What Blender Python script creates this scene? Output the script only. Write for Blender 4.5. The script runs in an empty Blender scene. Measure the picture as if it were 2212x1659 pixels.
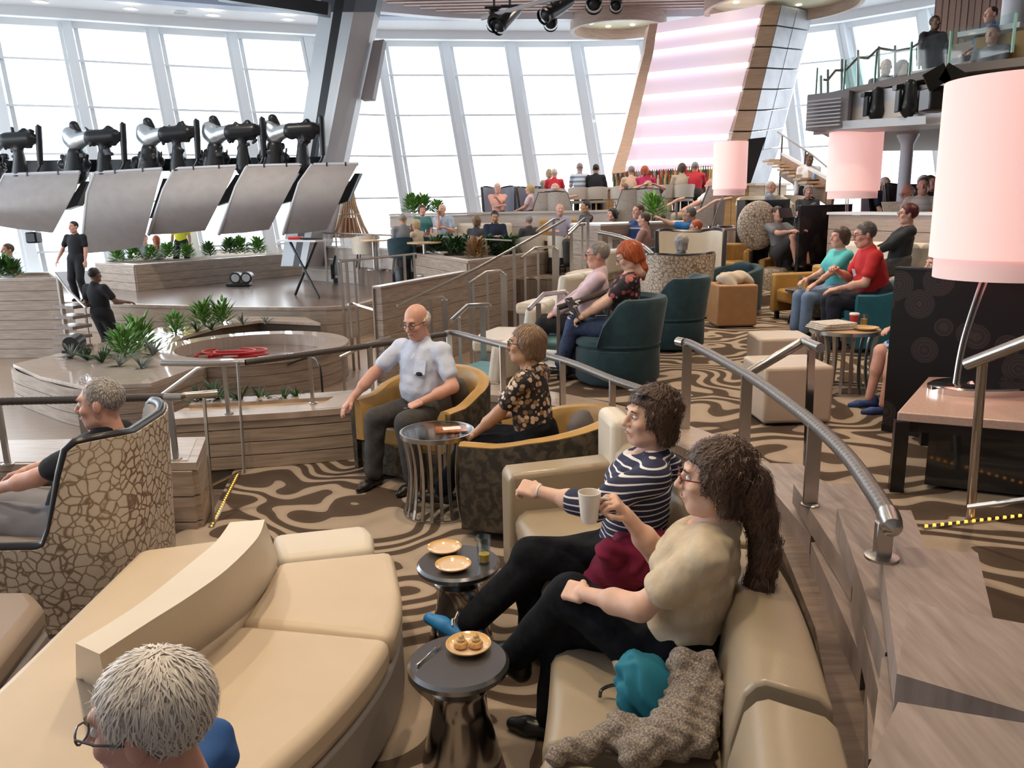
import bpy, bmesh, math, random
import numpy as np
from mathutils import Matrix, Vector
random.seed(7)
SC = bpy.context.scene
COL = SC.collection
PI = math.pi
# ---------------------------------------------------------------- camera
F_PX, PITCH, ROLL, EYE = 1720.0, math.radians(12.5), -0.02, 1.57
RCAM = Matrix.Rotation(PI / 2 - PITCH, 3, 'X') @ Matrix.Rotation(ROLL, 3, 'Z')
cam_d = bpy.data.cameras.new('camera')
cam_d.sensor_width = 36.0
cam_d.lens = F_PX / 2212.0 * 36.0
cam_d.clip_start = 0.05
cam = bpy.data.objects.new('camera', cam_d)
cam.matrix_world = Matrix.Translation((0, 0, EYE)) @ RCAM.to_4x4()
COL.objects.link(cam)
SC.camera = cam
# ---------------------------------------------------------------- sky, exposure
W = bpy.data.worlds.new('sky')
SC.world = W
W.use_nodes = True
_bg = W.node_tree.nodes['Background']
_bg.inputs[0].default_value = (0.86, 0.93, 1.0, 1)
_bg.inputs[1].default_value = 4.8
# hazy white sky above the horizon, duller sea below it
_wt = W.node_tree
_tc = _wt.nodes.new('ShaderNodeTexCoord')
_sx = _wt.nodes.new('ShaderNodeSeparateXYZ')
_rp = _wt.nodes.new('ShaderNodeValToRGB')
_rp.color_ramp.elements[0].position = .47
_rp.color_ramp.elements[0].color = (.32, .38, .42, 1)
_rp.color_ramp.elements[1].position = .53
_rp.color_ramp.elements[1].color = (.88, .94, 1.0, 1)
_ma = _wt.nodes.new('ShaderNodeMath')
_ma.operation = 'MULTIPLY_ADD'
_ma.inputs[1].default_value = .5
_ma.inputs[2].default_value = .5
_wt.links.new(_tc.outputs['Generated'], _sx.inputs[0])
_wt.links.new(_sx.outputs['Z'], _ma.inputs[0])
_wt.links.new(_ma.outputs[0], _rp.inputs[0])
_wt.links.new(_rp.outputs[0], _bg.inputs[0])
SC.view_settings.view_transform = 'Standard'
SC.view_settings.look = 'None'
SC.view_settings.gamma = 1
SC.view_settings.use_curve_mapping = False
SC.view_settings.exposure = 0.3


def _ray(px, py):
    return RCAM @ Vector(((px - 1106) / F_PX, -(py - 829.5) / F_PX, -1))


def G(px, py, z):            # the point of height z seen at a pixel of the photograph
    d = _ray(px, py)
    t = (z - EYE) / d.z
    return Vector((d.x * t, d.y * t, z))


def GY(px, py, y):           # the point at distance y seen at a pixel
    d = _ray(px, py)
    t = y / d.y
    return Vector((d.x * t, y, EYE + d.z * t))


# ---------------------------------------------------------------- materials
MATS = {}


def nodes_of(m):
    m.use_nodes = True
    nt = m.node_tree
    return nt, nt.nodes, nt.links, nt.nodes['Principled BSDF']


def M(name, col=None, rough=.6, metal=0., var=0., scale=8., stretch=(1, 1, 1), bump=0., bscale=None, emit=0., ecol=None, spec=None, alpha=None, sheen=0., coat=0.):
    if name in MATS:
        return MATS[name]
    m = bpy.data.materials.new(name)
    MATS[name] = m
    nt, N, L, b = nodes_of(m)
    b.inputs['Base Color'].default_value = (*col, 1)
    b.inputs['Roughness'].default_value = rough
    b.inputs['Metallic'].default_value = metal
    if spec is not None:
        b.inputs['Specular IOR Level'].default_value = spec
    if sheen:
        b.inputs['Sheen Weight'].default_value = sheen
    if coat:
        b.inputs['Coat Weight'].default_value = coat
        b.inputs['Coat Roughness'].default_value = .08
    if emit:
        b.inputs['Emission Color'].default_value = (*(ecol or col), 1)
        b.inputs['Emission Strength'].default_value = emit
    if alpha is not None:
        b.inputs['Alpha'].default_value = alpha
    if var or bump:
        tc = N.new('ShaderNodeTexCoord')
        mp = N.new('ShaderNodeMapping')
        mp.inputs['Scale'].default_value = stretch
        L.new(tc.outputs['Object'], mp.inputs[0])
        no = N.new('ShaderNodeTexNoise')
        no.inputs['Scale'].default_value = scale
        no.inputs['Detail'].default_value = 5
        L.new(mp.outputs[0], no.inputs['Vector'])
        if var:
            r = N.new('ShaderNodeValToRGB')
            r.color_ramp.elements[0].position = .3
            r.color_ramp.elements[1].position = .7
            r.color_ramp.elements[0].color = (*[max(0, c * (1 - var)) for c in col], 1)
            r.color_ramp.elements[1].color = (*[min(1, c * (1 + var)) for c in col], 1)
            L.new(no.outputs['Fac'], r.inputs[0])
            L.new(r.outputs[0], b.inputs['Base Color'])
        if bump:
            n2 = no
            if bscale:
                n2 = N.new('ShaderNodeTexNoise')
                n2.inputs['Scale'].default_value = bscale
                n2.inputs['Detail'].default_value = 3
                L.new(mp.outputs[0], n2.inputs['Vector'])
            bp = N.new('ShaderNodeBump')
            bp.inputs['Strength'].default_value = bump
            bp.inputs['Distance'].default_value = .01
            L.new(n2.outputs['Fac'], bp.inputs['Height'])
            L.new(bp.outputs[0], b.inputs['Normal'])
    return m


def mat_custom(name, fn):
    if name in MATS:
        return MATS[name]
    m = bpy.data.materials.new(name)
    MATS[name] = m
    nt, N, L, b = nodes_of(m)
    tc = N.new('ShaderNodeTexCoord')
    fn(nt, N, L, b, tc.outputs['Object'])
    return m


def ramp(N, L, src, stops, const=False):
    r = N.new('ShaderNodeValToRGB')
    if const:
        r.color_ramp.interpolation = 'CONSTANT'
    e = r.color_ramp.elements
    while len(e) < len(stops):
        e.new(.5)
    for i, (p, c) in enumerate(stops):
        e[i].position = p
        e[i].color = (*c, 1)
    L.new(src, r.inputs[0])
    return r.outputs[0]


def mth(N, L, op, a, b=None, c=None):
    n = N.new('ShaderNodeMath')
    n.operation = op
    for i, v in enumerate((a, b, c)):
        if v is None:
            continue
        if isinstance(v, (int, float)):
            n.inputs[i].default_value = v
        else:
            L.new(v, n.inputs[i])
    return n.outputs[0]


def noise(N, L, vec, scale, detail=2, dist=0.):
    n = N.new('ShaderNodeTexNoise')
    n.inputs['Scale'].default_value = scale
    n.inputs['Detail'].default_value = detail
    n.inputs['Distortion'].default_value = dist
    if vec is not None:
        L.new(vec, n.inputs['Vector'])
    return n.outputs['Fac']


def _zebra(nt, N, L, b, vec):
    sx = N.new('ShaderNodeSeparateXYZ')
    L.new(vec, sx.inputs[0])
    f = noise(N, L, vec, 1.05, 1.0, .6)
    f2 = noise(N, L, vec, 2.6, .5, .2)
    ph = mth(N, L, 'ADD', mth(N, L, 'MULTIPLY', sx.outputs[1], 16.), mth(N, L, 'ADD', mth(N, L, 'MULTIPLY', f, 50.), mth(N, L, 'MULTIPLY', f2, 8.)))
    s = mth(N, L, 'SINE', ph)
    k = noise(N, L, vec, 260, 1)
    s2 = mth(N, L, 'ADD', s, mth(N, L, 'MULTIPLY', mth(N, L, 'SUBTRACT', k, .5), .25))
    c = ramp(N, L, mth(N, L, 'MULTIPLY_ADD', s2, .5, .5), [(0., (.085, .06, .045)), (.49, (.10, .072, .055)), (.53, (.055, .04, .03)), (.57, (.36, .285, .225)), (1, (.41, .33, .26))])
    L.new(c, b.inputs['Base Color'])
    b.inputs['Roughness'].default_value = .95
    b.inputs['Specular IOR Level'].default_value = .1
    bp = N.new('ShaderNodeBump')
    bp.inputs['Strength'].default_value = .5
    bp.inputs['Distance'].default_value = .006
    L.new(mth(N, L, 'ADD', k, mth(N, L, 'MULTIPLY', s, .3)), bp.inputs['Height'])
    L.new(bp.outputs[0], b.inputs['Normal'])


CARPET = mat_custom('zebra_carpet', _zebra)


def wood(name, c1, c2, rough=.45, along=(1, 1, 14), sc=3.):
    def fn(nt, N, L, b, vec):
        mp = N.new('ShaderNodeMapping')
        mp.inputs['Scale'].default_value = along
        L.new(vec, mp.inputs[0])
        f = noise(N, L, mp.outputs[0], sc, 6, .3)
        L.new(ramp(N, L, f, [(.3, c1), (.7, c2)]), b.inputs['Base Color'])
        b.inputs['Roughness'].default_value = rough
    return mat_custom(name, fn)


WOOD = wood('greige_wood_veneer', (.27, .205, .16), (.44, .355, .29), .5)
WOODTOP = wood('greige_wood_top', (.35, .27, .22), (.49, .40, .335), .28, (2, 14, 1), 2.)
WOODBD = wood('taupe_wood_plank', (.25, .195, .175), (.38, .31, .285), .38, (14, 1.6, 1.6), 3.)
WOODWARM = wood('warm_wood', (.50, .33, .20), (.66, .47, .31), .4)
WOODDARK = wood('dark_stage_wood', (.15, .11, .09), (.24, .18, .15), .22, (2, 14, 1), 2.)
STEEL = M('brushed_steel', (.50, .48, .46), .28, 1., bump=.05, scale=60)
CHROME = M('chrome', (.75, .74, .73), .08, 1.)
DCHROME = M('smoked_chrome', (.34, .33, .33), .16, 1.)
BLACK = M('black_lacquer', (.012, .011, .012), .3)
BLACKMET = M('black_machine', (.02, .022, .026), .35, .3)
WHITE = M('white_paint', (.80, .81, .83), .5)
MULL = M('white_mullion', (.88, .90, .92), .5)
CREAM = M('cream_leather', (.60, .49, .365), .42, var=.04, scale=3, bump=.06, bscale=140)
CREAMW = M('ivory_leather', (.66, .60, .51), .42, var=.04, scale=3, bump=.06, bscale=140)
TAUPEL = M('champagne_leather', (.36, .29, .205), .30, var=.06, scale=3, bump=.07, bscale=140)
MUSTARD = M('mustard_leather', (.43, .25, .07), .45, var=.12, scale=5, bump=.1, bscale=90)
TEAL = M('dark_teal_velvet', (.012, .045, .062), .85, var=.2, scale=12, sheen=.12)
TEALL = M('light_teal_fabric', (.11, .26, .30), .7, var=.1)
SLATE = M('slate_cushion', (.10, .09, .095), .8, var=.15)
LEDW = M('amber_led', (1., .5, .08), .4, emit=3., ecol=(1., .38, .04))


def _crackle(nt, N, L, b, vec):
    n = N.new('ShaderNodeTexVoronoi')
    n.feature = 'DISTANCE_TO_EDGE'
    n.inputs['Scale'].default_value = 21
    no = N.new('ShaderNodeTexNoise')
    no.inputs['Scale'].default_value = 9
    mx = N.new('ShaderNodeMixRGB')
    mx.inputs[0].default_value = .06
    L.new(vec, no.inputs['Vector'])
    L.new(vec, mx.inputs[1])
    L.new(no.outputs['Color'], mx.inputs[2])
    L.new(mx.outputs[0], n.inputs['Vector'])
    big = noise(N, L, vec, 4., 3)
    d = mth(N, L, 'ADD', n.outputs['Distance'], mth(N, L, 'MULTIPLY', mth(N, L, 'SUBTRACT', big, .5), .16))
    L.new(ramp(N, L, d, [(0., (.19, .13, .09)), (.04, (.24, .18, .125)), (.12, (.56, .49, .41)), (1, (.62, .56, .49))]), b.inputs['Base Color'])
    b.inputs['Roughness'].default_value = .45


CRACK = mat_custom('crackle_print_fabric', _crackle)


def _darkpat(nt, N, L, b, vec):
    f = noise(N, L, vec, 17, 5, .5)
    L.new(ramp(N, L, f, [(.45, (.030, .024, .018)), (.58, (.085, .066, .045)), (.75, (.12, .09, .055))]), b.inputs['Base Color'])
    b.inputs['Roughness'].default_value = .7


DARKPAT = mat_custom('dark_mottled_fabric', _darkpat)


def _rings(nt, N, L, b, vec):
    n = N.new('ShaderNodeTexVoronoi')
    n.inputs['Scale'].default_value = 4.2
    n.inputs['Randomness'].default_value = .85
    L.new(vec, n.inputs['Vector'])
    d = n.outputs['Distance']
    s = mth(N, L, 'SINE', mth(N, L, 'MULTIPLY', d, 95))
    inside = mth(N, L, 'LESS_THAN', d, .42)
    core = mth(N, L, 'LESS_THAN', d, .05)
    v = mth(N, L, 'MULTIPLY', mth(N, L, 'MULTIPLY_ADD', s, .22, .62), inside)
    v2 = mth(N, L, 'SUBTRACT', v, mth(N, L, 'MULTIPLY', core, .6))
    L.new(ramp(N, L, v2, [(0., (.010, .008, .008)), (.4, (.022, .017, .016)), (.9, (.042, .033, .031))]), b.inputs['Base Color'])
    b.inputs['Roughness'].default_value = .5
    b.inputs['Specular IOR Level'].default_value = .2


RINGS = mat_custom('dark_ring_print_panel', _rings)


def stripes(name, axis, freq, stops, warp=.15):
    def fn(nt, N, L, b, vec):
        sx = N.new('ShaderNodeSeparateXYZ')
        L.new(vec, sx.inputs[0])
        w = noise(N, L, vec, 5, 2)
        v = mth(N, L, 'FRACT', mth(N, L, 'ADD', mth(N, L, 'MULTIPLY', sx.outputs[axis], freq), mth(N, L, 'MULTIPLY', w, warp * 4)))
        L.new(ramp(N, L, v, stops, True), b.inputs['Base Color'])
        b.inputs['Roughness'].default_value = .85
    return mat_custom(name, fn)


def spots(name, bg, cols, scale=26, thr=.42):
    def fn(nt, N, L, b, vec):
        n = N.new('ShaderNodeTexVoronoi')
        n.inputs['Scale'].default_value = scale
        L.new(vec, n.inputs['Vector'])
        d = mth(N, L, 'LESS_THAN', n.outputs['Distance'], thr)
        sx = N.new('ShaderNodeSeparateXYZ')
        L.new(n.outputs['Color'], sx.inputs[0])
        c = ramp(N, L, sx.outputs[0], [(i / len(cols), q) for i, q in enumerate(cols)], True)
        mx = N.new('ShaderNodeMixRGB')
        L.new(d, mx.inputs[0])
        mx.inputs[1].default_value = (*bg, 1)
        L.new(c, mx.inputs[2])
        L.new(mx.outputs[0], b.inputs['Base Color'])
        b.inputs['Roughness'].default_value = .85
    return mat_custom(name, fn)


def glass_mat(name, col=(1, 1, 1), fac=.12, rough=.03):
    if name in MATS:
        return MATS[name]
    m = bpy.data.materials.new(name)
    MATS[name] = m
    m.use_nodes = True
    nt = m.node_tree
    N, L = nt.nodes, nt.links
    N.clear()
    o = N.new('ShaderNodeOutputMaterial')
    mix = N.new('ShaderNodeMixShader')
    t = N.new('ShaderNodeBsdfTransparent')
    g = N.new('ShaderNodeBsdfGlossy')
    t.inputs[0].default_value = (*col, 1)
    g.inputs[1].default_value = rough
    mix.inputs[0].default_value = fac
    L.new(t.outputs[0], mix.inputs[1])
    L.new(g.outputs[0], mix.inputs[2])
    L.new(mix.outputs[0], o.inputs[0])
    return m


PANE = glass_mat('window_glass', (1, 1, 1), .04)
RGLASS = glass_mat('rail_glass', (.74, .86, .82), .06)
TGLASS = glass_mat('table_glass', (.80, .85, .84), .32)
TUMBLER = glass_mat('blue_plastic', (.86, .93, .99), .12, .1)
FLUTE = glass_mat('clear_glass', (.93, .95, .96), .15)


# ---------------------------------------------------------------- mesh building
def link(o, parent=None):
    COL.objects.link(o)
    if parent is not None:
        o.parent = parent
    return o


def tag(o, label=None, cat=None, group=None, kind=None):
    if label:
        o['label'] = label
    if cat:
        o['category'] = cat
    if group:
        o['group'] = group
    if kind:
        o['kind'] = kind
    return o


def E(name, loc=(0, 0, 0), rz=0., label=None, cat=None, group=None, kind=None):
    o = bpy.data.objects.new(name, None)
    o.empty_display_size = .05
    o.location = loc
    o.rotation_euler = (0, 0, rz)
    link(o)
    return tag(o, label, cat, group, kind)


def obj(name, me, mat=None, parent=None):
    o = bpy.data.objects.new(name, me)
    if mat is not None and not me.materials:
        me.materials.append(mat)
    return link(o, parent)


class MB:
    def __init__(s):
        s.v, s.f = [], []

    def add(s, v, f):
        n = len(s.v)
        s.v += [tuple(p) for p in v]
        s.f += [tuple(i + n for i in q) for q in f]
        return s

    def box(s, c, d, rz=0., rx=0., ry=0.):
        m = Matrix.Rotation(rz, 3, 'Z') @ Matrix.Rotation(ry, 3, 'Y') @ Matrix.Rotation(rx, 3, 'X')
        c = Vector(c)
        v = [c + m @ Vector((x * d[0] / 2, y * d[1] / 2, z * d[2] / 2)) for x in (-1, 1) for y in (-1, 1) for z in (-1, 1)]
        return s.add(v, [(0, 1, 3, 2), (4, 6, 7, 5), (0, 4, 5, 1), (2, 3, 7, 6), (0, 2, 6, 4), (1, 5, 7, 3)])

    def prism(s, poly, z0, z1):
        a = sum(poly[i][0] * poly[(i + 1) % len(poly)][1] - poly[(i + 1) % len(poly)][0] * poly[i][1] for i in range(len(poly)))
        if a < 0:
            poly = poly[::-1]
        n = len(poly)
        v = [(p[0], p[1], z0) for p in poly] + [(p[0], p[1], z1) for p in poly]
        return s.add(v, [tuple(range(n))[::-1], tuple(range(n, 2 * n))] + [(i, (i + 1) % n, n + (i + 1) % n, n + i) for i in range(n)])

    def loft(s, a, b):       # two polygons of the same length joined as a solid
        n = len(a)
        return s.add(list(a) + list(b), [tuple(range(n))[::-1], tuple(range(n, 2 * n))] + [(i, (i + 1) % n, n + (i + 1) % n, n + i) for i in range(n)])

    def rings(s, rs, closed=False, cap=True, wrap=True):
        n = len(rs[0])
        v = [p for r in rs for p in r]
        f = []
        m = len(rs)
        for i in range(m if closed else m - 1):
            j = (i + 1) % m
            for k in range(n if wrap else n - 1):
                l = (k + 1) % n
                f.append((i * n + k, i * n + l, j * n + l, j * n + k))
        if cap and not closed and wrap:
            f.append(tuple(range(n))[::-1])
            f.append(tuple((m - 1) * n + k for k in range(n)))
        return s.add(v, f)

    def tube(s, pts, r, n=8, closed=False, cap=True):
        pts = [Vector(p) for p in pts]
        m = len(pts)
        rs = []
        rr = r if isinstance(r, (list, tuple)) else [r] * m
        pn = None
        for i, p in enumerate(pts):
            a = pts[i - 1] if (i > 0 or closed) else p
            b = pts[(i + 1) % m] if (i < m - 1 or closed) else p
            t = (b - a)
            t = t.normalized() if t.length > 1e-9 else Vector((0, 0, 1))
            if pn is None:
                ref = Vector((0, 0, 1)) if abs(t.z) < .9 else Vector((1, 0, 0))
                pn = ref.cross(t).normalized()
            else:
                pn = (pn - t * pn.dot(t))
                pn = pn.normalized() if pn.length > 1e-6 else t.orthogonal().normalized()
            q = t.cross(pn)
            rs.append([p + (pn * math.cos(k * 2 * PI / n) + q * math.sin(k * 2 * PI / n)) * rr[i] for k in range(n)])
        return s.rings(rs, closed, cap)

    def lathe(s, prof, c=(0, 0, 0), n=24, sx=1., sy=1., cap=True):
        c = Vector(c)
        rs = [[c + Vector((r * sx * math.cos(k * 2 * PI / n), r * sy * math.sin(k * 2 * PI / n), z)) for k in range(n)] for r, z in prof]
        return s.rings(rs, False, cap)

    def strip(s, path, prof, closed=False):   # section (offset to the right, z) swept along a plan path
        rs = []
        m = len(path)
        for i in range(m):
            p = Vector((path[i][0], path[i][1], 0))
            a = Vector((*path[i - 1][:2], 0)) if (i > 0 or closed) else p
            b = Vector((*path[(i + 1) % m][:2], 0)) if (i < m - 1 or closed) else p
            t = (b - a).normalized()
            nr = Vector((t.y, -t.x, 0))
            z0 = path[i][2] if len(path[i]) > 2 else 0
            pf = prof(i / (m - 1)) if callable(prof) else prof
            rs.append([p + nr * o + Vector((0, 0, z + z0)) for o, z in pf])
        return s.rings(rs, closed)

    def mesh(s, name='m', smooth=False, fix=True):
        me = bpy.data.meshes.new(name)
        me.from_pydata([tuple(p) for p in s.v], [], s.f)
        if fix:
            bm = bmesh.new()
            bm.from_mesh(me)
            bmesh.ops.recalc_face_normals(bm, faces=bm.faces)
            bm.to_mesh(me)
            bm.free()
        if smooth:
            me.polygons.foreach_set('use_smooth', [True] * len(me.polygons))
        me.update()
        return me

    def build(s, name, mat, parent=None, smooth=False, bevel=0., seg=2, sub=0):
        o = obj(name, s.mesh(name, smooth or sub > 0 or bevel > 0), mat, parent)
        if bevel:
            b = o.modifiers.new('bevel', 'BEVEL')
            b.width = bevel
            b.segments = seg
            b.limit_method = 'ANGLE'
            b.angle_limit = math.radians(40)
            b.harden_normals = False
            _auto(o)
        elif smooth:
            _auto(o)
        if sub:
            q = o.modifiers.new('sub', 'SUBSURF')
            q.levels = q.render_levels = sub
        return o


def _auto(o, ang=40):
    me = o.data
    bm = bmesh.new()
    bm.from_mesh(me)
    lim = math.radians(ang)
    for e in bm.edges:
        e.smooth = not (len(e.link_faces) == 2 and e.calc_face_angle(0) > lim)
    bm.to_mesh(me)
    bm.free()


def struct(o):
    o['kind'] = 'structure'
    return o


def arc(c, r, a0, a1, n):
    return [(c[0] + r * math.cos(math.radians(a0 + (a1 - a0) * i / n)), c[1] + r * math.sin(math.radians(a0 + (a1 - a0) * i / n))) for i in range(n + 1)]


def spline(pts, n=8):        # Catmull-Rom through the points
    P = [Vector(p) for p in pts]
    out = []
    for i in range(len(P) - 1):
        a, b, c, d = P[max(i - 1, 0)], P[i], P[i + 1], P[min(i + 2, len(P) - 1)]
        for k in range(n):
            t = k / n
            out.append(.5 * ((2 * b) + (c - a) * t + (2 * a - 5 * b + 4 * c - d) * t * t + (3 * b - a - 3 * c + d) * t ** 3))
    out.append(P[-1])
    return out


def copy_tree(o, loc=None, rz=None, parent=None, **t):
    c = o.copy()
    link(c, parent)
    if loc is not None:
        c.location = loc
    if rz is not None:
        c.rotation_euler = (0, 0, rz)
    tag(c, t.get('label'), t.get('cat'), t.get('group'))
    for ch in o.children:
        copy_tree(ch, parent=c)
    return c


# ---------------------------------------------------------------- smooth implicit solids
class SDF:
    def __init__(s):
        s.p = []

    def cone(s, a, b, ra, rb, k=.03, sub=False):
        s.p.append(('c', np.array(a, float), np.array(b, float), ra, rb, k, sub))
        return s

    def ell(s, c, r, R=None, k=.03, sub=False):
        s.p.append(('e', np.array(c, float), np.array(r, float), None if R is None else np.array(R, float), 0, k, sub))
        return s

    def box(s, c, h, R=None, rr=.01, k=.02, sub=False):
        s.p.append(('b', np.array(c, float), np.array(h, float), None if R is None else np.array(R, float), rr, k, sub))
        return s

    def chain(s, pts, rad, k=.02):
        for i in range(len(pts) - 1):
            s.cone(pts[i], pts[i + 1], rad[i], rad[i + 1], k)
        return s

    def bbox(s):
        lo, hi = [], []
        for p in s.p:
            if p[6]:
                continue
            l, h = s._bb(p)
            lo.append(l)
            hi.append(h)
        return np.min(lo, 0), np.max(hi, 0)

    @staticmethod
    def _bb(p):
        if p[0] == 'c':
            return np.minimum(p[1] - p[3], p[2] - p[4]), np.maximum(p[1] + p[3], p[2] + p[4])
        r = p[2] + (p[4] if p[0] == 'b' else 0)
        if p[3] is not None:
            r = np.abs(p[3]) @ r
        return p[1] - r, p[1] + r

    def mesh(s, name, v, fold=None, smooth=True):
        lo, hi = s.bbox()
        lo = lo - 3 * v
        hi = hi + 3 * v
        n = np.ceil((hi - lo) / v).astype(int) + 1
        D = np.full(n, .3, np.float32)
        ax = [lo[i] + v * np.arange(n[i]) for i in range(3)]
        for p in s.p:
            l, h = s._bb(p)
            m = p[5] + 2 * v
            i0 = np.clip(np.floor((l - m - lo) / v).astype(int), 0, n)
            i1 = np.clip(np.ceil((h + m - lo) / v).astype(int) + 1, 0, n)
            if np.any(i1 <= i0):
                continue
            X = ax[0][i0[0]:i1[0]][:, None, None]
            Y = ax[1][i0[1]:i1[1]][None, :, None]
            Z = ax[2][i0[2]:i1[2]][None, None, :]
            if p[0] == 'c':
                a, b = p[1], p[2]
                ab = b - a
                L2 = max(ab @ ab, 1e-9)
                t = np.clip(((X - a[0]) * ab[0] + (Y - a[1]) * ab[1] + (Z - a[2]) * ab[2]) / L2, 0, 1)
                d = np.sqrt((X - a[0] - t * ab[0]) ** 2 + (Y - a[1] - t * ab[1]) ** 2 + (Z - a[2] - t * ab[2]) ** 2) - (p[3] + (p[4] - p[3]) * t)
            else:
                x, y, z = X - p[1][0], Y - p[1][1], Z - p[1][2]
                if p[3] is not None:
                    Rm = p[3]
                    x, y, z = [x * Rm[0, i] + y * Rm[1, i] + z * Rm[2, i] for i in range(3)]
                if p[0] == 'e':
                    r = p[2]
                    k0 = np.sqrt((x / r[0]) ** 2 + (y / r[1]) ** 2 + (z / r[2]) ** 2)
                    k1 = np.sqrt((x / r[0] ** 2) ** 2 + (y / r[1] ** 2) ** 2 + (z / r[2] ** 2) ** 2) + 1e-9
                    d = k0 * (k0 - 1) / k1
                else:
                    r = p[2]
                    qx, qy, qz = np.abs(x) - r[0], np.abs(y) - r[1], np.abs(z) - r[2]
                    d = np.sqrt(np.maximum(qx, 0) ** 2 + np.maximum(qy, 0) ** 2 + np.maximum(qz, 0) ** 2) + np.minimum(np.maximum(qx, np.maximum(qy, qz)), 0) - p[4]
            sl = tuple(slice(i0[i], i1[i]) for i in range(3))
            A = D[sl]
            k = max(p[5], 1e-4)
            if p[6]:
                B = -d
                hh = np.maximum(k - np.abs(A - B), 0) / k
                D[sl] = np.maximum(A, B) + hh * hh * k * .25
            else:
                hh = np.maximum(k - np.abs(A - d), 0) / k
                D[sl] = np.minimum(A, d) - hh * hh * k * .25
        if fold is not None:
            D = D + fold(ax[0][:, None, None], ax[1][None, :, None], ax[2][None, None, :]).astype(np.float32)
        return surfnet(D, lo, v, name, smooth)


_CO = np.array([(0, 0, 0), (1, 0, 0), (0, 1, 0), (1, 1, 0), (0, 0, 1), (1, 0, 1), (0, 1, 1), (1, 1, 1)])
_ED = [(0, 1), (2, 3), (4, 5), (6, 7), (0, 2), (1, 3), (4, 6), (5, 7), (0, 4), (1, 5), (2, 6), (3, 7)]


def surfnet(D, lo, v, name, smooth=True):
    S = D < 0
    n = np.array(D.shape)
    cnt = np.zeros(n - 1, np.int8)
    for o in _CO:
        cnt += S[o[0]:o[0] + n[0] - 1, o[1]:o[1] + n[1] - 1, o[2]:o[2] + n[2] - 1]
    act = (cnt > 0) & (cnt < 8)
    I = np.argwhere(act)
    vals = np.stack([D[I[:, 0] + o[0], I[:, 1] + o[1], I[:, 2] + o[2]] for o in _CO], 1)
    acc = np.zeros((len(I), 3))
    w = np.zeros(len(I))
    for a, b in _ED:
        va, vb = vals[:, a], vals[:, b]
        cr = (va < 0) != (vb < 0)
        t = np.where(cr, va / np.where(cr, va - vb, 1), 0)
        acc += np.where(cr[:, None], _CO[a] + t[:, None] * (_CO[b] - _CO[a]), 0)
        w += cr
    P = lo + v * (I + acc / w[:, None])
    ID = np.full(n - 1, -1, np.int64)
    ID[tuple(I.T)] = np.arange(len(I))
    Q = []
    for axn in range(3):
        b, c = (axn + 1) % 3, (axn + 2) % 3
        s0 = [slice(None)] * 3
        s1 = [slice(None)] * 3
        s0[axn] = slice(0, -1)
        s1[axn] = slice(1, None)
        A, B = S[tuple(s0)], S[tuple(s1)]
        J = np.argwhere(A != B)
        J = J[(J[:, b] > 0) & (J[:, c] > 0) & (J[:, b] < n[b] - 1) & (J[:, c] < n[c] - 1)]
        eb = np.zeros(3, int)
        eb[b] = 1
        ec = np.zeros(3, int)
        ec[c] = 1
        q = np.stack([ID[tuple((J - eb - ec).T)], ID[tuple((J - ec).T)], ID[tuple(J.T)], ID[tuple((J - eb).T)]], 1)
        ins = A[tuple(J.T)]
        q[~ins] = q[~ins][:, ::-1]
        Q.append(q)
    Q = np.concatenate(Q)
    Q = Q[(Q >= 0).all(1)]
    return np_mesh(name, P, Q, smooth)


def np_mesh(name, P, Q, smooth=True):
    me = bpy.data.meshes.new(name)
    me.vertices.add(len(P))
    me.vertices.foreach_set('co', np.asarray(P, np.float32).ravel())
    me.loops.add(len(Q) * 4)
    me.loops.foreach_set('vertex_index', np.asarray(Q, np.int32).ravel())
    me.polygons.add(len(Q))
    me.polygons.foreach_set('loop_start', np.arange(len(Q), dtype=np.int32) * 4)
    me.polygons.foreach_set('use_smooth', np.full(len(Q), smooth))
    me.update(calc_edges=True)
    return me


def me_arrays(me):
    P = np.empty(len(me.vertices) * 3, np.float32)
    me.vertices.foreach_get('co', P)
    Q = np.empty(len(me.loops), np.int32)
    me.loops.foreach_get('vertex_index', Q)
    return P.reshape(-1, 3), Q.reshape(-1, 4)
# ================================================================ lights of the room
def area(loc, size, power, col, rot=(0, 0, 0), parent=None, name='lamp_light'):
    l = bpy.data.lights.new(name, 'AREA')
    l.shape = 'DISK'
    l.size = size
    l.energy = power
    l.color = col
    o = bpy.data.objects.new(name, l)
    o.location = loc
    o.rotation_euler = rot
    return link(o, parent)


ZC = 7.35      # ceiling height above the camera's floor
A0, B0, ST, C0, T1, T2, BAR = 0., -.45, -.3, -.95, .15, .9, .95
RIMM = M('downlight_rim', (.85, .85, .86), .4)
GLOW = M('downlight_lens', (1, .9, .75), .4, emit=9., ecol=(1, .86, .66))


def downlight(loc, r, power, label, spread=150, group='round downlights in the ceiling', col=(1., .80, .56)):
    o = E('downlight', loc, 0, label, 'downlight', group)
    MB().lathe([(r * .7, -.005), (r, -.015), (r * 1.08, 0), (r * .75, .01)], n=20, cap=False).build('rim', RIMM, o, True)
    MB().lathe([(.001, .004), (r * .7, .004)], n=20, cap=False).build('lens', GLOW, o)
    if power:
        a = area((0, 0, -.04), r * 1.4, power, col, parent=o)
        a.data.spread = math.radians(spread)
    return o


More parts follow.
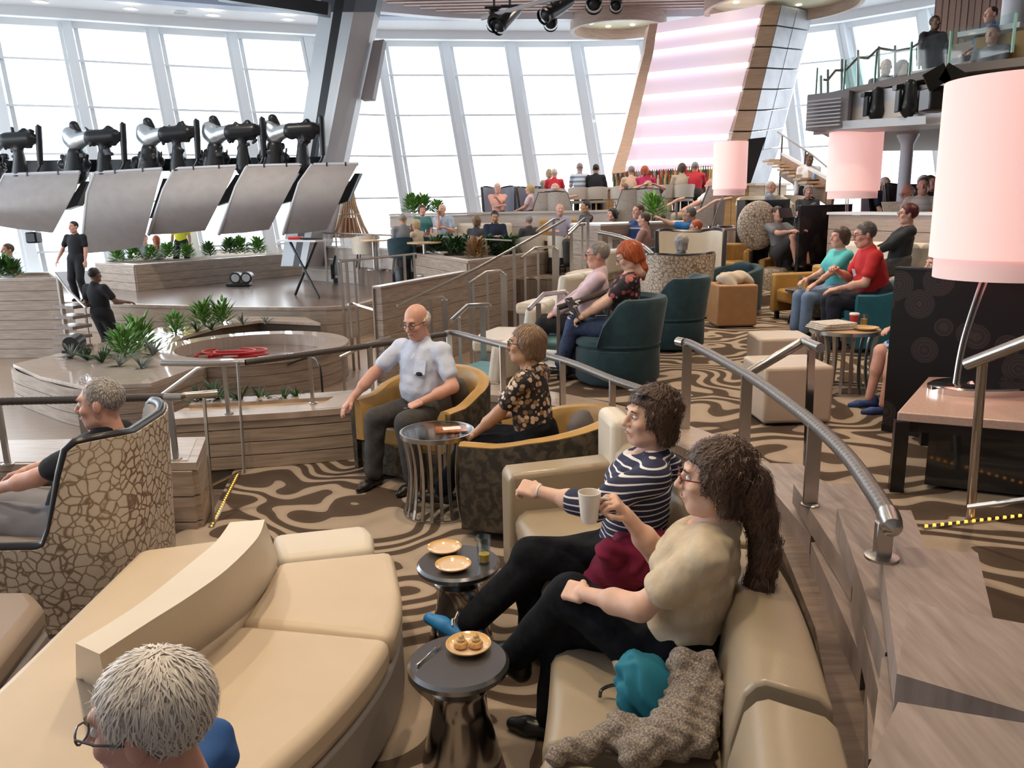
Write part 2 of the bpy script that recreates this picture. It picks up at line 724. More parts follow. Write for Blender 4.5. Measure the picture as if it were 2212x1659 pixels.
# ---------------------------------------------------------------- floors
AP = [(.75, -3), (.75, 1.0), (1.38, 3.2), (1.42, 4.4), (1.25, 5.6), (.85, 6.3), (.1, 6.95), (-.35, 7.25), (.9, 8.2), (1.6, 9.6), (2.0, 11.2), (2.6, 12.5), (6.1, 12.5), (14, 12.5), (14, -3)]
def tier(poly, z0, z1):
    f = struct(MB().prism(poly, z1 - .02, z1).build('floor', CARPET))
    struct(MB().prism(poly, z0, z1 - .021).build('trim_20', WOODDARK))
    return f


tier(AP, -.3, 0.)
BP = [(-7, -3), (.8, -3), (.8, 1.0), (1.4, 3.2), (1.45, 4.4), (1.3, 5.6), (.9, 6.35), (.1, 7.0), (-.45, 7.3), (-1.2, 6.9), (-2.3, 6.6), (-2.25, 6.1), (-2.05, 4.95), (-7, 5.0)]
struct(MB().prism(BP, -1.0, B0).build('floor', CARPET))
FC = wood('brown_pit_floor', (.30, .215, .15), (.40, .29, .21), .3, (2, 14, 1), 2.)
struct(MB().prism([(-20, 4.4), (16, 4.4), (16, 32), (-20, 32)], -1.2, C0).build('floor', FC))
TP = [(2.0, 12.5), (2.3, 15.2), (-.9, 17.0), (-2.4, 18.6), (-4.8, 22.0), (-4.8, 25.6), (14, 31), (14, 12.5)]
TC = M('tier_carpet', (.42, .36, .30), .9, var=.25, scale=3)
tier(TP, -1, T1)
# stage
SP = [G(*p, ST).xy for p in ((160, 652), (260, 657), (400, 661), (560, 664), (735, 662), (830, 640), (905, 600))]
stage_poly = [tuple(p) for p in spline([(*p, 0) for p in SP], 5)]
stage_poly = [(p[0], p[1]) for p in stage_poly] + [(-1.2, 26.0), (-18, 26.0), (-18, 19)]
st = struct(MB().prism(stage_poly, C0, ST).build('floor', WOODDARK))
# upper tiers behind: wing-chair tier and the bar tier
P2 = [G(*p, T2 + .62).xy for p in ((835, 462), (930, 460), (1130, 458), (1270, 455))]
tier([(-3.0, 21.6), (-.9, 20.6), (1.2, 20.2), (2.6, 19.2), (4.6, 17.6), (14, 17.6), (14, 31), (-3.0, 27)], T1 + .001, T2)

# ---------------------------------------------------------------- window wall
def mull_pts(top, low, zt=ZC - .15, zb=-.3, rake=.36):
    T = G(*top, zt)
    yb = T.y - rake * (zt - zb)
    lo, hi = 0., 6.
    for _ in range(40):
        m = (lo + hi) / 2
        q = (top[0] + (low[0] - top[0]) * m, top[1] + (low[1] - top[1]) * m)
        if GY(q[0], q[1], yb).z > zb:
            lo = m
        else:
            hi = m
    return T, GY(q[0], q[1], yb)


MU = [mull_pts(*m) for m in (((-35, 42), (10, 260)), ((143, 52), (187, 267)), ((330, 65), (370, 274)), ((502, 76), (539, 274)), ((662, 84), (703, 290)),
      ((820, 94), (878, 456)), ((960, 95), (1022, 453)), ((1102, 96), (1149, 388)), ((1243, 96), (1286, 358)), ((1392, 92), (1432, 340)), ((1540, 85), (1575, 320)), ((1690, 72), (1716, 290)), ((1820, 56), (1840, 165)), ((1999, 26), (2009, 107)), ((2190, -10), (2192, 90)))]
MU.insert(0, (MU[0][0] + (MU[0][0] - MU[1][0]) * 1.0, MU[0][1] + (MU[0][1] - MU[1][1]) * 1.0))
MU.insert(0, (MU[0][0] + (MU[0][0] - MU[1][0]) * 1.6, MU[0][1] + (MU[0][1] - MU[1][1]) * 1.6))
ZT = [ZC - .15, 6.1, 4.72, 3.34, 1.96, .6, -.3]


def beam(a, b, w, d, side):
    """solid bar from a to b; side = horizontal direction of its width"""
    a, b = Vector(a), Vector(b)
    t = (b - a).normalized()
    s = (Vector(side) - t * Vector(side).dot(t)).normalized()
    n = t.cross(s)
    q = [s * w / 2 + n * d / 2, s * w / 2 - n * d / 2, -s * w / 2 - n * d / 2, -s * w / 2 + n * d / 2]
    return MB().loft([a + x for x in q], [b + x for x in q])


FRAME2 = M('white_frame_inner', (.82, .84, .86), .5)
for i in range(len(MU) - 1):
    (Ta, Ba), (Tb, Bb) = MU[i], MU[i + 1]
    w = struct(E('window_%d' % (i + 1)))
    side = (Bb - Ba).normalized()
    at_ = lambda z, T, B: T + (B - T) * ((T.z - z) / (T.z - B.z))
    beam(Ta, Ba, .27, .32, side).build('mullion', MULL, w)
    off = side * .23 + Vector((side.y, -side.x, 0)) * -.12
    beam(Ta + off, Ba + off, .12, .1, side).build('frame', FRAME2, w)
    beam(Tb - off * .8, Bb - off * .8, .1, .1, side).build('frame', FRAME2, w)
    for z in ZT:
        h = .20 if z in (ZT[0], ZT[-1]) else .055
        beam(at_(z, Ta, Ba), at_(z, Tb, Bb), h, .09, (0, 0, 1)).build('transom', MULL, w)
    for k in range(6):
        q = [at_(ZT[k], Ta, Ba), at_(ZT[k], Tb, Bb), at_(ZT[k + 1], Tb, Bb), at_(ZT[k + 1], Ta, Ba)]
        MB().add(q, [(0, 1, 2, 3)]).build('pane', PANE, w)
# low sill in front of the panes
sill = [(b.x * .985, b.y * .985) for t, b in MU]
struct(MB().strip(sill, [(0, -.3), (.25, -.3), (.25, .1), (0, .1)]).build('trim_1', WHITE))

# ---------------------------------------------------------------- ceiling
CEILM = M('ceiling_panel', (.74, .76, .80), .55)
CPO = [(t.x * 1.05, t.y * 1.05) for t, b in MU]
CPO = CPO + [(18, 30), (18, -4), (-20, -4)]
struct(MB().prism(CPO, ZC, ZC + .3).build('ceiling', CEILM))
# light trough along the window heads
tr = [(t.x * .97, t.y * .97) for t, b in MU]
struct(MB().strip(tr, [(0, ZC - .2), (.5, ZC - .26), (.5, ZC), (0, ZC)]).build('trim_2', WHITE))
tr2 = [(t.x * .89, t.y * .89) for t, b in MU]
struct(MB().strip(tr2, [(0, ZC - .1), (.8, ZC - .16), (.8, ZC), (0, ZC)]).build('trim_3', M('soffit_blue_grey', (.40, .45, .58), .5)))
# warm slatted ceiling field over the middle of the room
SLAT = wood('pale_rose_slat', (.50, .36, .33), (.60, .45, .42), .55, (2, 14, 1), 3.)
sl = struct(E('ceiling'))
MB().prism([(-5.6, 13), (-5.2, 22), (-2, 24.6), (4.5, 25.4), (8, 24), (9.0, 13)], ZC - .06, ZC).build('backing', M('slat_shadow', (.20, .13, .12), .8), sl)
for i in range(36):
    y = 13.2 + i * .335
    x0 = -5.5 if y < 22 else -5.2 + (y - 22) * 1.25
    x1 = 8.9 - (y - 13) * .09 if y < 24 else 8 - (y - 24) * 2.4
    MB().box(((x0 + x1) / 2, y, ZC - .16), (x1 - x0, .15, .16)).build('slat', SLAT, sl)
ring = [(-5.9, 12), (-5.6, 21.8), (-2.2, 24.9), (1.5, 25.6), (4.6, 25.6), (8.4, 24.3), (9.4, 12)]
struct(MB().strip(spline([(*p, 0) for p in ring], 6), [(-.16, ZC - .34), (.16, ZC - .34), (.16, ZC), (-.16, ZC)]).build('trim_4', M('ceiling_ring_edge', (.76, .77, .84), .4)))

# ceiling discs with wooden rims
for (px, py, r, z, lab) in ((1335, 66, 1.45, 6.75, 'smaller round ceiling canopy with a wooden rim left of the bar wall'), (1690, 18, 2.05, 6.65, 'larger round ceiling canopy with a wooden rim above the bar wall')):
    c = G(px, py, z)
    o = E('ceiling_canopy', c, 0, lab, 'canopy', 'round wooden canopies over the bar')
    MB().lathe([(r - .12, 0), (r, 0), (r, .42), (r - .12, .42), (r - .12, 0)], n=48, cap=False).build('rim', wood('canopy_rim', (.42, .32, .27), (.55, .44, .38), .45, (1, 1, 6)), o, True)
    MB().lathe([(.01, .30), (r - .12, .30)], n=48, cap=False).build('soffit', M('canopy_soffit', (.86, .83, .62), .5), o)
    for k in range(7):
        a = k * 2 * PI / 7
        d = MB().lathe([(.001, .28), (.07, .28), (.08, .30)], (r * .6 * math.cos(a), r * .6 * math.sin(a), 0), n=12).build('spotlight', GLOW, o)

# downlights in view along the soffit, left of the slanted column
for i, (px, py, nm) in enumerate(((87, 4, 'leftmost'), (282, 19, 'second from the left'), (460, 33, 'third from the left'), (622, 42, 'nearest the slanted column'))):
    downlight(G(px, py, ZC - .175), .21, 0, 'recessed round downlight in the blue-grey soffit above the tall windows, ' + nm)
o = E('ceiling_speaker', G(390, 27, ZC - .175), 0, 'round flush speaker grille in the soffit between two downlights', 'speaker')
MB().lathe([(.001, 0), (.17, 0), (.2, .02)], n=20).build('grille', M('grille_grey', (.5, .52, .56), .7), o)
MB().lathe([(.2, -.01), (.22, -.01), (.22, .02)], n=20, cap=False).build('rim', RIMM, o)
# warm downlights over the foreground seating
for i, (x, y, p, nm) in enumerate(((-1.3, 2.4, 30, 'curved ivory sofa'), (.6, 1.9, 16, 'champagne bench'), (-.3, 5.2, 26, 'glass side table'), (2.6, 4.3, 20, 'console with the big lamp'), (2.2, 7.2, 28, 'pale cube ottomans'),
                                     (-2.6, 4.2, 24, 'crackle-print wing chair'), (3.2, 10.5, 45, 'mustard armchairs'), (6.5, 9.5, 45, 'pale corner bench'))):
    downlight((x, y, 4.6), .12, p, 'small warm downlight above the ' + nm, 120, 'warm downlights over the lounge seating')
for (x, y, p, nm) in ((-3.8, 12, 70, 'round pit planter'), (-6.5, 17.5, 120, 'stage'), (1.5, 15, 110, 'wooden stair partition'), (1.5, 20, 120, 'wing-chair tier'), (6, 19, 120, 'bar stools'), (4.5, 15, 80, 'mustard sofa')):
    downlight((x, y, ZC - .2), .16, p, 'warm downlight in the high ceiling above the ' + nm, 140, 'high downlights over the hall', (1, .86, .70))
# lower ceiling over the foreground tier, with a back wall behind the camera
struct(MB().prism([(-8, -3.5), (12, -3.5), (12, 8.2), (5, 8.2), (2, 7.0), (-8, 6.0)], 4.62, 4.8).build('ceiling', CEILM))
WALLM = M('taupe_wall', (.36, .30, .26), .7, var=.1, scale=2)
struct(MB().box((0, -3.6, 2.5), (30, .2, 10)).build('wall_back', WALLM))
struct(MB().box((14.2, 6, 2.5), (.2, 19, 10)).build('wall_right', WALLM))
struct(MB().box((-16.0, -.5, 2.5), (.2, 6, 10)).build('wall_left', WALLM))
# ================================================================ slanted column
def quad_loft(front, depth):
    """solid slab from a front polygon, pushed back by depth"""
    d = Vector(depth)
    return MB().loft([Vector(p) for p in front], [Vector(p) + d for p in front])


COLD = 21.0
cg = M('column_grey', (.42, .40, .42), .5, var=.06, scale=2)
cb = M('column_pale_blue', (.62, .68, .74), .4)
cd_ = M('column_dark_cap', (.06, .065, .085), .5)
col_o = struct(E('trim_5'))


def cpt(px, py, dy=0.):
    return GY(px, py, COLD + dy)


def cseg(y0, y1, xs, mats, nm):
    # xs: px edges at y=0 and y=352
    for k in range(len(mats)):
        f = lambda e, y: e[0] + (e[1] - e[0]) * y / 352.
        dy = [0.5, 0.25, 0.12, 0.0, .55]
        a, b = xs[k], xs[k + 1]
        front = [cpt(f(a, y0), y0, dy[k]), cpt(f(b, y0), y0, dy[k + 1]), cpt(f(b, y1), y1, dy[k + 1]), cpt(f(a, y1), y1, dy[k])]
        quad_loft(front, (0, .7, 0)).build(nm, mats[k], col_o)


XS = [(693, 640), (724, 668), (744, 684), (769, 702), (815, 742)]
cseg(-60, 26, XS, [cd_, BLACKMET, cd_, cd_], 'column_cap')
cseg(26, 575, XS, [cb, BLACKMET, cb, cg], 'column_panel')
o = quad_loft([GY(*p, 21.6) for p in ((806, 88), (829, 85), (805, 213), (779, 214))], (0, .5, 0)).build('loudspeaker', M('speaker_cloth_grey', (.33, .31, .33), .8))
tag(o, 'long grey line loudspeaker hung beside the slanted column', 'loudspeaker')

# ================================================================ bar wall: leaning lit panel
tw = struct(E('wall_bar'))
PINK = mat_custom('backlit_pink_panel', lambda nt, N, L, b, vec: (
    L.new(ramp(N, L, noise(N, L, vec, .55, 2), [(.35, (.98, .80, .86)), (.6, (.95, .78, .95))]), b.inputs['Emission Color']),
    b.inputs['Emission Strength'].__setattr__('default_value', .52), b.inputs['Base Color'].__setattr__('default_value', (.35, .28, .31, 1))))
STRIPL = M('backlit_shelf_strip', (1, .93, .97), .4, emit=1.1, ecol=(1, .92, .97))


def tpt(px, py, off=0.):      # on the leaning bar wall
    z = GY(px, py, 23.5).z
    return GY(px, py, 22.6 + (z - 2.4) * .3 + off)


LL = [(1421, 50), (1416, 78), (1411, 115), (1399, 163), (1388, 212), (1377, 260), (1367, 305), (1353, 353), (1349, 372)]
LR = [(1652, 11), (1643, 45), (1630, 87), (1617, 140), (1603, 192), (1589, 243), (1574, 295), (1560, 346), (1555, 362)]
for k in range(8):
    e = 5 if k < 7 else 3
    quad_loft([tpt(*LL[k]), tpt(*LR[k]), tpt(LR[k + 1][0], LR[k + 1][1] - e), tpt(LL[k + 1][0], LL[k + 1][1] - e)], (0, .3, 0)).build('panel', PINK, tw)
    if k < 7:
        a, b = LL[k + 1], LR[k + 1]
        quad_loft([tpt(a[0], a[1] - 6, -.12), tpt(b[0], b[1] - 6, -.12), tpt(b[0], b[1] + 5, -.12), tpt(a[0], a[1] + 5, -.12)], (0, .3, 0)).build('shelf', STRIPL, tw)
    # pale wood jamb on the left, brown wood on the right, brushed metal panels beyond
for k in range(8):
    xa = [x - 18 + (y - 50) * -.03 for x, y in LL]
    quad_loft([tpt(xa[k], LL[k][1] + 2, -.3), tpt(*LL[k], -.3), tpt(*LL[k + 1], -.3), tpt(xa[k + 1], LL[k + 1][1] + 3, -.3)], (0, .6, 0)).build('jamb_board', wood('peach_wood', (.62, .42, .31), (.74, .55, .43), .4), tw)
RT = [(1653, 10), (1689, 10), (1724, 17), (1757, 24)]
RB = [(1572, 330), (1613, 330), (1648, 325), (1683, 318)]
BRW = wood('bar_brown_wood', (.26, .17, .12), (.38, .27, .20), .35)
METP = M('bar_metal_panel', (.34, .34, .36), .45, .4, var=.2, scale=1.5)
offs = [-.3, -.5, .15, .9]
for c in range(3):
    for k in range(7):
        t0, t1 = k / 7 + .004, (k + 1) / 7 - .006
        mix = lambda P, Q, t: (P[0] + (Q[0] - P[0]) * t, P[1] + (Q[1] - P[1]) * t)
        g0, g1 = (0, -1.0)
        q = [mix(RT[c], RB[c], t0), mix(RT[c + 1], RB[c + 1], t0), mix(RT[c + 1], RB[c + 1], t1), mix(RT[c], RB[c], t1)]
        q[1] = (q[1][0] + g1, q[1][1])
        q[2] = (q[2][0] + g1, q[2][1])
        ofs = [offs[c], offs[c + 1], offs[c + 1], offs[c]]
        quad_loft([tpt(*p, o_) for p, o_ in zip(q, ofs)], (0, .5, 0)).build('side_panel', BRW if c == 0 else METP, tw)
quad_loft([tpt(*p, .15 + o_) for p, o_ in zip((RT[0], RT[1], RT[3], RB[3], RB[1], RB[0]), (0, 0, 1, 1, 0, 0))], (0, .5, 0)).build('backing', CHROME, tw)
# lower dark leg of the bar wall with screen
quad_loft([tpt(1572, 330, 0), tpt(1613, 330, -.2), tpt(1585, 430, -.2), tpt(1545, 430, 0)], (0, .5, 0)).build('leg_panel', BRW, tw)
quad_loft([tpt(1613, 330, -.2), tpt(1683, 318, .9), tpt(1650, 420, .9), tpt(1585, 430, -.2)], (0, .5, 0)).build('leg_panel', METP, tw)
o = quad_loft([GY(*p, 21.9) for p in ((1618, 300), (1655, 296), (1622, 395), (1588, 402))], (0, .1, 0)).build('screen', BLACK)
tag(o, 'black switched-off screen hung on the leg of the bar wall', 'screen')

# ================================================================ stage furniture and walls
def boards(parent, path, z0, z1, n, th=.05, mat=WOOD, gap=.008, name='board'):
    h = (z1 - z0) / n
    for i in range(n):
        a, b = z0 + i * h + gap / 2, z0 + (i + 1) * h - gap / 2
        MB().strip(path, [(0, a), (th, a), (th, b), (0, b)]).build(name, mat, parent, bevel=0)


SHADOW = M('joint_dark', (.10, .075, .055), .8)
sf = struct(E('wall_stage'))
edge = stage_poly[:31]
boards(sf, [(p[0], p[1]) for p in edge], C0, ST - .05, 2, .03, wood('stage_front_veneer', (.35, .28, .22), (.46, .38, .31)))
MB().strip(edge, [(-.1, ST - .05), (.05, ST - .05), (.05, ST + .01), (-.1, ST + .01)]).build('nosing', WOODTOP, sf)

SOIL = M('planter_soil', (.20, .15, .10), .9, var=.4, scale=30, bump=.5)


def planter_box(name, label, pts, z0, z1, n, inset=.25, rim=WOODTOP, closed=True):
    """boarded planter on a plan polygon (counter-clockwise seen from above puts the boards outside)"""
    o = E(name, (0, 0, 0), 0, label, 'planter')
    a = sum(pts[i][0] * pts[(i + 1) % len(pts)][1] - pts[(i + 1) % len(pts)][0] * pts[i][1] for i in range(len(pts)))
    if a < 0:
        pts = pts[::-1]
    h = (z1 - z0 - .05) / n
    MB().prism(pts, z0, z1 - .06).build('core', SHADOW, o)
    for i in range(n):
        for k in range(len(pts)):
            p, q = Vector((*pts[k], 0)), Vector((*pts[(k + 1) % len(pts)], 0))
            if (q - p).length < .02:
                continue
            if len(pts) > 12 and k:
                continue
            path = [p, q] if len(pts) <= 12 else [Vector((*pts[j % len(pts)], 0)) for j in range(len(pts) + 1)]
            aa, bb = z0 + i * h + .004, z0 + (i + 1) * h - .004
            MB().strip([tuple(x[:2]) for x in path], [(0, aa), (.03, aa), (.03, bb), (0, bb)]).build('board', WOOD, o)
    c = Vector((sum(p[0] for p in pts) / len(pts), sum(p[1] for p in pts) / len(pts)))
    inn = []
    for p in pts:
        v = Vector(p) - c
        inn.append(c + v * (1 - inset / max(v.length, .3)))
    out = [c + (Vector(p) - c) * (1 + .03 / max((Vector(p) - c).length, .3)) for p in pts]
    rs = [[(p[0], p[1], z1 - .05) for p in out], [(p[0], p[1], z1) for p in out], [(p[0], p[1], z1) for p in inn], [(p[0], p[1], z1 - .12) for p in inn]]
    MB().rings([list(x) for x in zip(*rs)], closed=True, wrap=False).build('rim', rim, o)
    MB().prism([tuple(p) for p in inn], z1 - .14, z1 - .05).build('soil', SOIL, o)
    return o, inn


GLOSSTOP = wood('glossy_pale_top', (.47, .38, .31), (.58, .48, .41), .05, (2, 14, 1), 2.)
sp_ = [tuple(G(*p, .36).xy) for p in ((207, 567), (290, 572), (663, 545), (600, 532), (330, 545))]
pl_stage, _ = planter_box('planter', 'long wooden planter of green succulents at the back of the stage', sp_, ST, .36, 3, .3)

# left wooden block wall with plants
lb = [tuple(G(*p, .5).xy) for p in ((-60, 603), (128, 600), (118, 588), (-60, 590))]
pl_left, _ = planter_box('planter', 'tall wooden planter block at the left edge beside the dark stairs', lb, C0, .5, 8, .12)

# middle planter right of the stage and the stair partition
mp_ = [tuple(G(*p, .62).xy) for p in ((898, 546), (1011, 563), (1228, 537), (1180, 512), (935, 520))]
pl_mid, _ = planter_box('planter', 'wide wooden corner planter full of dark green plants above the stair partition', mp_, C0, .62, 7, .28)
pa, pb = GY(822, 605, 11.6), GY(1010, 588, 14.2)
pt = struct(E('wall_partition'))
zt = .46
d = (pb - pa).xy.normalized()
nr = Vector((d.y, -d.x))
for i in range(6):
    z0, z1 = C0 + (zt - C0) / 6 * i, C0 + (zt - C0) / 6 * (i + 1)
    MB().strip([tuple(pa.xy), tuple(pb.xy)], [(-.12, z0 + .003), (.0, z0 + .003), (.0, z1 - .003), (-.12, z1 - .003)]).build('board', WOOD, pt)
MB().strip([tuple(pa.xy - d * .03), tuple(pb.xy)], [(-.14, C0), (-.12, C0), (-.12, zt), (.015, zt), (.015, zt + .03), (-.14, zt + .03)]).build('cap', WOODTOP, pt)
# low curved wall at the back right of the stage
lw = [tuple(GY(*p).xy) for p in ((655, 560, 22.4), (720, 560, 21.6), (800, 560, 20.4), (900, 560, 18.6), (960, 560, 17.6))]
lwp = [(p[0], p[1]) for p in spline([(*p, 0) for p in lw], 5)]
wl = struct(E('wall_low'))
PALEW = wood('pale_wall_veneer', (.46, .40, .36), (.58, .51, .46), .45)
boards(wl, lwp, ST, .62, 3, .06, PALEW)
MB().strip(lwp, [(-.1, .62), (.09, .62), (.09, .66), (-.1, .66)]).build('cap', WHITE, wl)

# ring planter in the pit: glossy top, round opening
rc, rr = Vector((-3.98, 12.1)), 1.42
zr = -.42
rg = E('ring_bench', (0, 0, 0), 0, 'round pale wooden ring with a dark pool-like floor and red cable in the pit', 'ring')
for i in range(3):
    a = C0 + (zr - .05 - C0) / 3 * i
    b = C0 + (zr - .05 - C0) / 3 * (i + 1)
    MB().lathe([(rr - .03, a + .004), (rr, a + .004), (rr, b - .004), (rr - .03, b - .004), (rr - .03, a + .004)], (*rc, 0), 64, cap=False).build('board', WOOD, rg, True)
MB().lathe([(rr - .30, zr - .3), (rr - .30, zr), (rr + .03, zr), (rr + .03, zr - .05), (rr - .02, zr - .05), (rr - .02, C0)], (*rc, 0), 64, cap=False).build('rim', GLOSSTOP, rg, True)
MB().lathe([(.01, zr - .18), (rr - .30, zr - .18)], (*rc, 0), 64, cap=False).build('inner_floor', WOODDARK, rg)
# crescent planter in front of and around the ring
cp = [G(*p, zr - .02).xy for p in ((28, 786), (85, 812), (180, 834), (326, 828), (440, 788), (365, 775), (350, 755), (400, 725), (480, 703), (560, 692), (692, 698), (660, 685), (545, 683), (440, 690), (340, 708), (240, 735), (120, 765))]
pl_ring = E('planter', (0, 0, 0), 0, 'curved crescent planter with a glossy top and succulents around the wooden ring', 'planter')
cpl = [tuple(p) for p in cp]
MB().prism(cpl, zr - .07, zr - .02).build('top', GLOSSTOP, pl_ring)
outer = [(p[0], p[1]) for p in spline([(*cp[i], 0) for i in (16, 0, 1, 2, 3)], 6)]
MB().prism([tuple(Vector(p) * 1.004) for p in cpl], C0, zr - .07).build('core', SHADOW, pl_ring)
for i in range(3):
    a = C0 + (zr - .07 - C0) / 3 * i
    b = C0 + (zr - .07 - C0) / 3 * (i + 1)
    MB().strip(outer + [tuple(cp[4])], [(-.02, a + .004), (.03, a + .004), (.03, b - .004), (-.02, b - .004)]).build('board', WOOD, pl_ring)

# ================================================================ balcony on the right
bal = struct(E('wall_balcony'))
FASC = M('balcony_fascia', (.50, .50, .54), .4, .3)
f0 = [GY(*p) for p in ((1762, 206, 13.2), (2045, 178, 10.6), (2045, 268, 10.6), (1758, 284, 13.2))]
quad_loft(f0, (.25, .7, 0)).build('fascia', FASC, bal)
zs = f0[0].z
bp_ = [f0[0].xy, f0[1].xy, Vector((9.0, 7.5)), Vector((14, 7.5)), Vector((14, 20)), Vector((8.2, 19)), Vector((6.4, 16))]
MB().prism([tuple(p) for p in bp_], f0[3].z + .02, f0[3].z + .25).build('slab', M('balcony_underside', (.55, .5, .46), .5), bal)
MB().prism([tuple(p) for p in bp_], zs - .1, zs).build('deck', M('balcony_deck', (.20, .17, .16), .6), bal)
nrail = [Vector((f0[0].x + (f0[1].x - f0[0].x) * t, f0[0].y + (f0[1].y - f0[0].y) * t, 0)) for t in (0, .25, .5, .75, 1, 1.35)]
for k in range(5):
    p, q = nrail[k], nrail[k + 1]
    zb = f0[0].z
    g = MB().add([(p.x, p.y, zb), (q.x - .03, q.y, zb), (q.x - .03, q.y, zb + .42), (p.x, p.y, zb + .42)], [(0, 1, 2, 3)]).build('glass_panel', RGLASS, bal)
for k in range(6):
    MB().box((nrail[k].x, nrail[k].y, zs + .2), (.025, .025, .42)).build('glass_clamp', M('green_glass_edge', (.25, .5, .42), .2), bal)
# stacked tiers of the balcony seating going up to the back right
for k in range(3):
    z = zs + .05 + .42 * k
    MB().prism([(6.6 + k * .9, 14.6 - k * .3), (8.2 + k * .5, 11.2 - k * .6), (14, 8 - k), (14, 18)], z, z + .42).build('tier', M('balcony_tier', (.33, .27, .24), .6), bal)
# columns on the right
for (px, py, yy, r, z0, z1, n) in ((1951, 420, 14.4, .105, .2, f0[3].z + .05, 6), (2186, 60, 12.5, .16, zs, 6.2, 7)):
    c = GY(px, py, yy)
    b_ = struct(MB().lathe([(r * 1.7, z1), (r * 1.7, z1 - .05), (r, z1 - .2), (r, z0)], (c.x, c.y, 0), 24).build('trim_%d' % n, M('column_white', (.62, .64, .72), .4), None, True))
# curtain behind the balcony
cv = []
c0, c1 = GY(2018, 70, 17.5), GY(2212, 70, 15.0)
for i in range(61):
    t = i / 60
    cv.append((c0.x + (c1.x - c0.x) * t, c0.y + (c1.y - c0.y) * t + .09 * math.sin(t * PI * 26)))
o = MB().strip(cv, [(-.02, 4.0), (.02, 4.0), (.02, 6.3), (-.02, 6.3)]).build('curtain', M('brown_curtain', (.20, .13, .11), .8), None, True)
tag(o, 'brown pleated curtain at the back of the upper balcony', 'curtain')
ce = GY(2000, 22, 17.8)
struct(MB().prism([(c0.x - .4, 17.9), (14, 15.5), (14, 9), (c0.x + .2, 14.5)], 6.25, 6.4).build('ceiling', M('balcony_ceiling', (.45, .40, .38), .6)))
# ================================================================ ledge, rails and planter around the front tier
RAILZ = .42
led_front = spline([(-2.85, 6.06, 0), (-2.18, 6.17, 0), (-1.72, 6.25, 0), (-1.16, 6.42, 0), (-.62, 6.72, 0), (-.12, 6.62, 0), (.42, 6.15, 0), (.84, 5.6, 0), (1.16, 4.95, 0), (1.26, 4.4, 0)], 5)
lf = [(p.x, p.y) for p in led_front]
PF = [p for p in lf if p[0] < -.9 and p[1] < 6.8][:16]
lp = E('planter', (0, 0, 0), 0, 'low curved wooden planter ledge with spiky plants behind the person in the pale blue shirt', 'planter')
back = [(p[0] + .1, p[1] + .62) for p in PF]
for i in range(4):
    a, b = B0 + .11 * i, B0 + .11 * (i + 1)
    MB().strip(PF, [(-.03, a + .004), (.02, a + .004), (.02, b - .004), (-.03, b - .004)]).build('board', WOOD, lp)
MB().prism(PF + back[::-1], C0, -.055).build('core', SHADOW, lp)
MB().strip(PF, [(-.2, -.05), (.035, -.05), (.035, 0), (-.2, 0)]).build('rim', WOODTOP, lp)
MB().strip(back, [(-.04, -.05), (.16, -.05), (.16, 0), (-.04, 0)]).build('rim', WOODTOP, lp)
MB().prism([(p[0] + .03, p[1] + .18) for p in PF] + [(p[0] - .02, p[1] - .14) for p in back[::-1]], -.06, -.03).build('soil', WOODWARM, lp)
MB().prism([PF[-1], PF[-5], back[-5], back[-1]], -.05, 0.002).build('top_board', WOODTOP, lp)
QF = [p for p in lf if p not in PF or p == PF[-1]]
lq = struct(E('trim_8'))
for i in range(4):
    a, b = B0 + .11 * i, B0 + .11 * (i + 1)
    MB().strip(QF, [(-.03, a + .004), (.02, a + .004), (.02, b - .004), (-.03, b - .004)]).build('board', WOOD, lq)
MB().strip(QF, [(-.34, -.05), (.03, -.05), (.03, .012), (-.34, .012)]).build('cap', WOODTOP, lq)

DWRAP = M('dark_leather_wrap', (.055, .045, .042), .45)
SWRAP = M('grey_wrapped_rail', (.20, .185, .18), .36, .5)


def wrapped(path, r, pitch=.03, n=10):
    """tube with the ridges of a wound strap"""
    pts = [Vector(p) for p in path]
    L = [0.]
    for i in range(1, len(pts)):
        L.append(L[-1] + (pts[i] - pts[i - 1]).length)
    m = int(L[-1] / pitch) * 3
    out, rad = [], []
    j = 0
    for i in range(m + 1):
        s = L[-1] * i / m
        while j < len(L) - 2 and L[j + 1] < s:
            j += 1
        t = (s - L[j]) / max(L[j + 1] - L[j], 1e-6)
        out.append(pts[j].lerp(pts[j + 1], t))
        rad.append(r * (.93 if i % 3 == 0 else 1.0))
    return MB().tube(out, rad, n)


def post(o, foot, top, w=.05, t=.012, side=(1, 0, 0), flange=True):
    beam(foot, top, w, t, side).build('post', STEEL, o)
    if flange:
        MB().lathe([(.04, 0), (.04, .006), (.028, .012), (.001, .012)], foot, 16).build('flange', STEEL, o, True)


r1 = E('handrail', (0, 0, 0), 0, 'curved handrail with a dark wound grip on the ledge behind the person in pale blue', 'handrail', 'handrails')
p1 = spline([G(px, py, RAILZ) for px, py in ((530, 783), (660, 766), (760, 752), (860, 738), (960, 722))], 6)
wrapped(p1, .026).build('grip', DWRAP, r1, True)
MB().tube([G(350, 784, RAILZ), G(440, 786, RAILZ), G(530, 783, RAILZ)], .024, 10).build('end_tube', STEEL, r1, True)
p1b = spline([G(px, py, RAILZ) for px, py in ((960, 722), (985, 720), (1085, 746), (1215, 778), (1323, 820), (1400, 847), (1470, 880))], 6)
wrapped(p1b, .028).build('grip', SWRAP, r1, True)
for (px, py, fy) in ((483, 783, 888), (668, 765, 872), (800, 747, 850)):
    t = G(px, py, RAILZ)
    post(r1, Vector((t.x, t.y, 0)), t, .028, .028)
for (px, py) in ((970, 721), (1085, 746), (1215, 778), (1323, 820)):
    t = G(px, py, RAILZ)
    post(r1, Vector((t.x, t.y, .01)), t, .055, .012, (.8, .6, 0))

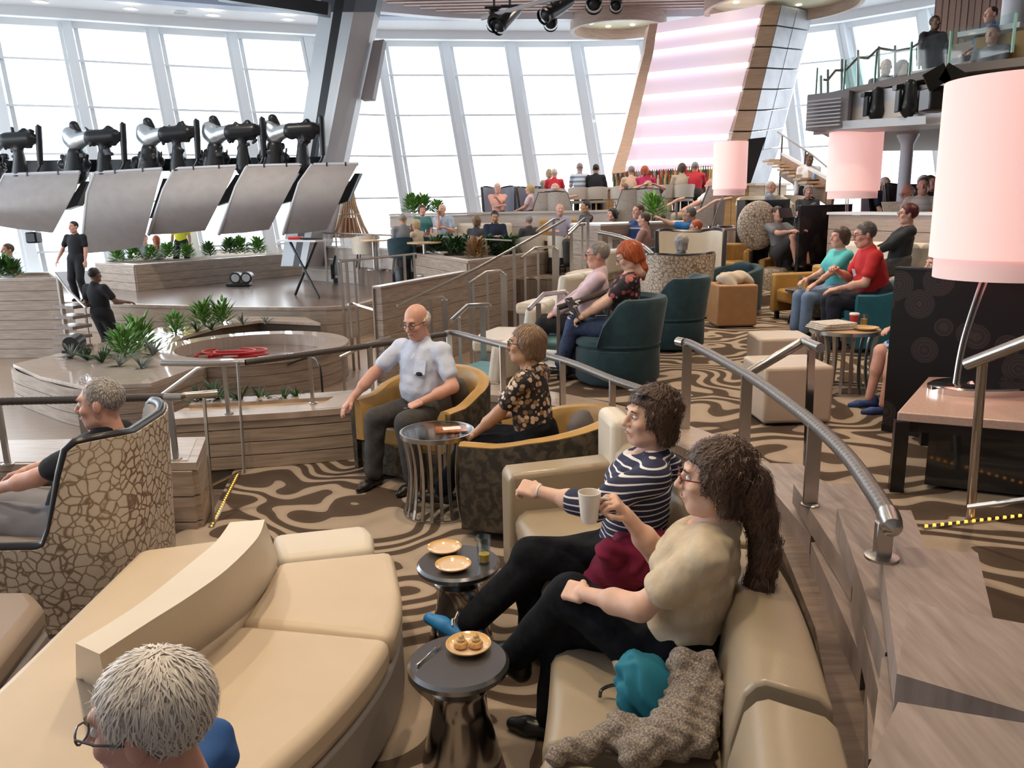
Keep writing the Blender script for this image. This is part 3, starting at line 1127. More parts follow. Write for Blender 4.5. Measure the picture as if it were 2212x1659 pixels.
# left ledge block and rail behind the wing chair
lbk = [(-4.6, 5.55), (-4.6, 5.02), (-2.08, 4.93), (-2.24, 5.52)]
lb2, _ = planter_box('ledge_block', 'low boarded ledge block behind the crackle-print wing chair', lbk, -1.1, 0., 6, .2)
lb2['category'] = 'ledge'
MB().prism([(-4.6, 5.5), (-4.6, 5.05), (-2.12, 4.96), (-2.26, 5.48)], -.05, .004).build('top_board', WOODTOP, lb2)
r2 = E('handrail', (0, 0, 0), 0, 'straight dark-wrapped handrail above the head of the person in the wing chair', 'handrail', 'handrails')
wrapped([G(-30, 868, RAILZ), G(180, 863, RAILZ), G(355, 858, RAILZ)], .026).build('grip', DWRAP, r2, True)
MB().tube([G(355, 858, RAILZ), G(392, 858, RAILZ), G(400, 855, RAILZ), G(470, 849, RAILZ)], .024, 10).build('end_tube', STEEL, r2, True)
for (px, py) in ((-5, 868), (172, 863), (365, 858)):
    t = G(px, py, RAILZ)
    post(r2, Vector((t.x, t.y, 0)), t, .035, .02)
# stair rail going down between the two
r3 = E('handrail', (0, 0, 0), 0, 'slim steel stair rail going down between ledge and planter', 'handrail', 'handrails')
a, b = G(450, 850, RAILZ), G(512, 788, RAILZ)
MB().tube([GY(330, 868, 7.4), GY(365, 842, 7.0), GY(430, 795, 6.4), GY(465, 783, 6.25)], .02, 8).build('end_tube', STEEL, r3, True)
MB().tube([G(440, 851, RAILZ), G(462, 1130, B0)], .012, 8).build('post', STEEL, r3, True)
MB().tube([G(513, 785, RAILZ), G(528, 1022, B0)], .012, 8).build('post', STEEL, r3, True)
MB().tube([GY(443, 1055, 5.2), G(520, 1018, B0 + .02)], .008, 6).build('lower_bar', STEEL, r3, True)
# lit stair edge going down left
ls = struct(E('trim_9'))
g0, g1 = G(456, 1140, B0), G(516, 1020, B0)
beam(g0 + Vector((0, 0, -.01)), g1 + Vector((0, 0, -.01)), .035, .03, (1, 0, 0)).build('edge_strip', STEEL, ls)
for k in range(26):
    p = g0.lerp(g1, (k + .5) / 26)
    MB().box((p.x, p.y, p.z + .006), (.008, .009, .006)).build('led', LEDW, ls)
for k in range(3):
    MB().prism([(g0.x - .36 - .3 * k, g0.y), (g0.x - .02 - .3 * k, g0.y), (g1.x - .02 - .3 * k, g1.y), (g1.x - .36 - .3 * k, g1.y)], C0, B0 - .14 * (k + 1)).build('step', WOODDARK, ls)

# ================================================================ stepped plank wall on the right
pw = struct(E('wall_plank_stack'))


def gp(lst, z):
    return [tuple(G(px, py, z).xy) for px, py in lst]


for z, pts in ((.12, ((1624, 1005), (1751, 1158), (1900, 1140), (1732, 1002), (1660, 1000))),
               (.25, ((1714, 1044), (1842, 1243), (2010, 1210), (1880, 1044))),
               (.37, ((1808, 1099), (1912, 1410), (2060, 1330), (1968, 1102))),
               (.50, ((1902, 1177), (1938, 1445), (2160, 1400), (2112, 1194), (2015, 1186))),
               (.62, ((1964, 1301), (1937, 1455), (2290, 1560), (2230, 1350))),
               (.72, ((1940, 1516), (1860, 1690), (2000, 1900), (2420, 1850), (2320, 1580)))):
    MB().prism(gp(pts, z), z - .1, z).build('plank', WOODBD, pw)
for z, pts in ((.02, ((1600, 1010), (1700, 1160), (1760, 1150), (1640, 1000))),
               (.14, ((1752, 1172), (1862, 1424), (1940, 1400), (1830, 1160))),
               (.26, ((1842, 1262), (1912, 1555), (1985, 1500), (1930, 1250))),
               (.36, ((1905, 1420), (1880, 1640), (1990, 1620), (1990, 1400))),
               (.14, ((1872, 1450), (1876, 1640), (1960, 1640), (1950, 1440)))):
    MB().prism(gp(pts, z), z - .12, z).build('plank', WOODBD, pw)
MB().strip([(1.36, 4.5), (1.36, 4.0), (1.31, 3.3), (1.2, 2.65), (1.02, 2.0), (.78, 1.3), (.5, .7)], [(-.35, B0), (-.06, B0), (-.06, -.02), (-.35, -.02)]).build('core', SHADOW, pw)
MB().strip([(1.36, 4.5), (1.36, 4.0), (1.31, 3.3), (1.2, 2.65), (1.02, 2.0), (.78, 1.3), (.5, .7)], [(-.02, -.02), (.10, -.02), (.10, .03), (-.02, .03)][::-1]).build('rail_board', WOODDARK, pw)

R2Z = .62
r4 = E('handrail', (0, 0, 0), 0, 'large curved grey wound handrail on the stepped plank wall behind the two seated people', 'handrail', 'handrails')
p4 = spline([G(px, py, R2Z) for px, py in ((1470, 738), (1500, 747), (1614, 810), (1690, 862), (1761, 918), (1830, 985), (1885, 1060), (1920, 1115))], 8)
wrapped(p4, .03, .034, 14).build('grip', SWRAP, r4, True)
MB().tube([G(1464, 737, R2Z), G(1478, 740, R2Z)], .032, 12).build('end_cap', STEEL, r4, True)
e0, e1 = G(1918, 1112, R2Z), G(1928, 1140, R2Z)
MB().tube([e0, e0.lerp(e1, .6), e1, e1 + Vector((.004, -.012, -.004))], [.034, .034, .03, .012], 14).build('end_cap', STEEL, r4, True)
MB().box((e1.x, e1.y + .05, .56), (.05, .03, .12)).build('bracket', STEEL, r4, bevel=.005)
MB().lathe([(.05, .5), (.05, .508), (.03, .512)], (e1.x, e1.y + .05, 0), 18).build('flange', STEEL, r4, True)
for (px, py, z) in ((1485, 744, 0.), (1614, 810, .10), (1761, 918, .25)):
    t = G(px, py, R2Z)
    post(r4, Vector((t.x, t.y, z)), t, .065, .014, (1, .1, 0), z > 0)
r5 = E('handrail', (0, 0, 0), 0, 'short polished steel handrail with a bend beside the pale cube ottomans', 'handrail', 'handrails')
q0, q1, q2 = G(1618, 806, R2Z), GY(1735, 737, 4.55), GY(1773, 752, 4.3)
MB().tube([q0, q0.lerp(q1, .9), q1, q1.lerp(q2, .2), q2], .027, 12).build('tube', STEEL, r5, True)
beam(Vector((q1.x + .03, q1.y - .1, 0)), q1.lerp(q2, .5), .05, .012, (.9, .4, 0)).build('post', DCHROME, r5)
r6 = E('handrail', (0, 0, 0), 0, 'polished steel handrail in front of the console with the big lamp', 'handrail', 'handrails')
s0, s1 = GY(2088, 787, 3.45), GY(2300, 705, 3.1)
MB().tube([s0, s1], .026, 12).build('tube', STEEL, r6, True)
MB().tube([GY(2123, 778, 3.43), G(2095, 1122, 0.)], .021, 12).build('post', STEEL, r6, True)
MB().tube([GY(2092, 1095, 3.5), GY(2300, 1068, 3.2)], .012, 8).build('lower_bar', STEEL, r6, True)
st_ = struct(E('trim_10'))
a, b = G(1992, 1142, 0.), G(2260, 1112, 0.)
beam(a, b, .03, .02, (0, 1, 0)).build('edge_strip', STEEL, st_)
for k in range(16):
    p = a.lerp(b, (k + .5) / 16)
    MB().box((p.x, p.y, .014), (.012, .009, .008)).build('led', LEDW, st_)

# ================================================================ champagne leather bench
bn = E('bench', (0, 0, 0), 0, 'long curved champagne leather bench where the two seated people sit', 'bench')
bfr = [(.0, 4.05), (.08, 3.5), (.13, 3.0), (.12, 2.62), (.05, 2.05), (-.10, 1.45)]
bbk = [(.55, 4.2), (.68, 3.6), (.72, 3.05), (.71, 2.5), (.58, 1.8), (.42, 1.2)]


def bench_piece(i0, i1, n=10):
    f = [p for p in spline([(*q, 0) for q in bfr], n)]
    b = [p for p in spline([(*q, 0) for q in bbk], n)]
    return f[i0:i1 + 1], b[i0:i1 + 1]


for (i0, i1) in ((0, 24), (25, 38), (39, 50)):
    f, b = bench_piece(i0, i1, 10)
    rs = []
    for p, q in zip(f, b):
        d = (q - p).normalized()
        rs.append([(p.x + d.x * .05, p.y + d.y * .05, B0 + .06), (p.x, p.y, -.14), (p.x, p.y, -.09), (p.x + d.x * .02, p.y + d.y * .02, -.052), (p.x + d.x * .06, p.y + d.y * .06, -.03), (q.x, q.y, -.045), (q.x, q.y, B0 + .06)])
    MB().rings(rs).build('seat', TAUPEL, bn, True, bevel=.012)
    rs = []
    for p, q in zip(f, b):
        d = (q - p).normalized()
        rs.append([(q.x + d.x * x, q.y + d.y * x, z) for x, z in ((-.04, -.05), (-.035, .1), (0, .26), (.03, .30), (.06, .315), (.20, .30), (.235, .27), (.25, -.3), (.0, -.3))])
    MB().rings(rs).build('backrest', TAUPEL, bn, True, bevel=.012)
arm = MB()
f, b = bench_piece(0, 4, 10)
rs = []
d = (Vector((*bbk[0], 0)) - Vector((*bfr[0], 0))).normalized()
t = Vector((-d.y, d.x, 0))
for s, z0, z1 in ((-.03, B0 + .05, .16), (0., B0 + .05, .185), (.62, B0 + .05, .19)):
    o0 = Vector((*bfr[0], 0)) + d * s
    rs.append([tuple(o0 - t * .02 + Vector((0, 0, z0))), tuple(o0 - t * .02 + Vector((0, 0, z1))), tuple(o0 + t * .17 + Vector((0, 0, z1))), tuple(o0 + t * .17 + Vector((0, 0, z0)))])
arm.rings(rs).build('armrest', TAUPEL, bn, bevel=.03, seg=3)
q = Vector((*bbk[0], 0))
MB().box((q.x + .03, q.y + .12, .13), (.14, .34, .62), rz=.15).build('end_cushion', CREAMW, bn, bevel=.05, seg=3)
MB().strip([tuple(Vector(p) + Vector((.08, 0))) for p in bfr], [(-.3, B0), (-.02, B0), (-.02, B0 + .06), (-.3, B0 + .06)]).build('plinth', BLACK, bn)

# ================================================================ ivory double sofa
ws = E('sofa', (0, 0, 0), 0, 'large two-sided curved ivory leather sofa with a low centre backrest', 'sofa')
ZS = -.03


def cushion(name, pts, z0, z1, mat, par, bev=.045):
    return MB().prism(pts, z0, z1).build(name, mat, par, bevel=bev, seg=3)


GREYB = M('sofa_grey_base', (.30, .27, .25), .5, bump=.06, bscale=140, scale=5)
fr = spline([(*p, 0) for p in gp(((848, 1186), (860, 1240), (867, 1300), (845, 1375), (790, 1460), (700, 1560), (580, 1670), (440, 1800)), ZS)], 4)
fr = [(p.x, p.y) for p in fr]
inn = gp(((250, 1720), (300, 1620), (394, 1447), (450, 1400), (518, 1344), (570, 1265), (598, 1212)), ZS)
split = 12
cushion('seat', fr[:split + 1] + [inn[4], inn[5], inn[6]], ZS - .14, ZS, CREAM, ws)
cushion('seat', fr[split:] + inn[:5], ZS - .14, ZS, CREAM, ws)
cen = Vector((sum(p[0] for p in fr + inn) / len(fr + inn), sum(p[1] for p in fr + inn) / len(fr + inn)))
shr = [tuple(cen + (Vector(p) - cen) * .985) for p in fr + inn]
MB().prism(shr, B0 + .03, ZS - .135).build('base', GREYB, ws, bevel=.02)
bk = gp(((300, 1184), (545, 1152), (600, 1212), (570, 1265), (518, 1344), (450, 1400), (394, 1447), (300, 1620), (250, 1760), (-200, 1850), (-330, 1790), (-150, 1610), (0, 1472)), ZS)
cushion('seat', bk, ZS - .14, ZS - .002, CREAM, ws)
MB().prism([tuple(Vector((-1.5, 2.8)) + (Vector(p) - Vector((-1.5, 2.8))) * .98) for p in bk], B0 + .03, ZS - .135).build('base', GREYB, ws, bevel=.02)
lft = [(163, 1390), (232, 1348), (310, 1297), (414, 1214), (466, 1170), (497, 1128)]
rgt = [(215, 1413), (321, 1344), (414, 1285), (492, 1228), (556, 1162), (572, 1122)]
rb = [(232, 1500), (330, 1475), (430, 1412), (525, 1335), (585, 1255), (601, 1207)]
rs = []
for l, r, b_ in zip(lft, rgt, rb):
    L_, R_, Bq = G(*l, .28), G(*r, .28), G(*b_, ZS - .02)
    w_ = (L_ - R_)
    Lb = Bq + w_ * 1.5
    Lb.z = ZS - .02
    rs.append([Lb, L_, R_, Bq])
cols = [spline([r[k] for r in rs], 4) for k in range(4)]
MB().rings([list(x) for x in zip(*cols)]).build('backrest', CREAMW, ws, bevel=.035, seg=3)
eo = E('bench', (0, 0, 0), 0, 'short ivory bench end beyond the backrest of the curved sofa', 'bench')
eb = gp(((586, 1152), (790, 1130), (806, 1148), (808, 1182), (606, 1206)), ZS)
cushion('seat', eb, ZS - .16, ZS, CREAMW, eo)
MB().prism(eb, B0 + .02, ZS - .15).build('base', GREYB, eo, bevel=.02)
ot = E('ottoman', (0, 0, 0), 0, 'brown leather ottoman cut by the left edge of the picture', 'ottoman')
ob = gp(((-150, 1275), (70, 1272), (92, 1300), (-20, 1440), (-200, 1440)), -.02)
BROWNL = M('brown_taupe_leather', (.30, .23, .18), .45, bump=.06, bscale=140, scale=5)
cushion('seat', ob, -.16, -.02, BROWNL, ot)
MB().prism(ob, B0, -.155).build('base', GREYB, ot, bevel=.02)


# ================================================================ chair kits
def uplan(w, d, n=10, r=None):
    """U path in plan, open to +y: from the left arm front round the back to the right arm front"""
    r = r or w / 2
    pts = []
    for i in range(n + 1):
        pts.append((-w / 2, d / 2 - (d - r) * i / n))
    m = 2 * n
    for i in range(1, m):
        a = PI + PI * i / m
        if r < w / 2 - 1e-6:
            if i <= m // 2:
                c, aa = (-w / 2 + r, -d / 2 + r), PI + (PI / 2) * (i / (m / 2))
            else:
                c, aa = (w / 2 - r, -d / 2 + r), 1.5 * PI + (PI / 2) * ((i - m / 2) / (m / 2))
            pts.append((c[0] + r * math.cos(aa), c[1] + r * math.sin(aa)))
        else:
            pts.append((r * math.cos(a), -d / 2 + r + r * math.sin(a)))
    for i in range(n + 1):
        pts.append((w / 2, -d / 2 + r + (d - r) * i / n))
    return pts


def tub_chair(name, label, loc, rz, outer, inner, w=.74, d=.74, arm=.60, back_=.76, group=None, cushion_mat=None, flare=.05, pillow=None):
    o = E(name, loc, rz, label, 'armchair', group)
    P = uplan(w, d, 8)
    hf = lambda t: arm + (back_ - arm) * max(0., math.sin(PI * min(max((t - .12) / .76, 0), 1))) ** 1.5
    MB().strip(P, lambda t: [(0, .06), (.035, .06), (.035 + flare * .3, hf(t) - .03), (.03 + flare * .3, hf(t)), (0, hf(t))]).build('shell', outer, o, True, bevel=0)
    MB().strip(P, lambda t: [(-.075, .30), (.002, .30), (.03 + flare * .25, hf(t) + .006), (.01, hf(t) + .022), (-.04, hf(t) + .012), (-.07, hf(t) - .04)]).build('lining', inner, o, True)
    S = uplan(w - .13, d - .10, 6)
    MB().prism(S, .26, .43).build('seat', cushion_mat or inner, o, bevel=.035, seg=3)
    MB().prism(uplan(w - .06, d - .04, 6), .05, .28).build('base', outer, o)
    for sx in (-1, 1):
        for sy in (-1, 1):
            MB().lathe([(.02, 0), (.025, .06)], (sx * w * .32, sy * d * .3, 0), 8).build('foot', BLACK, o)
    if pillow:
        q = SDF().ell((0, -d * .28, .58), (.19, .075, .16), Matrix.Rotation(-.25, 3, 'X'))
        q.box((0, -d * .28, .58), (.14, .01, .11), Matrix.Rotation(-.25, 3, 'X'), .03, .05)
        obj('pillow', q.mesh('pillow', .02), pillow, o)
    return o


def wing_chair(name, label, loc, rz, w=.84, d=.82, arm=.56, top=1.04, group=None, far=False, outer=CRACK, lining=M('wing_lining', (.33, .28, .24), .5)):
    o = E(name, loc, rz, label, 'armchair', group)
    n = 6 if far else 14
    P = uplan(w, d, n, .30)

    def hf(t):
        u = min(t, 1 - t) / .5          # 0 at arm front, 1 at middle of back
        a, b = (.30, .52) if far else (.52, .72)
        s = min(max((u - a) / (b - a), 0), 1)
        s = s * s * (3 - 2 * s)
        return arm + (top - arm) * (s + .06 * math.sin(PI * min(max((u - .5) / .5, 0), 1)) - (.06 if s > .99 else 0))

    def bulge(t):                        # wings reach forward over the notch
        return 0.
    lean = .10
    prof = lambda t: [(0, .03), (.03, .03), (.03 + lean * .5 * (hf(t) / top), hf(t)), (lean * .5 * (hf(t) / top), hf(t))]
    MB().strip(P, prof).build('shell', outer, o, True)
    MB().strip(P, lambda t: [(-.06, .28), (.0, .28), (lean * .5 * hf(t) / top + .002, hf(t) - .008), (-.05 + lean * .5 * hf(t) / top, hf(t) - .012)]).build('lining', lining, o, True)
    tp = []
    m = len(P)
    for i, p in enumerate(P):
        t = i / (m - 1)
        a = Vector(P[max(i - 1, 0)])
        b = Vector(P[min(i + 1, m - 1)])
        tt = (b - a).normalized()
        nr = Vector((tt.y, -tt.x))
        off = lean * .5 * hf(t) / top - .005
        tp.append((p[0] + nr.x * off, p[1] + nr.y * off, hf(t)))
    MB().tube(tp, .028 if not far else .032, 6 if far else 10).build('trim', BLACK, o, True)
    MB().prism(uplan(w - .1, d - .06, 4, .28), .22, .42).build('seat', lining, o, bevel=0 if far else .03)
    MB().box((0, .03, .03), (w * .7, d * .7, .06)).build('plinth', BLACK, o)
    return o


wing_chair('wing_chair', 'crackle-print wing chair with black trim in the left foreground, holding a person in black', (-2.46, 4.02, B0), math.radians(90), w=.90, d=.98, arm=.48, top=.98, group='crackle-print wing chairs')
tub_chair('tub_chair', 'mustard leather tub chair in which the person in the pale blue shirt sits', (-.63, 6.02, B0), math.radians(148), DARKPAT, MUSTARD, .86, .80, .60, .76, 'mustard tub chairs by the glass table', pillow=SLATE)
tub_chair('tub_chair', 'mustard leather tub chair in which the person in the floral blouse sits', (.22, 4.98, B0), math.radians(72), DARKPAT, MUSTARD, .86, .86, .60, .72, 'mustard tub chairs by the glass table', pillow=SLATE)


def rod_table(label, loc, r=.26, h=.55, nrod=22, top=None, group='drum side tables with curved chrome rods', topmat=TGLASS):
    o = E('side_table', loc, 0, label, 'table', group)
    MB().lathe([(.001, h - .012), (r - .012, h - .012), (r - .012, h), (.001, h)], n=36).build('top', topmat, o, True)
    MB().lathe([(r - .012, h - .028), (r, h - .028), (r, h + .002), (r - .012, h + .002), (r - .012, h - .028)], n=36, cap=False).build('rim', STEEL, o, True)
    MB().lathe([(r * .93, 0), (r * 1.0, 0), (r * 1.0, .014), (r * .93, .014), (r * .93, 0)], n=36, cap=False).build('base_ring', STEEL, o, True)
    rod = MB()
    pr = [(r * (.97 - .16 * math.sin(PI * k / 8)), h * k / 8 + (.01 if k == 0 else -.02 if k == 8 else 0)) for k in range(9)]
    rs = [[(x - .006, -.011, z), (x + .004, -.011, z), (x + .004, .011, z), (x - .006, .011, z)] for x, z in pr]
    rod.rings(rs)
    me = rod.mesh('rod')
    me.materials.append(STEEL)
    for k in range(nrod):
        q = obj('rod', me, None, o)
        q.rotation_euler = (0, 0, 2 * PI * k / nrod)
    return o


gt = G(944, 930, .12)
rod_table('glass-topped drum table with curved chrome rods in front of the person in pale blue', (gt.x, gt.y, B0), .25, .57)


def drum_table(label, loc, r=.19, h=.41, group='smoked-chrome drum tables'):
    o = E('drum_table', loc, 0, label, 'table', group)
    MB().lathe([(.001, h), (r - .012, h), (r, h - .012), (r - .002, h - .03), (r * .8, h - .055), (r * .45, h - .065)], n=48, cap=False).build('top', M('smoked_metal_top', (.30, .31, .33), .22, .9), o, True)
    MB().lathe([(r * .45, h - .065), (r * .52, h - .085), (r * .60, h - .10), (r * .52, h - .13), (r * .55, h * .5), (r * .70, h * .2), (r * .80, 0)], n=48, cap=False).build('stem', DCHROME, o, True)
    return o


tA = G(990, 1425, B0 + .41)
drum_table('smoked-chrome drum table holding the plate of pastries and fork', (tA.x, tA.y, B0), .187, .41)
tB = G(990, 1212, B0 + .41)
drum_table('smoked-chrome drum table holding two empty plates and two tumblers', (tB.x, tB.y, B0), .195, .41)
TT = B0 + .41
def _plate(nt, N, L, b, vec):
    n = N.new('ShaderNodeVectorMath')
    n.operation = 'LENGTH'
    L.new(vec, n.inputs[0])
    v = mth(N, L, 'MULTIPLY', n.outputs['Value'], 10.)
    L.new(ramp(N, L, v, [(0., (.76, .58, .42)), (.62, (.78, .60, .43)), (.82, (.62, .36, .10)), (.93, (.72, .52, .30))]), b.inputs['Base Color'])
    b.inputs['Roughness'].default_value = .12


PLATE = mat_custom('honey_glazed_stoneware', _plate)


def plate(label, loc, r=.09):
    o = MB().lathe([(.001, .004), (r * .6, .004), (r * .75, .008), (r, .022), (r * 1.0, .026), (r * .96, .026), (r * .72, .013), (r * .55, .009), (.001, .009)], n=40, cap=False).build('plate', PLATE, None, True)
    o.location = loc
    return tag(o, label, 'plate', 'honey-glazed plates')


for (px, py, lab, r) in ((1012, 1394, 'honey-glazed plate with two cream puffs on the nearer drum table', .085), (960, 1184, 'empty honey-glazed plate farther back on the farther drum table', .083), (979, 1221, 'empty honey-glazed plate nearer the front on the farther drum table', .083)):
    p = G(px, py, TT + .015)
    plate(lab, (p.x, p.y, TT), r)
PASTRY = M('choux_pastry', (.66, .40, .15), .5, var=.35, scale=45, bump=.5, bscale=60)
CREAMF = M('whipped_cream', (.86, .72, .50), .5)
pc = G(1012, 1394, TT + .02)
for dx, dy, lab in ((-.028, .002, 'cream puff on the left of the pastry plate'), (.027, .002, 'cream puff on the right of the pastry plate')):
    s = SDF().ell((0, 0, .018), (.026, .024, .016), k=.006)
    for k in range(7):
        a = k * .9
        s.ell((.016 * math.cos(a), .016 * math.sin(a), .022), (.012, .012, .012), k=.004)
    o = obj('cream_puff', s.mesh('cream_puff', .0035), PASTRY)
    o.location = (pc.x + dx, pc.y + dy, TT + .005)
    s2 = SDF().ell((0, 0, .038), (.017, .016, .009), k=.005).ell((.003, .002, .05), (.010, .010, .008), k=.005).cone((0, 0, .05), (.002, .002, .064), .008, .002, .006)
    obj('cream_top', s2.mesh('cream_top', .003), M('browned_cream', (.66, .45, .22), .45, var=.3, scale=60), o)
    tag(o, lab, 'pastry', 'cream puffs')
# fork
fk = E('fork', G(928, 1415, TT + .004), math.radians(-28), 'steel fork lying beside the pastry plate', 'fork')
MB().tube([(0, -.085, .003), (0, -.03, .003), (0, .03, .006), (0, .04, .004)], [.006, .004, .0028, .006], 8).build('handle', CHROME, fk, True)
for x in (-.0075, -.0025, .0025, .0075):
    MB().tube([(x * .7, .038, .004), (x, .05, .003), (x, .085, .006)], [.002, .0022, .0012], 6).build('tine', CHROME, fk, True)


def tumbler(label, loc, h=.11, r=.032, fill=None, mat=TUMBLER):
    o = MB().lathe([(.001, .003), (r * .8, .003), (r, h), (r * .93, h), (r * .75, .008), (.001, .008)], n=24, cap=False).build('tumbler', mat, None, True)
    o.location = loc
    tag(o, label, 'glass')
    if fill:
        MB().lathe([(.001, .009), (r * .73, .009), (r * .76, fill[1]), (.001, fill[1])], n=24).build('drink', fill[0], o, True)
    return o


JUICE = M('orange_juice', (.85, .48, .05), .3)
p = G(1040, 1190, TT + .05)
tumbler('empty blue plastic tumbler farther back on the farther drum table', (p.x + .005, p.y + .02, TT), .115)
p = G(1046, 1215, TT)
tumbler('blue plastic tumbler with a little orange juice on the farther drum table', (p.x, p.y, TT), .13, .034, (JUICE, .045))
# menu booklet on the glass table
mb_ = E('booklet', (gt.x + .095, gt.y + .0, B0 + .572), math.radians(8), 'glossy brown booklet with a white card on the glass drum table', 'booklet')
MB().box((0, 0, .004), (.21, .15, .008)).build('cover', M('booklet_brown', (.30, .09, .025), .25, var=.5, scale=14), mb_)
MB().box((.005, .01, .009), (.12, .075, .002), rz=.05).build('card', M('card_white', (.85, .80, .74), .5), mb_)
# ================================================================ console, big lamps, ring-print screens
QUARTZ = M('pink_quartz_top', (.62, .44, .38), .18, var=.08, scale=60)
co = E('console', (0, 0, 0), 0, 'low console with a pinkish stone top and black frame carrying the big lamp', 'console')
ctop = [(2.08, 4.16), (2.69, 5.02), (4.1, 4.75), (3.6, 3.45)]
MB().prism(ctop, .40, .45).build('top', QUARTZ, co, bevel=.006)
cc = Vector((3.1, 4.35))
inn_ = [tuple(cc + (Vector(p) - cc) * .97) for p in ctop]
for p in inn_:
    MB().box((p[0], p[1], .19), (.07, .07, .42), rz=-.3).build('leg', BLACK, co)
MB().prism([tuple(cc + (Vector(p) - cc) * .95) for p in ctop], .34, .40).build('apron', BLACK, co)
MB().prism([tuple(cc + (Vector(p) - cc) * .80) for p in ctop], .02, .34).build('smoked_panel', M('smoked_glass', (.03, .03, .032), .08), co)


def shade_mat(name, c, e):
    def fn(nt, N, L, b, vec):
        b.inputs['Base Color'].default_value = (.85, .72, .70, 1)
        b.inputs['Emission Color'].default_value = (*c, 1)
        b.inputs['Emission Strength'].default_value = e
        b.inputs['Roughness'].default_value = .8
    return mat_custom(name, fn)


SHADE = shade_mat('pink_lit_shade', (1., .50, .46), .52)
SHADE2 = shade_mat('pink_inner_shade', (.95, .45, .44), .22)


def big_lamp(label, base, axis, zb, zt, r, stem_from=None):
    o = E('table_lamp', base, 0, label, 'lamp', 'giant pink drum-shade lamps')
    ax = Vector(axis) - Vector((base[0], base[1]))
    h0, h1 = zb - base[2], zt - base[2]
    MB().lathe([(.001, .045), (r * .80, .045), (r * .84, .035), (r * .84, 0), (.001, 0)], n=40, sy=.55).build('base', CHROME, o, True)
    st0 = Vector((-r * .45, 0, .02)) if stem_from is None else Vector(stem_from)
    for k in (-1, 1):
        MB().tube(spline([st0 + Vector((k * .012, 0, 0)), st0.lerp(Vector((ax.x, ax.y, h0)), .45) + Vector((-r * .18 + k * .012, 0, 0)), Vector((ax.x - r * .2 + k * .02, ax.y, h0 + .1))], 8), .010, 8).build('stem', STEEL, o, True)
    MB().lathe([(.03, .02), (.03, .045), (.012, .06), (.001, .06)], (st0.x + .09, st0.y, 0), 14).build('knob', CHROME, o, True)
    MB().lathe([(r, h0 + .10), (r, h1), (r - .012, h1), (r - .012, h0 + .10), (r, h0 + .10)], (ax.x, ax.y, 0), 64, cap=False).build('shade', SHADE, o, True)
    MB().lathe([(r * .93, h0 - .02), (r * .93, h0 + .3), (r * .91, h0 + .3), (r * .91, h0 - .02), (r * .93, h0 - .02)], (ax.x, ax.y, 0), 64, cap=False).build('inner_shade', SHADE2, o, True)
    MB().lathe([(.001, h1 - .03), (r - .012, h1 - .03)], (ax.x, ax.y, 0), 40, cap=False).build('diffuser', SHADE, o)
    return o


lpos = GY(2130, 848, 4.62)
lax = GY(2192, 400, 4.72)
big_lamp('nearest and largest pink drum-shade lamp, on the console at the right edge', (lpos.x, lpos.y, .45), lax.xy, 1.13, 2.22, .41)
CONM = M('pale_console', (.55, .42, .34), .3)
for (px, py, yy, ax, zb, zt, r, lab, cl) in ((1862, 527, 13., 1845, 1.62, 2.62, .40, 'middle pink drum-shade lamp behind the mustard armchairs', 'low pale console under the middle pink lamp'), (1556, 492, 16., 1577, 1.74, 2.72, .325, 'farthest and smallest pink drum-shade lamp in front of the bar', 'low pale console under the farthest pink lamp')):
    b = GY(px, py, yy)
    a = GY(ax, 360, yy)
    big_lamp(lab, (b.x, b.y, b.z), a.xy, zb, zt, r)
    c_ = E('console', (b.x, b.y, 0), 0, cl, 'console', 'pale consoles under the far lamps')
    MB().box((.1, 0, b.z - .03), (1.0, .55, .06)).build('top', CONM, c_, bevel=.005)
    for sx in (-.35, .55):
        MB().box((sx, 0, (b.z - .06 + T1 * (yy > 15)) / 2), (.08, .5, b.z - .06 - T1 * (yy > 15))).build('leg', BLACK, c_)


def screen(label, pts, z0, z1, th=.05, group='dark ring-print screens'):
    o = E('screen', (0, 0, 0), 0, label, 'screen', group)
    MB().strip(pts, [(-th / 2, z0), (th / 2, z0), (th / 2, z1), (-th / 2, z1)]).build('panel', RINGS, o)
    MB().strip(pts, [(-th / 2 - .01, z1), (th / 2 + .01, z1), (th / 2 + .01, z1 + .012), (-th / 2 - .01, z1 + .012)]).build('cap', BLACK, o)
    MB().strip(pts, [(-th / 2 - .01, z0), (th / 2 + .01, z0), (th / 2 + .01, z0 + .05), (-th / 2 - .01, z0 + .05)]).build('plinth', BLACK, o)
    return o


s0, s1 = G(1937, 580, 1.12), G(2230, 592, 1.12)
screen('large dark ring-print screen behind the console with the big lamp', [tuple(s0.xy), tuple(s1.xy), tuple((s1 + (s1 - s0) * .8).xy)], 0., 1.12)
u0, u1 = GY(1586, 434, 15.2), GY(1705, 432, 14.6)
screen('dark curved ring-print screen behind the round crackle seat', [(u0.x, u0.y - .8), (u0.x + .05, u0.y - .1), (u0.x + .3, u0.y + .1), (u1.x, u1.y)], T1, u0.z)
u0, u1 = GY(1727, 445, 13.2), GY(1802, 441, 13.8)
screen('dark ring-print screen just left of the middle pink lamp', [(u0.x, u0.y), (u1.x, u1.y), (u1.x + .5, u1.y + .5)], 0., u0.z)

# ================================================================ cube ottomans
CUBE = M('pale_taupe_leather', (.52, .42, .34), .4, bump=.06, bscale=140, scale=5, var=.04)


def cube(label, c, s, h, rz, mat, base=A0):
    o = E('ottoman', (c[0], c[1], base), rz, label, 'ottoman', 'cube ottomans')
    MB().box((0, 0, h / 2 + .01), (s, s, h - .02)).build('body', mat, o, bevel=.025, seg=3)
    MB().box((0, 0, .01), (s * .85, s * .85, .02)).build('plinth', BLACK, o)
    return o


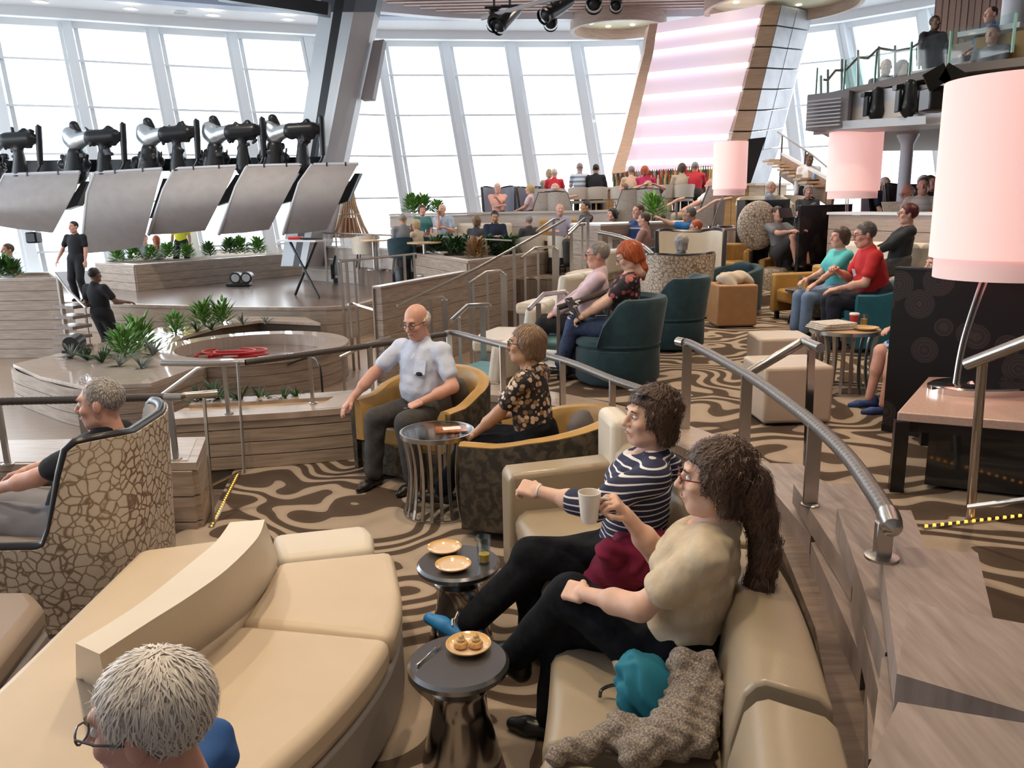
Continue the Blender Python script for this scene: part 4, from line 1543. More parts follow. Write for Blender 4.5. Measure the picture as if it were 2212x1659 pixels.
c = G(1716, 918, 0)
cube('nearer pale taupe cube ottoman behind the curved grey handrail', (c.x, c.y + .22), .50, .43, .03, CUBE)
c = G(1700, 838, 0)
cube('farther pale taupe cube ottoman beside the table with newspapers', (c.x, c.y + .24), .47, .43, -.05, CUBE)
c = G(1590, 708, 0)
cube('mustard-brown cube ottoman with a beige jacket on top', (c.x, c.y + .25), .52, .55, .02, M('tan_leather', (.40, .21, .09), .45, var=.08))

# ================================================================ tables of the right lounge
TABW = wood('honey_table_top', (.55, .36, .20), (.66, .46, .28), .3)
c = G(1838, 852, 0)
rt = (c.x, c.y + .20)
rod_table('drum table with a wooden top holding newspapers and a red paper cup', (rt[0], rt[1], 0), .285, .52, 22, topmat=TABW)
NEWS = M('newsprint', (.62, .57, .53), .8, var=.25, scale=40)
np_ = E('newspaper', (rt[0] - .12, rt[1] + .02, .525), .2, 'folded newspapers stacked on the wooden-topped drum table', 'newspaper')
for k in range(4):
    MB().box((.01 * k, .006 * (k % 2), .006 + .013 * k), (.32 - .01 * k, .24, .011), rz=.05 * (k - 1)).build('sheet', NEWS, np_, bevel=.003)
plate('honey-glazed plate beside the newspapers and the red paper cup', (rt[0] + .13, rt[1] - .1, .522), .1)
pc_ = E('paper_cup', (rt[0] + .12, rt[1] + .12, .522), 0, 'red paper cup with a white lid on the wooden-topped drum table', 'cup')
MB().lathe([(.028, 0), (.038, .10), (.001, .10)], n=20).build('cup', M('red_paper', (.45, .03, .03), .5), pc_, True)
MB().lathe([(.041, .098), (.041, .11), (.034, .115), (.001, .115)], n=20).build('lid', M('white_lid', (.85, .8, .78), .4), pc_, True)
tumbler('tumbler of orange juice beside the red paper cup', (rt[0] + .21, rt[1] + .13, .522), .1, .034, (JUICE, .06))
tt2 = G(1742, 700, 0)
tb2 = (tt2.x, tt2.y + .1)
drum_table('chrome drum table in front of the person in the red shirt', (tb2[0], tb2[1], 0), .26, .46)
tumbler('tall clear tumbler on the chrome table in front of the person in red', (tb2[0] - .06, tb2[1], .46), .16, .045, (M('pale_lemonade', (.7, .75, .7), .3), .09))
plate('honey-glazed plate on the chrome table in front of the person in red', (tb2[0] + .12, tb2[1] - .04, .46), .11)
c = G(1585, 592, T1 - .15)
rod_table('drum table with a white cup in front of the ring-print screen', (c.x, c.y + .2, 0), .33, .56, 14)
o = MB().lathe([(.04, 0), (.055, .14), (.05, .14), (.036, .01), (.001, .01)], n=16, cap=False).build('paper_cup', M('white_cup', (.85, .84, .83), .4), None, True)
o.location = (c.x + .1, c.y + .2, .56)
tag(o, 'white paper cup on the rod table by the ring-print screen', 'cup')

# ================================================================ armchairs of the right lounge
def box_chair(label, loc, rz, outer=DARKPAT, inner=MUSTARD, w=.80, d=.78, h=.70, group='square mustard armchairs', pillow=None):
    o = E('armchair', loc, rz, label, 'armchair', group)
    for s in (-1, 1):
        MB().box((s * (w / 2 - .05), .02, .36), (.10, d - .04, .52)).build('armrest', inner, o, bevel=.03, seg=2)
        MB().box((s * (w / 2 + .012), .0, .35), (.02, d - .08, .50)).build('side_panel', outer, o, bevel=.005)
        for t in (-1, 1):
            MB().box((s * w * .4, t * d * .4, .05), (.05, .05, .10)).build('leg', BLACK, o)
    MB().box((0, -d / 2 + .08, .42), (w - .02, .14, .60)).build('backrest', inner, o, bevel=.04, seg=2)
    MB().box((0, -d / 2 - .0, .42), (w - .06, .02, .58)).build('back_panel', outer, o)
    MB().box((0, .05, .33), (w - .2, d - .16, .18)).build('seat', inner, o, bevel=.04, seg=2)
    if pillow:
        MB().box((.05, -.16, .60), (.36, .12, .30), rx=-.3).build('pillow', pillow, o, bevel=.05, seg=3)
    return o


c = G(1665, 614, 0)
box_chair('mustard armchair farthest left of the group under the middle pink lamp', (c.x, c.y + .3, 0), math.radians(165))
c = G(1712, 640, 0)
box_chair('mustard armchair with a grey pillow under the middle pink lamp', (c.x, c.y + .35, 0), math.radians(150), pillow=SLATE)
c = G(1752, 700, 0)
box_chair('mustard armchair in which the person in turquoise sits', (c.x + .12, c.y + .35, 0), math.radians(105))
TEAL2 = M('teal_leather', (.02, .13, .18), .4, var=.1)
c = G(1765, 640, 0)
tub_chair('tub_chair', 'small round teal chair between the mustard armchairs', (c.x + .1, c.y + .6, 0), math.radians(150), TEAL2, TEAL2, .70, .70, .62, .66, 'teal tub chairs')
tub_chair('tub_chair', 'teal chair in which the person in the red shirt sits', (4.05, 8.55, 0), math.radians(80), TEAL2, TEAL2, .84, .80, .60, .72, 'teal tub chairs')
tub_chair('tub_chair', 'chair with dark shell half hidden by the large ring-print screen', (3.45, 6.0, 0), math.radians(80), TEAL, TEAL, .74, .74, .58, .66, 'teal tub chairs')


def swivel(label, loc, rz, w=.78, hs=.42, hb=.78, low=False):
    o = E('swivel_chair', loc, rz, label, 'armchair', 'dark teal velvet swivel chairs')
    MB().lathe([(w * .47, .03), (w * .50, .06), (w * .50, hs - .09), (w * .47, hs - .07)], n=36).build('base', TEAL, o, True)
    MB().lathe([(w * .48, hs - .075), (w * .51, hs - .05), (w * .50, hs - .01), (w * .44, hs + .015), (.001, hs + .02)], n=36, cap=False).build('seat', TEAL, o, True)
    MB().lathe([(w * .3, 0), (w * .3, .03)], n=24).build('plinth', BLACK, o)
    if not low:
        R_ = w * .5
        P = [(R_ * math.cos(a), R_ * math.sin(a)) for a in [math.radians(180 - 15 + 210 * i / 24) for i in range(25)]]
        hf = lambda t: hs - .02 + (hb - hs + .02) * min(1, math.sin(PI * t) * 2.2) ** .6
        MB().strip(P, lambda t: [(-.12, hs - .06), (.0, hs - .06), (.06, hf(t) - .03), (.045, hf(t)), (-.02, hf(t) + .005), (-.06, hf(t) - .03)]).build('backrest', TEAL, o, True)
    return o


c = G(1330, 838, 0)
swivel('dark teal velvet swivel chair in which the person in the coral floral top sits', (c.x + .05, c.y + .28, 0), math.radians(72), .76, .42, .78)
c = G(1470, 765, 0)
swivel('dark teal velvet swivel chair beside the person in the coral floral top, empty', (c.x - .02, c.y + .42, 0), math.radians(60), .72, .40, .80)

wc1 = G(1465, 690, 0)
wing_chair('wing_chair', 'crackle-print wing chair seen from behind with a head showing above it', (wc1.x + .02, wc1.y + .30, 0), math.radians(8), .86, .80, .55, .90, 'crackle-print wing chairs', True)
wing_chair('wing_chair', 'crackle-print wing chair facing the camera beyond the one seen from behind', (2.72, 12.1, 0), math.radians(170), .92, .80, .58, 1.18, 'crackle-print wing chairs', True, lining=CREAMW)
tub_chair('tub_chair', 'dark teal tub chair right of the wing chair seen from behind', (3.25, 11.6, 0), math.radians(120), TEAL, TEAL, .72, .72, .58, .68, 'teal tub chairs', pillow=TEAL)
for (px, py, yy, rz, lab) in ((1345, 540, 14.6, 200, 'teal tub chair in which the person in the blue striped shirt sits'), (1420, 545, 13.9, 20, 'teal tub chair whose back is turned, behind the curved steel rail'), (1372, 520, 14.2, 190, 'teal tub chair of the person in dusty pink')):
    c = GY(px, py, yy)
    tub_chair('tub_chair', lab, (c.x, yy, T1), math.radians(rz), TEAL, TEAL, .74, .72, .60, .72, 'teal tub chairs')
b_ = GY(1550, 520, 14.3)
box_chair('wide mustard sofa with a black pillow left of the ring-print screen', (b_.x, 14.3, T1), math.radians(160), w=1.15, pillow=BLACK, group='square mustard armchairs')
# round crackle seat: big upholstered disc back
rd = GY(1636, 487, 13.9)
ro = E('round_chair', (rd.x, rd.y, 0), math.radians(185), 'round crackle-print lounge seat with a full-moon back', 'armchair')
obj('back', SDF().ell((0, 0, rd.z), (.36, .16, .42), k=.05).mesh('back', .03), CRACK, ro)
MB().lathe([(.4, .1), (.45, .15), (.45, .42), (.40, .48), (.001, .48)], (0, .25, 0), 28).build('seat', CRACK, ro, True)
MB().lathe([(.35, 0), (.35, .1)], (0, .25, 0), 20).build('plinth', BLACK, ro)

# ================================================================ pale corner bench and wood wall on the right
wt = [tuple(GY(*p).xy) for p in ((1798, 458, 13.0), (1850, 458, 12.4), (1935, 470, 11.5), (2035, 490, 10.6), (2300, 520, 9.4))]
bw = struct(E('wall_bench'))
boards(bw, wt, 0, 1.36, 6, .06, wood('rosy_wall_veneer', (.40, .29, .23), (.52, .40, .33)))
MB().strip(wt, [(-.35, 1.36), (.10, 1.36), (.10, 1.40), (-.35, 1.40)]).build('cap', WHITE, bw)
pb_ = E('bench', (0, 0, 0), 0, 'pale leather corner bench in which the person in black sits', 'bench')
bpth = [(4.5, 10.9), (4.95, 10.3), (5.3, 9.6), (5.5, 8.9)]
MB().strip(bpth, [(-.05, .2), (.55, .2), (.55, .62), (-.05, .62)]).build('seat', CREAMW, pb_, bevel=.04)
MB().strip(bpth, [(-.22, .2), (-.02, .2), (-.04, 1.02), (-.16, 1.05)]).build('backrest', CREAMW, pb_, bevel=.05)
MB().strip(bpth, [(-.2, 0), (.5, 0), (.5, .2), (-.2, .2)]).build('plinth', BLACK, pb_)
MB().box((4.62, 8.72, .52), (.3, .9, .42), rz=.6).build('armrest', BROWNL, pb_, bevel=.06)
tumbler('clear tumbler on the arm of the pale corner bench', (4.35, 8.15, .73), .16, .06, None, FLUTE)
sb = E('side_table', (4.35, 8.15, 0), 0, 'small dark side table under the clear tumbler by the bench arm', 'table')
MB().lathe([(.001, .73), (.2, .73), (.2, .70), (.03, .68)], n=24, cap=False).build('top', DCHROME, sb, True)
MB().lathe([(.03, .69), (.03, .03), (.15, 0)], n=16).build('stem', DCHROME, sb, True)

# ================================================================ stairs, loungers and rails of the stepped middle
stp = struct(E('trim_11'))
for k, (px0, px1, py, z) in enumerate(((1065, 1150, 668, -.45), (1095, 1150, 636, -.28), (1150, 1215, 608, -.10), (1180, 1260, 585, .05))):
    a, b = G(px0, py, z), G(px1, py + 4, z)
    MB().prism([tuple(a.xy), tuple(b.xy), (b.x + .5, b.y + 1.6), (a.x + .3, a.y + 1.7)], C0, z).build('step', WOODDARK, stp)
    beam(a, b, .03, .03, (0, 1, 0)).build('nosing', WOODTOP, stp)
plat = struct(E('trim_12'))
MB().prism([(-.35, 7.3), (.9, 8.2), (1.6, 9.6), (2.0, 11.2), (2.1, 12.4), (1.2, 12.6), (.6, 11.2), (.2, 9.8), (-.5, 8.4)], C0, -.22).build('platform', FC, plat)


def lounger(label, loc, rz, seat, w=1.0, d=.62, hs=.40, hb=.72):
    o = E('lounger', loc, rz, label, 'lounger', 'ivory stepped loungers')
    cushion('seat', [(-w / 2, d / 2), (-w / 2, -d / 2), (w / 2, -d / 2), (w / 2, d / 2), (0, d / 2 + .07)], hs - .14, hs, seat, o, .04)
    for s in (-1, 1):
        MB().box((s * w * .255, -d / 2 - .02, (hs + hb) / 2), (w * .48, .14, hb - hs + .06), rx=.15).build('back_cushion', CREAMW, o, bevel=.05, seg=3)
    MB().box((0, -.02, (hs - .14) / 2), (w * .96, d * .92, hs - .14)).build('base', M('lounger_base', (.25, .2, .17), .5), o)
    return o


for (px, py, z, rz, lab, mt) in ((1272, 585, T1 + .42, 62, 'ivory lounger farthest up the steps, below the curved steel rail', CREAM), (1185, 648, .42, 58, 'ivory lounger in the middle of the steps', CREAM), (1085, 720, .18, 75, 'ivory lounger lowest on the steps, beside the partition', CREAM)):
    c = G(px, py, z)
    lounger(lab, (c.x + .1, c.y, z - .40), math.radians(rz), mt)
for (px, py, z, rz, lab) in ((1210, 725, .10, 66, 'teal-seated lounger in front of the person in the pink shirt'), (1050, 800, .0, 66, 'teal-seated lounger nearest the curved ledge')):
    c = G(px, py, z)
    lounger(lab, (c.x, c.y, z - .40), math.radians(rz), TEALL, .95, .6)
for (px, py, z, lab) in ((1165, 765, .1, 'small white square table by the teal-seated lounger'), (1215, 700, .22, 'small white square table on the steps below the middle lounger'), (1190, 785, .06, 'small white square table nearest the curved ledge')):
    c = G(px, py, z)
    o = E('side_table', (c.x, c.y, 0), math.radians(60), lab, 'table', 'small white square tables')
    MB().box((0, 0, z), (.40, .34, .03)).build('top', WHITE, o, bevel=.004)
    MB().box((0, 0, (z + C0) / 2), (.1, .1, z - C0 - .03)).build('leg', BLACK, o)


def rail(label, tops, feet, r=.022, group='slim steel stair rails'):
    o = E('handrail', (0, 0, 0), 0, label, 'handrail', group)
    MB().tube(tops, r, 8).build('tube', STEEL, o, True)
    for a, b, w in feet:
        beam(a, b, w, .03, (1, 0, 0)).build('post', STEEL, o)
    return o


FLOORS = [(AP, 0.), (BP, B0), (TP, T1), (stage_poly, ST), ([(-.35, 7.3), (.9, 8.2), (1.6, 9.6), (2.0, 11.2), (2.1, 12.4), (1.2, 12.6), (.6, 11.2), (.2, 9.8), (-.5, 8.4)], -.22)]


def floor_z(x, y):
    best = C0
    for poly, z in FLOORS:
        ins = False
        for i in range(len(poly)):
            (x0, y0), (x1, y1) = poly[i][:2], poly[i - 1][:2]
            if (y0 > y) != (y1 > y) and x < (x1 - x0) * (y - y0) / (y1 - y0) + x0:
                ins = not ins
        if ins:
            best = max(best, z)
    return best


def yrail(label, tp, yy, posts):
    """tp: list of (px,py,y); posts: (px, py_top, py_bottom, y, width)"""
    return rail(label, [GY(*p) for p in tp], [(Vector((GY(a, b, y).x, y, min(GY(a, c_, y).z, floor_z(GY(a, b, y).x, y)))), GY(a, b, y), w) for a, b, c_, y, w in posts])


yrail('long steel rail climbing beside the wooden partition', [(858, 660, 10.6), (1030, 580, 11.8), (1220, 475, 13.6)], 0, [(1110, 538, 625, 12.4, .05), (1195, 490, 575, 13.4, .04), (1013, 590, 668, 11.7, .05)])
yrail('bent steel rail at the foot of the steps behind the person in pale blue', [(885, 670, 9.6), (925, 645, 9.8), (955, 642, 9.9), (962, 650, 9.9)], 0, [(960, 648, 720, 9.9, .07), (930, 648, 700, 9.8, .03)])
yrail('bent steel rail in the middle of the steps', [(1013, 613, 10.8), (1050, 588, 11.1), (1080, 585, 11.2), (1088, 592, 11.2)], 0, [(1088, 592, 665, 11.2, .09), (1052, 590, 690, 11.1, .03), (1022, 612, 700, 10.8, .03)])
yrail('bent steel rail near the top of the steps', [(1126, 558, 12.2), (1155, 536, 12.4), (1195, 533, 12.6), (1205, 540, 12.6)], 0, [(1200, 537, 600, 12.6, .11), (1162, 537, 628, 12.4, .035), (1134, 556, 632, 12.2, .035)])
yrail('pair-topped steel rail left of the wooden block, front one', [(1158, 500, 14.2), (1195, 474, 14.5), (1208, 473, 14.6)], 0, [(1196, 474, 535, 14.5, .05)])
yrail('steel rail with two posts in front of the tall wooden block', [(1228, 500, 13.8), (1262, 472, 14.1), (1277, 470, 14.2)], 0, [(1270, 471, 555, 14.1, .05)])
yrail('second steel rail with two posts in front of the tall wooden block', [(1228, 507, 13.4), (1250, 486, 13.6), (1264, 484, 13.7)], 0, [(1234, 502, 575, 13.4, .05), (1258, 486, 572, 13.6, .03)])
yrail('steel rail on the ledge above the dark teal seats', [(975, 693, 8.0), (1010, 660, 8.3), (1055, 658, 8.4), (1060, 664, 8.4)], 0, [(1042, 662, 790, 8.4, .06), (992, 685, 740, 8.1, .03)])
yrail('steel rail by the knees of the person in the pink shirt', [(1143, 668, 7.6), (1175, 635, 7.9), (1220, 630, 8.0), (1226, 636, 8.0)], 0, [(1210, 632, 830, 8.0, .06), (1163, 655, 770, 7.7, .05)])
rr_ = E('handrail', (0, 0, 0), 0, 'dark-wrapped rail end beside the magazine of the person in the coral floral top', 'handrail', 'handrails')
wrapped([GY(1205, 665, 7.2), GY(1290, 638, 7.3), GY(1352, 615, 7.4)], .028, .05, 8).build('grip', DWRAP, rr_, True)
beam(GY(1318, 690, 7.3), GY(1318, 628, 7.3), .06, .02, (1, 0, 0)).build('post', STEEL, rr_)
beam(GY(1206, 800, 7.2), GY(1206, 665, 7.2), .03, .03, (1, 0, 0)).build('post', STEEL, rr_)
# curved bright rail by the teal chairs
cr = E('handrail', (0, 0, 0), 0, 'curved bright steel rail in front of the teal tub chairs', 'handrail', 'handrails')
cpts = spline([GY(1294, 502, 13.6), GY(1340, 512, 13.0), GY(1385, 530, 12.4), GY(1415, 555, 11.8), GY(1424, 575, 11.4)], 6)
MB().tube(cpts, .035, 10).build('tube', STEEL, cr, True)
for (px, py, yy, b_) in ((1296, 504, 13.6, 568), (1318, 508, 13.3, 560), (1344, 514, 13.0, 572), (1368, 523, 12.7, 572), (1392, 536, 12.3, 575)):
    beam(GY(px, b_, yy), GY(px, py, yy), .07, .02, (1, 0, 0)).build('post', STEEL, cr)
# steel gate rails on the stage edge
yrail('square steel rail at the right end of the stage', [(732, 565, 14.6), (900, 548, 15.6)], 0, [(735, 565, 660, 14.6, .05), (748, 565, 655, 14.6, .05), (765, 562, 650, 14.8, .04), (873, 552, 600, 15.4, .05), (894, 549, 600, 15.5, .04)])
yrail('square steel rail one step below the stage edge', [(752, 658, 12.6), (762, 656, 12.7), (828, 676, 12.2)], 0, [(756, 658, 745, 12.6, .04), (768, 660, 745, 12.7, .03), (826, 676, 760, 12.2, .04)])
yrail('short slanted steel rail beside the wooden ring', [(735, 772, 9.2), (790, 745, 9.4), (843, 728, 9.6)], 0, [(740, 770, 842, 9.2, .03), (795, 745, 830, 9.4, .03)])
yrail('slim white rail along the low wall behind the stage', [(688, 503, 21.5), (780, 506, 20.4), (900, 510, 18.4), (1105, 520, 17.0)], 0, [(700, 504, 530, 21.3, .05), (725, 504, 528, 21.0, .04), (770, 505, 528, 20.5, .04), (812, 507, 528, 19.8, .05), (851, 508, 528, 19.2, .05), (893, 510, 530, 18.5, .05), (932, 512, 535, 18.2, .05), (970, 514, 535, 17.9, .05), (1010, 516, 535, 17.6, .05), (1050, 518, 536, 17.3, .05)])
# ================================================================ robot-carried stage screens
SHEET = M('grey_dust_cover', (.36, .335, .33), .85, var=.06, scale=4, bump=.25, bscale=7)
SHEETE = M('pale_cover_edge', (.55, .56, .60), .8)
PN = [((13, 378), (172, 372), (-18, 440), (163, 410), (-42, 482), (113, 503)), ((207, 374), (350, 365), (191, 418), (339, 404), (178, 548), (307, 533)),
      ((380, 365), (511, 359), (356, 411), (496, 394), (324, 507), (443, 498)), ((537, 359), (652, 356), (513, 404), (637, 389), (476, 506), (581, 496)), ((678, 356), (774, 354), (650, 396), (752, 393), (615, 506), (706, 496))]
ORD = ('leftmost, cut by the picture edge', 'second from the left, hanging lowest', 'third from the left', 'fourth from the left', 'rightmost, in front of the slanted column')
rnd_r = random.Random(11)
SILV = M('cast_silver', (.55, .60, .64), .25, .8)
for i, (tl, tr, ml, mr, bl, br) in enumerate(PN):
    o = E('robot_screen', (0, 0, 0), 0, 'robot-held stage screen under a grey cover, ' + ORD[i], 'robot screen', 'robot-carried stage screens')
    rows = []
    for t in range(9):
        u = t / 8
        if u < .25:
            w = u / .25
            l, r, y = [(a[0] + (b[0] - a[0]) * w, a[1] + (b[1] - a[1]) * w) for a, b in ((tl, ml), (tr, mr))] + [20.3 - .45 * w]
        else:
            w = (u - .25) / .75
            l, r, y = [(a[0] + (b[0] - a[0]) * w, a[1] + (b[1] - a[1]) * w) for a, b in ((ml, bl), (mr, br))] + [19.85 + .55 * w - .3 * math.sin(PI * w)]
        rows.append((GY(*l, y), GY(*r, y)))
    th = Vector((-.05, .16, .03))
    MB().rings([[a, a.lerp(b, .5) + Vector((0, -.03, -.02)), b, b + th, a + th] for a, b in rows]).build('cover', SHEET, o, True)
    el = [a + Vector((-.045, .03, 0)) for a, b in rows]
    MB().tube(el, .045, 6).build('cover_edge', SHEETE, o, True)
    ta, tb = rows[0]
    MB().tube([ta, tb], .05, 6).build('cover_edge', SHEETE, o, True)
    for k in (.3, .72):
        p = ta.lerp(tb, k)
        MB().box((p.x, p.y - .03, p.z - .08), (.03, .05, .26)).build('strap', BLACKMET, o)
    # dark bracket behind the screen
    m_ = rows[3][0].lerp(rows[3][1], 1.06)
    MB().loft([rows[1][1] + Vector((0, .2, 0)), rows[1][1] + Vector((.12, .25, 0)), rows[6][1] + Vector((.30, .3, .3)), rows[6][1] + Vector((-.05, .3, .2))], [rows[1][1] + Vector((0, .5, 0)), rows[1][1] + Vector((.15, .5, 0)), rows[6][1] + Vector((.30, .6, .3)), rows[6][1] + Vector((-.05, .6, .2))]).build('bracket', BLACKMET, o)
    # robot on top
    px = tl[0] + (67, 55, 41, 26, 13)[i] - 46
    py = (tl[1] + tr[1]) / 2
    q = lambda dx, dy, d=0.: GY(px + dx, py + dy, 20.45 + d)
    s = SDF().cone(q(10, 6), q(8, -36), .20, .13, .05).cone(q(8, -36), q(6, -62), .10, .11, .05)
    s.cone(q(-18, -72), q(30, -76), .19, .17, .05).cone(q(30, -76), q(42, -74), .12, .10, .03).cone(q(0, -66), q(18, -92), .10, .08, .04)
    s.cone(q(-14, -60), q(-24, -78), .08, .07, .03).cone(q(20, -60), q(32, -58), .06, .05, .03)
    for k in range(14):
        a_ = q(rnd_r.uniform(-24, 42), rnd_r.uniform(-92, -50), rnd_r.uniform(-.12, .1))
        s.cone(a_, a_ + Vector((rnd_r.uniform(-.1, .1), 0, rnd_r.uniform(-.14, .14))), rnd_r.uniform(.03, .06), rnd_r.uniform(.02, .05), .02)
    for k in range(5):
        a_ = q(10 + rnd_r.uniform(-14, 14), -10 - 9 * k, rnd_r.uniform(-.1, .1))
        s.box(a_, (rnd_r.uniform(.03, .09), .05, .03), None, .01, .02)
    obj('robot_body', s.mesh('robot_body', .035), BLACKMET, o)
    s = SDF().cone(q(-24, -74), q(-52, -64, .2), .15, .22, .05).cone(q(-52, -64, .2), q(-66, -80, .2), .23, .16, .06).ell(q(-60, -72, .2), (.26, .2, .26), k=.05)
    obj('robot_arm', s.mesh('robot_arm', .035), SILV, o)
    s = SDF().cone(q(-52, -36, .2), q(-52, 4, .2), .20, .28, .05).cone(q(-80, -14, .3), q(-30, -14, .3), .13, .13, .05).cone(q(-56, -98, .2), q(-48, -86, .2), .12, .10, .04)
    for k in range(5):
        s.cone(q(-76 + 12 * k, -22, .1), q(-74 + 12 * k, -34 - 6 * (k % 2), .1), .035, .03, .02)
    for k in range(12):
        a_ = q(rnd_r.uniform(-86, -24), rnd_r.uniform(-40, 4), rnd_r.uniform(0, .3))
        s.box(a_, (rnd_r.uniform(.02, .1), .05, rnd_r.uniform(.02, .07)), None, .01, .02)
    obj('robot_base', s.mesh('robot_base', .035), BLACKMET, o)
    MB().tube([q(46, -104), q(49, -102), q(51, -60), q(53, -20)], [.04, .075, .08, .07], 10).build('counterweight_pipe', BLACKMET, o, True)
    MB().tube(spline([q(53, -20), q(46, -4, .05), q(30, 6, .05), q(18, 0)], 5), .03, 6).build('hose', BLACKMET, o, True)
    if i == 0:
        MB().box(tuple(GY(73, 513, 20.6)), (.28, .3, .28)).build('joint_box', BLACKMET, o, bevel=.04)
beam(GY(-60, 362, 21.2), GY(700, 352, 21.2), .30, .25, (0, 0, 1)).build('truss_beam', BLACKMET)
tag(bpy.data.objects['truss_beam'], 'long black beam carrying the robot screens', 'beam')

# ================================================================ plants
LEAF = [M('leaf_%s' % n, c, .5, var=.3, scale=12) for n, c in (('bright', (.13, .30, .05)), ('mid', (.07, .18, .035)), ('dark', (.03, .09, .022)), ('blue_grey', (.20, .23, .20)), ('russet', (.33, .19, .08)))]
LEAFME = {}


def leaf_mesh(l, w, mi, curl=.3):
    k = (round(l, 3), round(w, 3), mi)
    if k not in LEAFME:
        mb = MB()
        rs = []
        for t, ww in ((0, .35), (.35, 1.), (.7, .85), (1., .08)):
            z = l * t
            y = curl * l * t * t
            rs.append([(-w / 2 * ww, y, z), (0, y - .15 * w * ww, z), (w / 2 * ww, y, z), (0, y + .05 * w * ww, z)])
        mb.rings(rs)
        me = mb.mesh('leaf', True)
        me.materials.append(LEAF[mi])
        LEAFME[k] = me
    return LEAFME[k]


def succulent(label, loc, h, spread, nleaf, mi, group='succulents in the planters', w=None, spiky=False, joined=False):
    o = E('succulent', loc, random.random() * 6, label, 'plant', group)
    V, Fc = [], []
    l0 = h if spiky else max(.10, h * .36)
    me = leaf_mesh(l0, w or l0 * (.10 if spiky else .38), mi)
    if not spiky and not joined:
        for k in range(5):
            a = k * 1.26
            MB().tube([(0, 0, 0), (.25 * h * math.cos(a), .25 * h * math.sin(a), h * .8)], [.012, .006], 5).build('stem', LEAF[1], o)
    for k in range(nleaf):
        a = k * 2.4 + random.uniform(-.2, .2)
        if spiky:
            tilt, off = (.12 + .95 * ((k * .618) % 1)) * spread, Vector((0, 0, 0))
        else:
            t = ((k + .5) / nleaf)
            rad = h * .42 * math.sqrt(random.random()) * (1.15 - .5 * t)
            off = Vector((rad * math.cos(a + PI / 2), rad * math.sin(a + PI / 2), h * .8 * t * random.uniform(.75, 1.05)))
            tilt = (1.0 - .7 * t) * spread
        m = Matrix.Translation(off) @ Matrix.Rotation(a, 4, 'Z') @ Matrix.Rotation(-tilt, 4, 'X') @ Matrix.Scale(random.uniform(.7, 1.15), 4)
        if joined:
            n0 = len(V)
            V += [tuple(m @ v.co) for v in me.vertices]
            Fc += [tuple(i + n0 for i in p.vertices) for p in me.polygons]
        else:
            q = obj('leaf', me, None, o)
            q.matrix_local = m
    if joined:
        MB().add(V, Fc).build('foliage', LEAF[mi], o, True)['kind'] = 'stuff'
    return o


# crescent planter: leafy stems and grey rosettes
zp = zr - .03
for (px, py, h, n, mi, sp, lab, spk) in ((380, 722, .34, 34, 0, 1.0, 'leafy green bush at the left of the wooden ring', 0), (440, 702, .42, 40, 0, .9, 'tall leafy green bush behind the wooden ring', 0), (480, 698, .40, 34, 0, .9, 'right-hand leafy green bush behind the wooden ring', 0),
                                    (270, 770, .40, 40, 0, 1.0, 'front leafy green bush at the left end of the crescent planter', 0), (300, 755, .46, 40, 0, .9, 'tallest leafy green bush on the crescent planter', 0),
                                    (155, 775, .16, 22, 3, 1.1, 'spiky grey-green rosette at the left tip of the crescent planter', 1), (190, 780, .18, 24, 2, 1.1, 'spiky dark rosette second from the left tip of the crescent planter', 1), (222, 785, .2, 24, 2, 1.0, 'spiky dark rosette in front of the tallest bush', 1),
                                    (258, 792, .14, 24, 3, 1.2, 'pale grey rosette in front on the crescent planter', 1), (305, 795, .15, 26, 3, 1.2, 'pale grey rosette near the glossy corner of the planter', 1), (330, 770, .2, 24, 3, 1.0, 'spiky grey-green plant right of the tallest bush', 1), (425, 718, .16, 20, 2, 1.0, 'small dark rosette left behind the ring', 1), (458, 715, .14, 20, 2, 1.0, 'small dark rosette below the tall bush', 1), (525, 702, .16, 20, 3, 1.1, 'grey rosette right behind the ring', 1), (575, 700, .14, 20, 3, 1.1, 'rightmost grey rosette behind the ring', 1)):
    succulent(lab, G(px, py, zp), h * (1.5 if spk else 1.2), sp, int(n * (1.3 if spk else 2.2)), mi, spiky=spk)
# low planter on the ledge: dark spiky tufts
for (px, py, h, n, lab) in ((430, 872, .20, 30, 'dark bushy tuft at the left end of the ledge planter'), (468, 868, .24, 36, 'dark bushy tuft behind the two slim posts'), (520, 872, .2, 34, 'dark spiky tuft right of the slim posts'), (563, 868, .17, 30, 'round dark tuft in the middle of the ledge planter'), (612, 868, .15, 26, 'spiky green tuft near the right end of the ledge planter'), (642, 865, .15, 26, 'rightmost spiky green tuft of the ledge planter')):
    succulent(lab, G(px, py, -.04), h, 1.1, n, 2, spiky=True, group='spiky tufts in the ledge planter')
for i, (px, py, h, mi) in enumerate(((255, 556, .24, 0), (290, 554, .26, 0), (328, 552, .24, 0), (365, 548, .26, 0), (405, 548, .24, 0), (452, 545, .24, 1), (497, 540, .28, 1), (520, 540, .3, 0), (558, 540, .28, 0))):
    succulent('leafy green plant number in the stage planter'.replace('number ', '') + ', ' + ('first', 'second', 'third', 'fourth', 'fifth', 'sixth', 'seventh', 'eighth', 'ninth')[i] + ' from the left', GY(px, py + 8, 22.3 + i * .12), h * 1.7, 1.1, 150, mi, 'plants in the stage planter', joined=True)
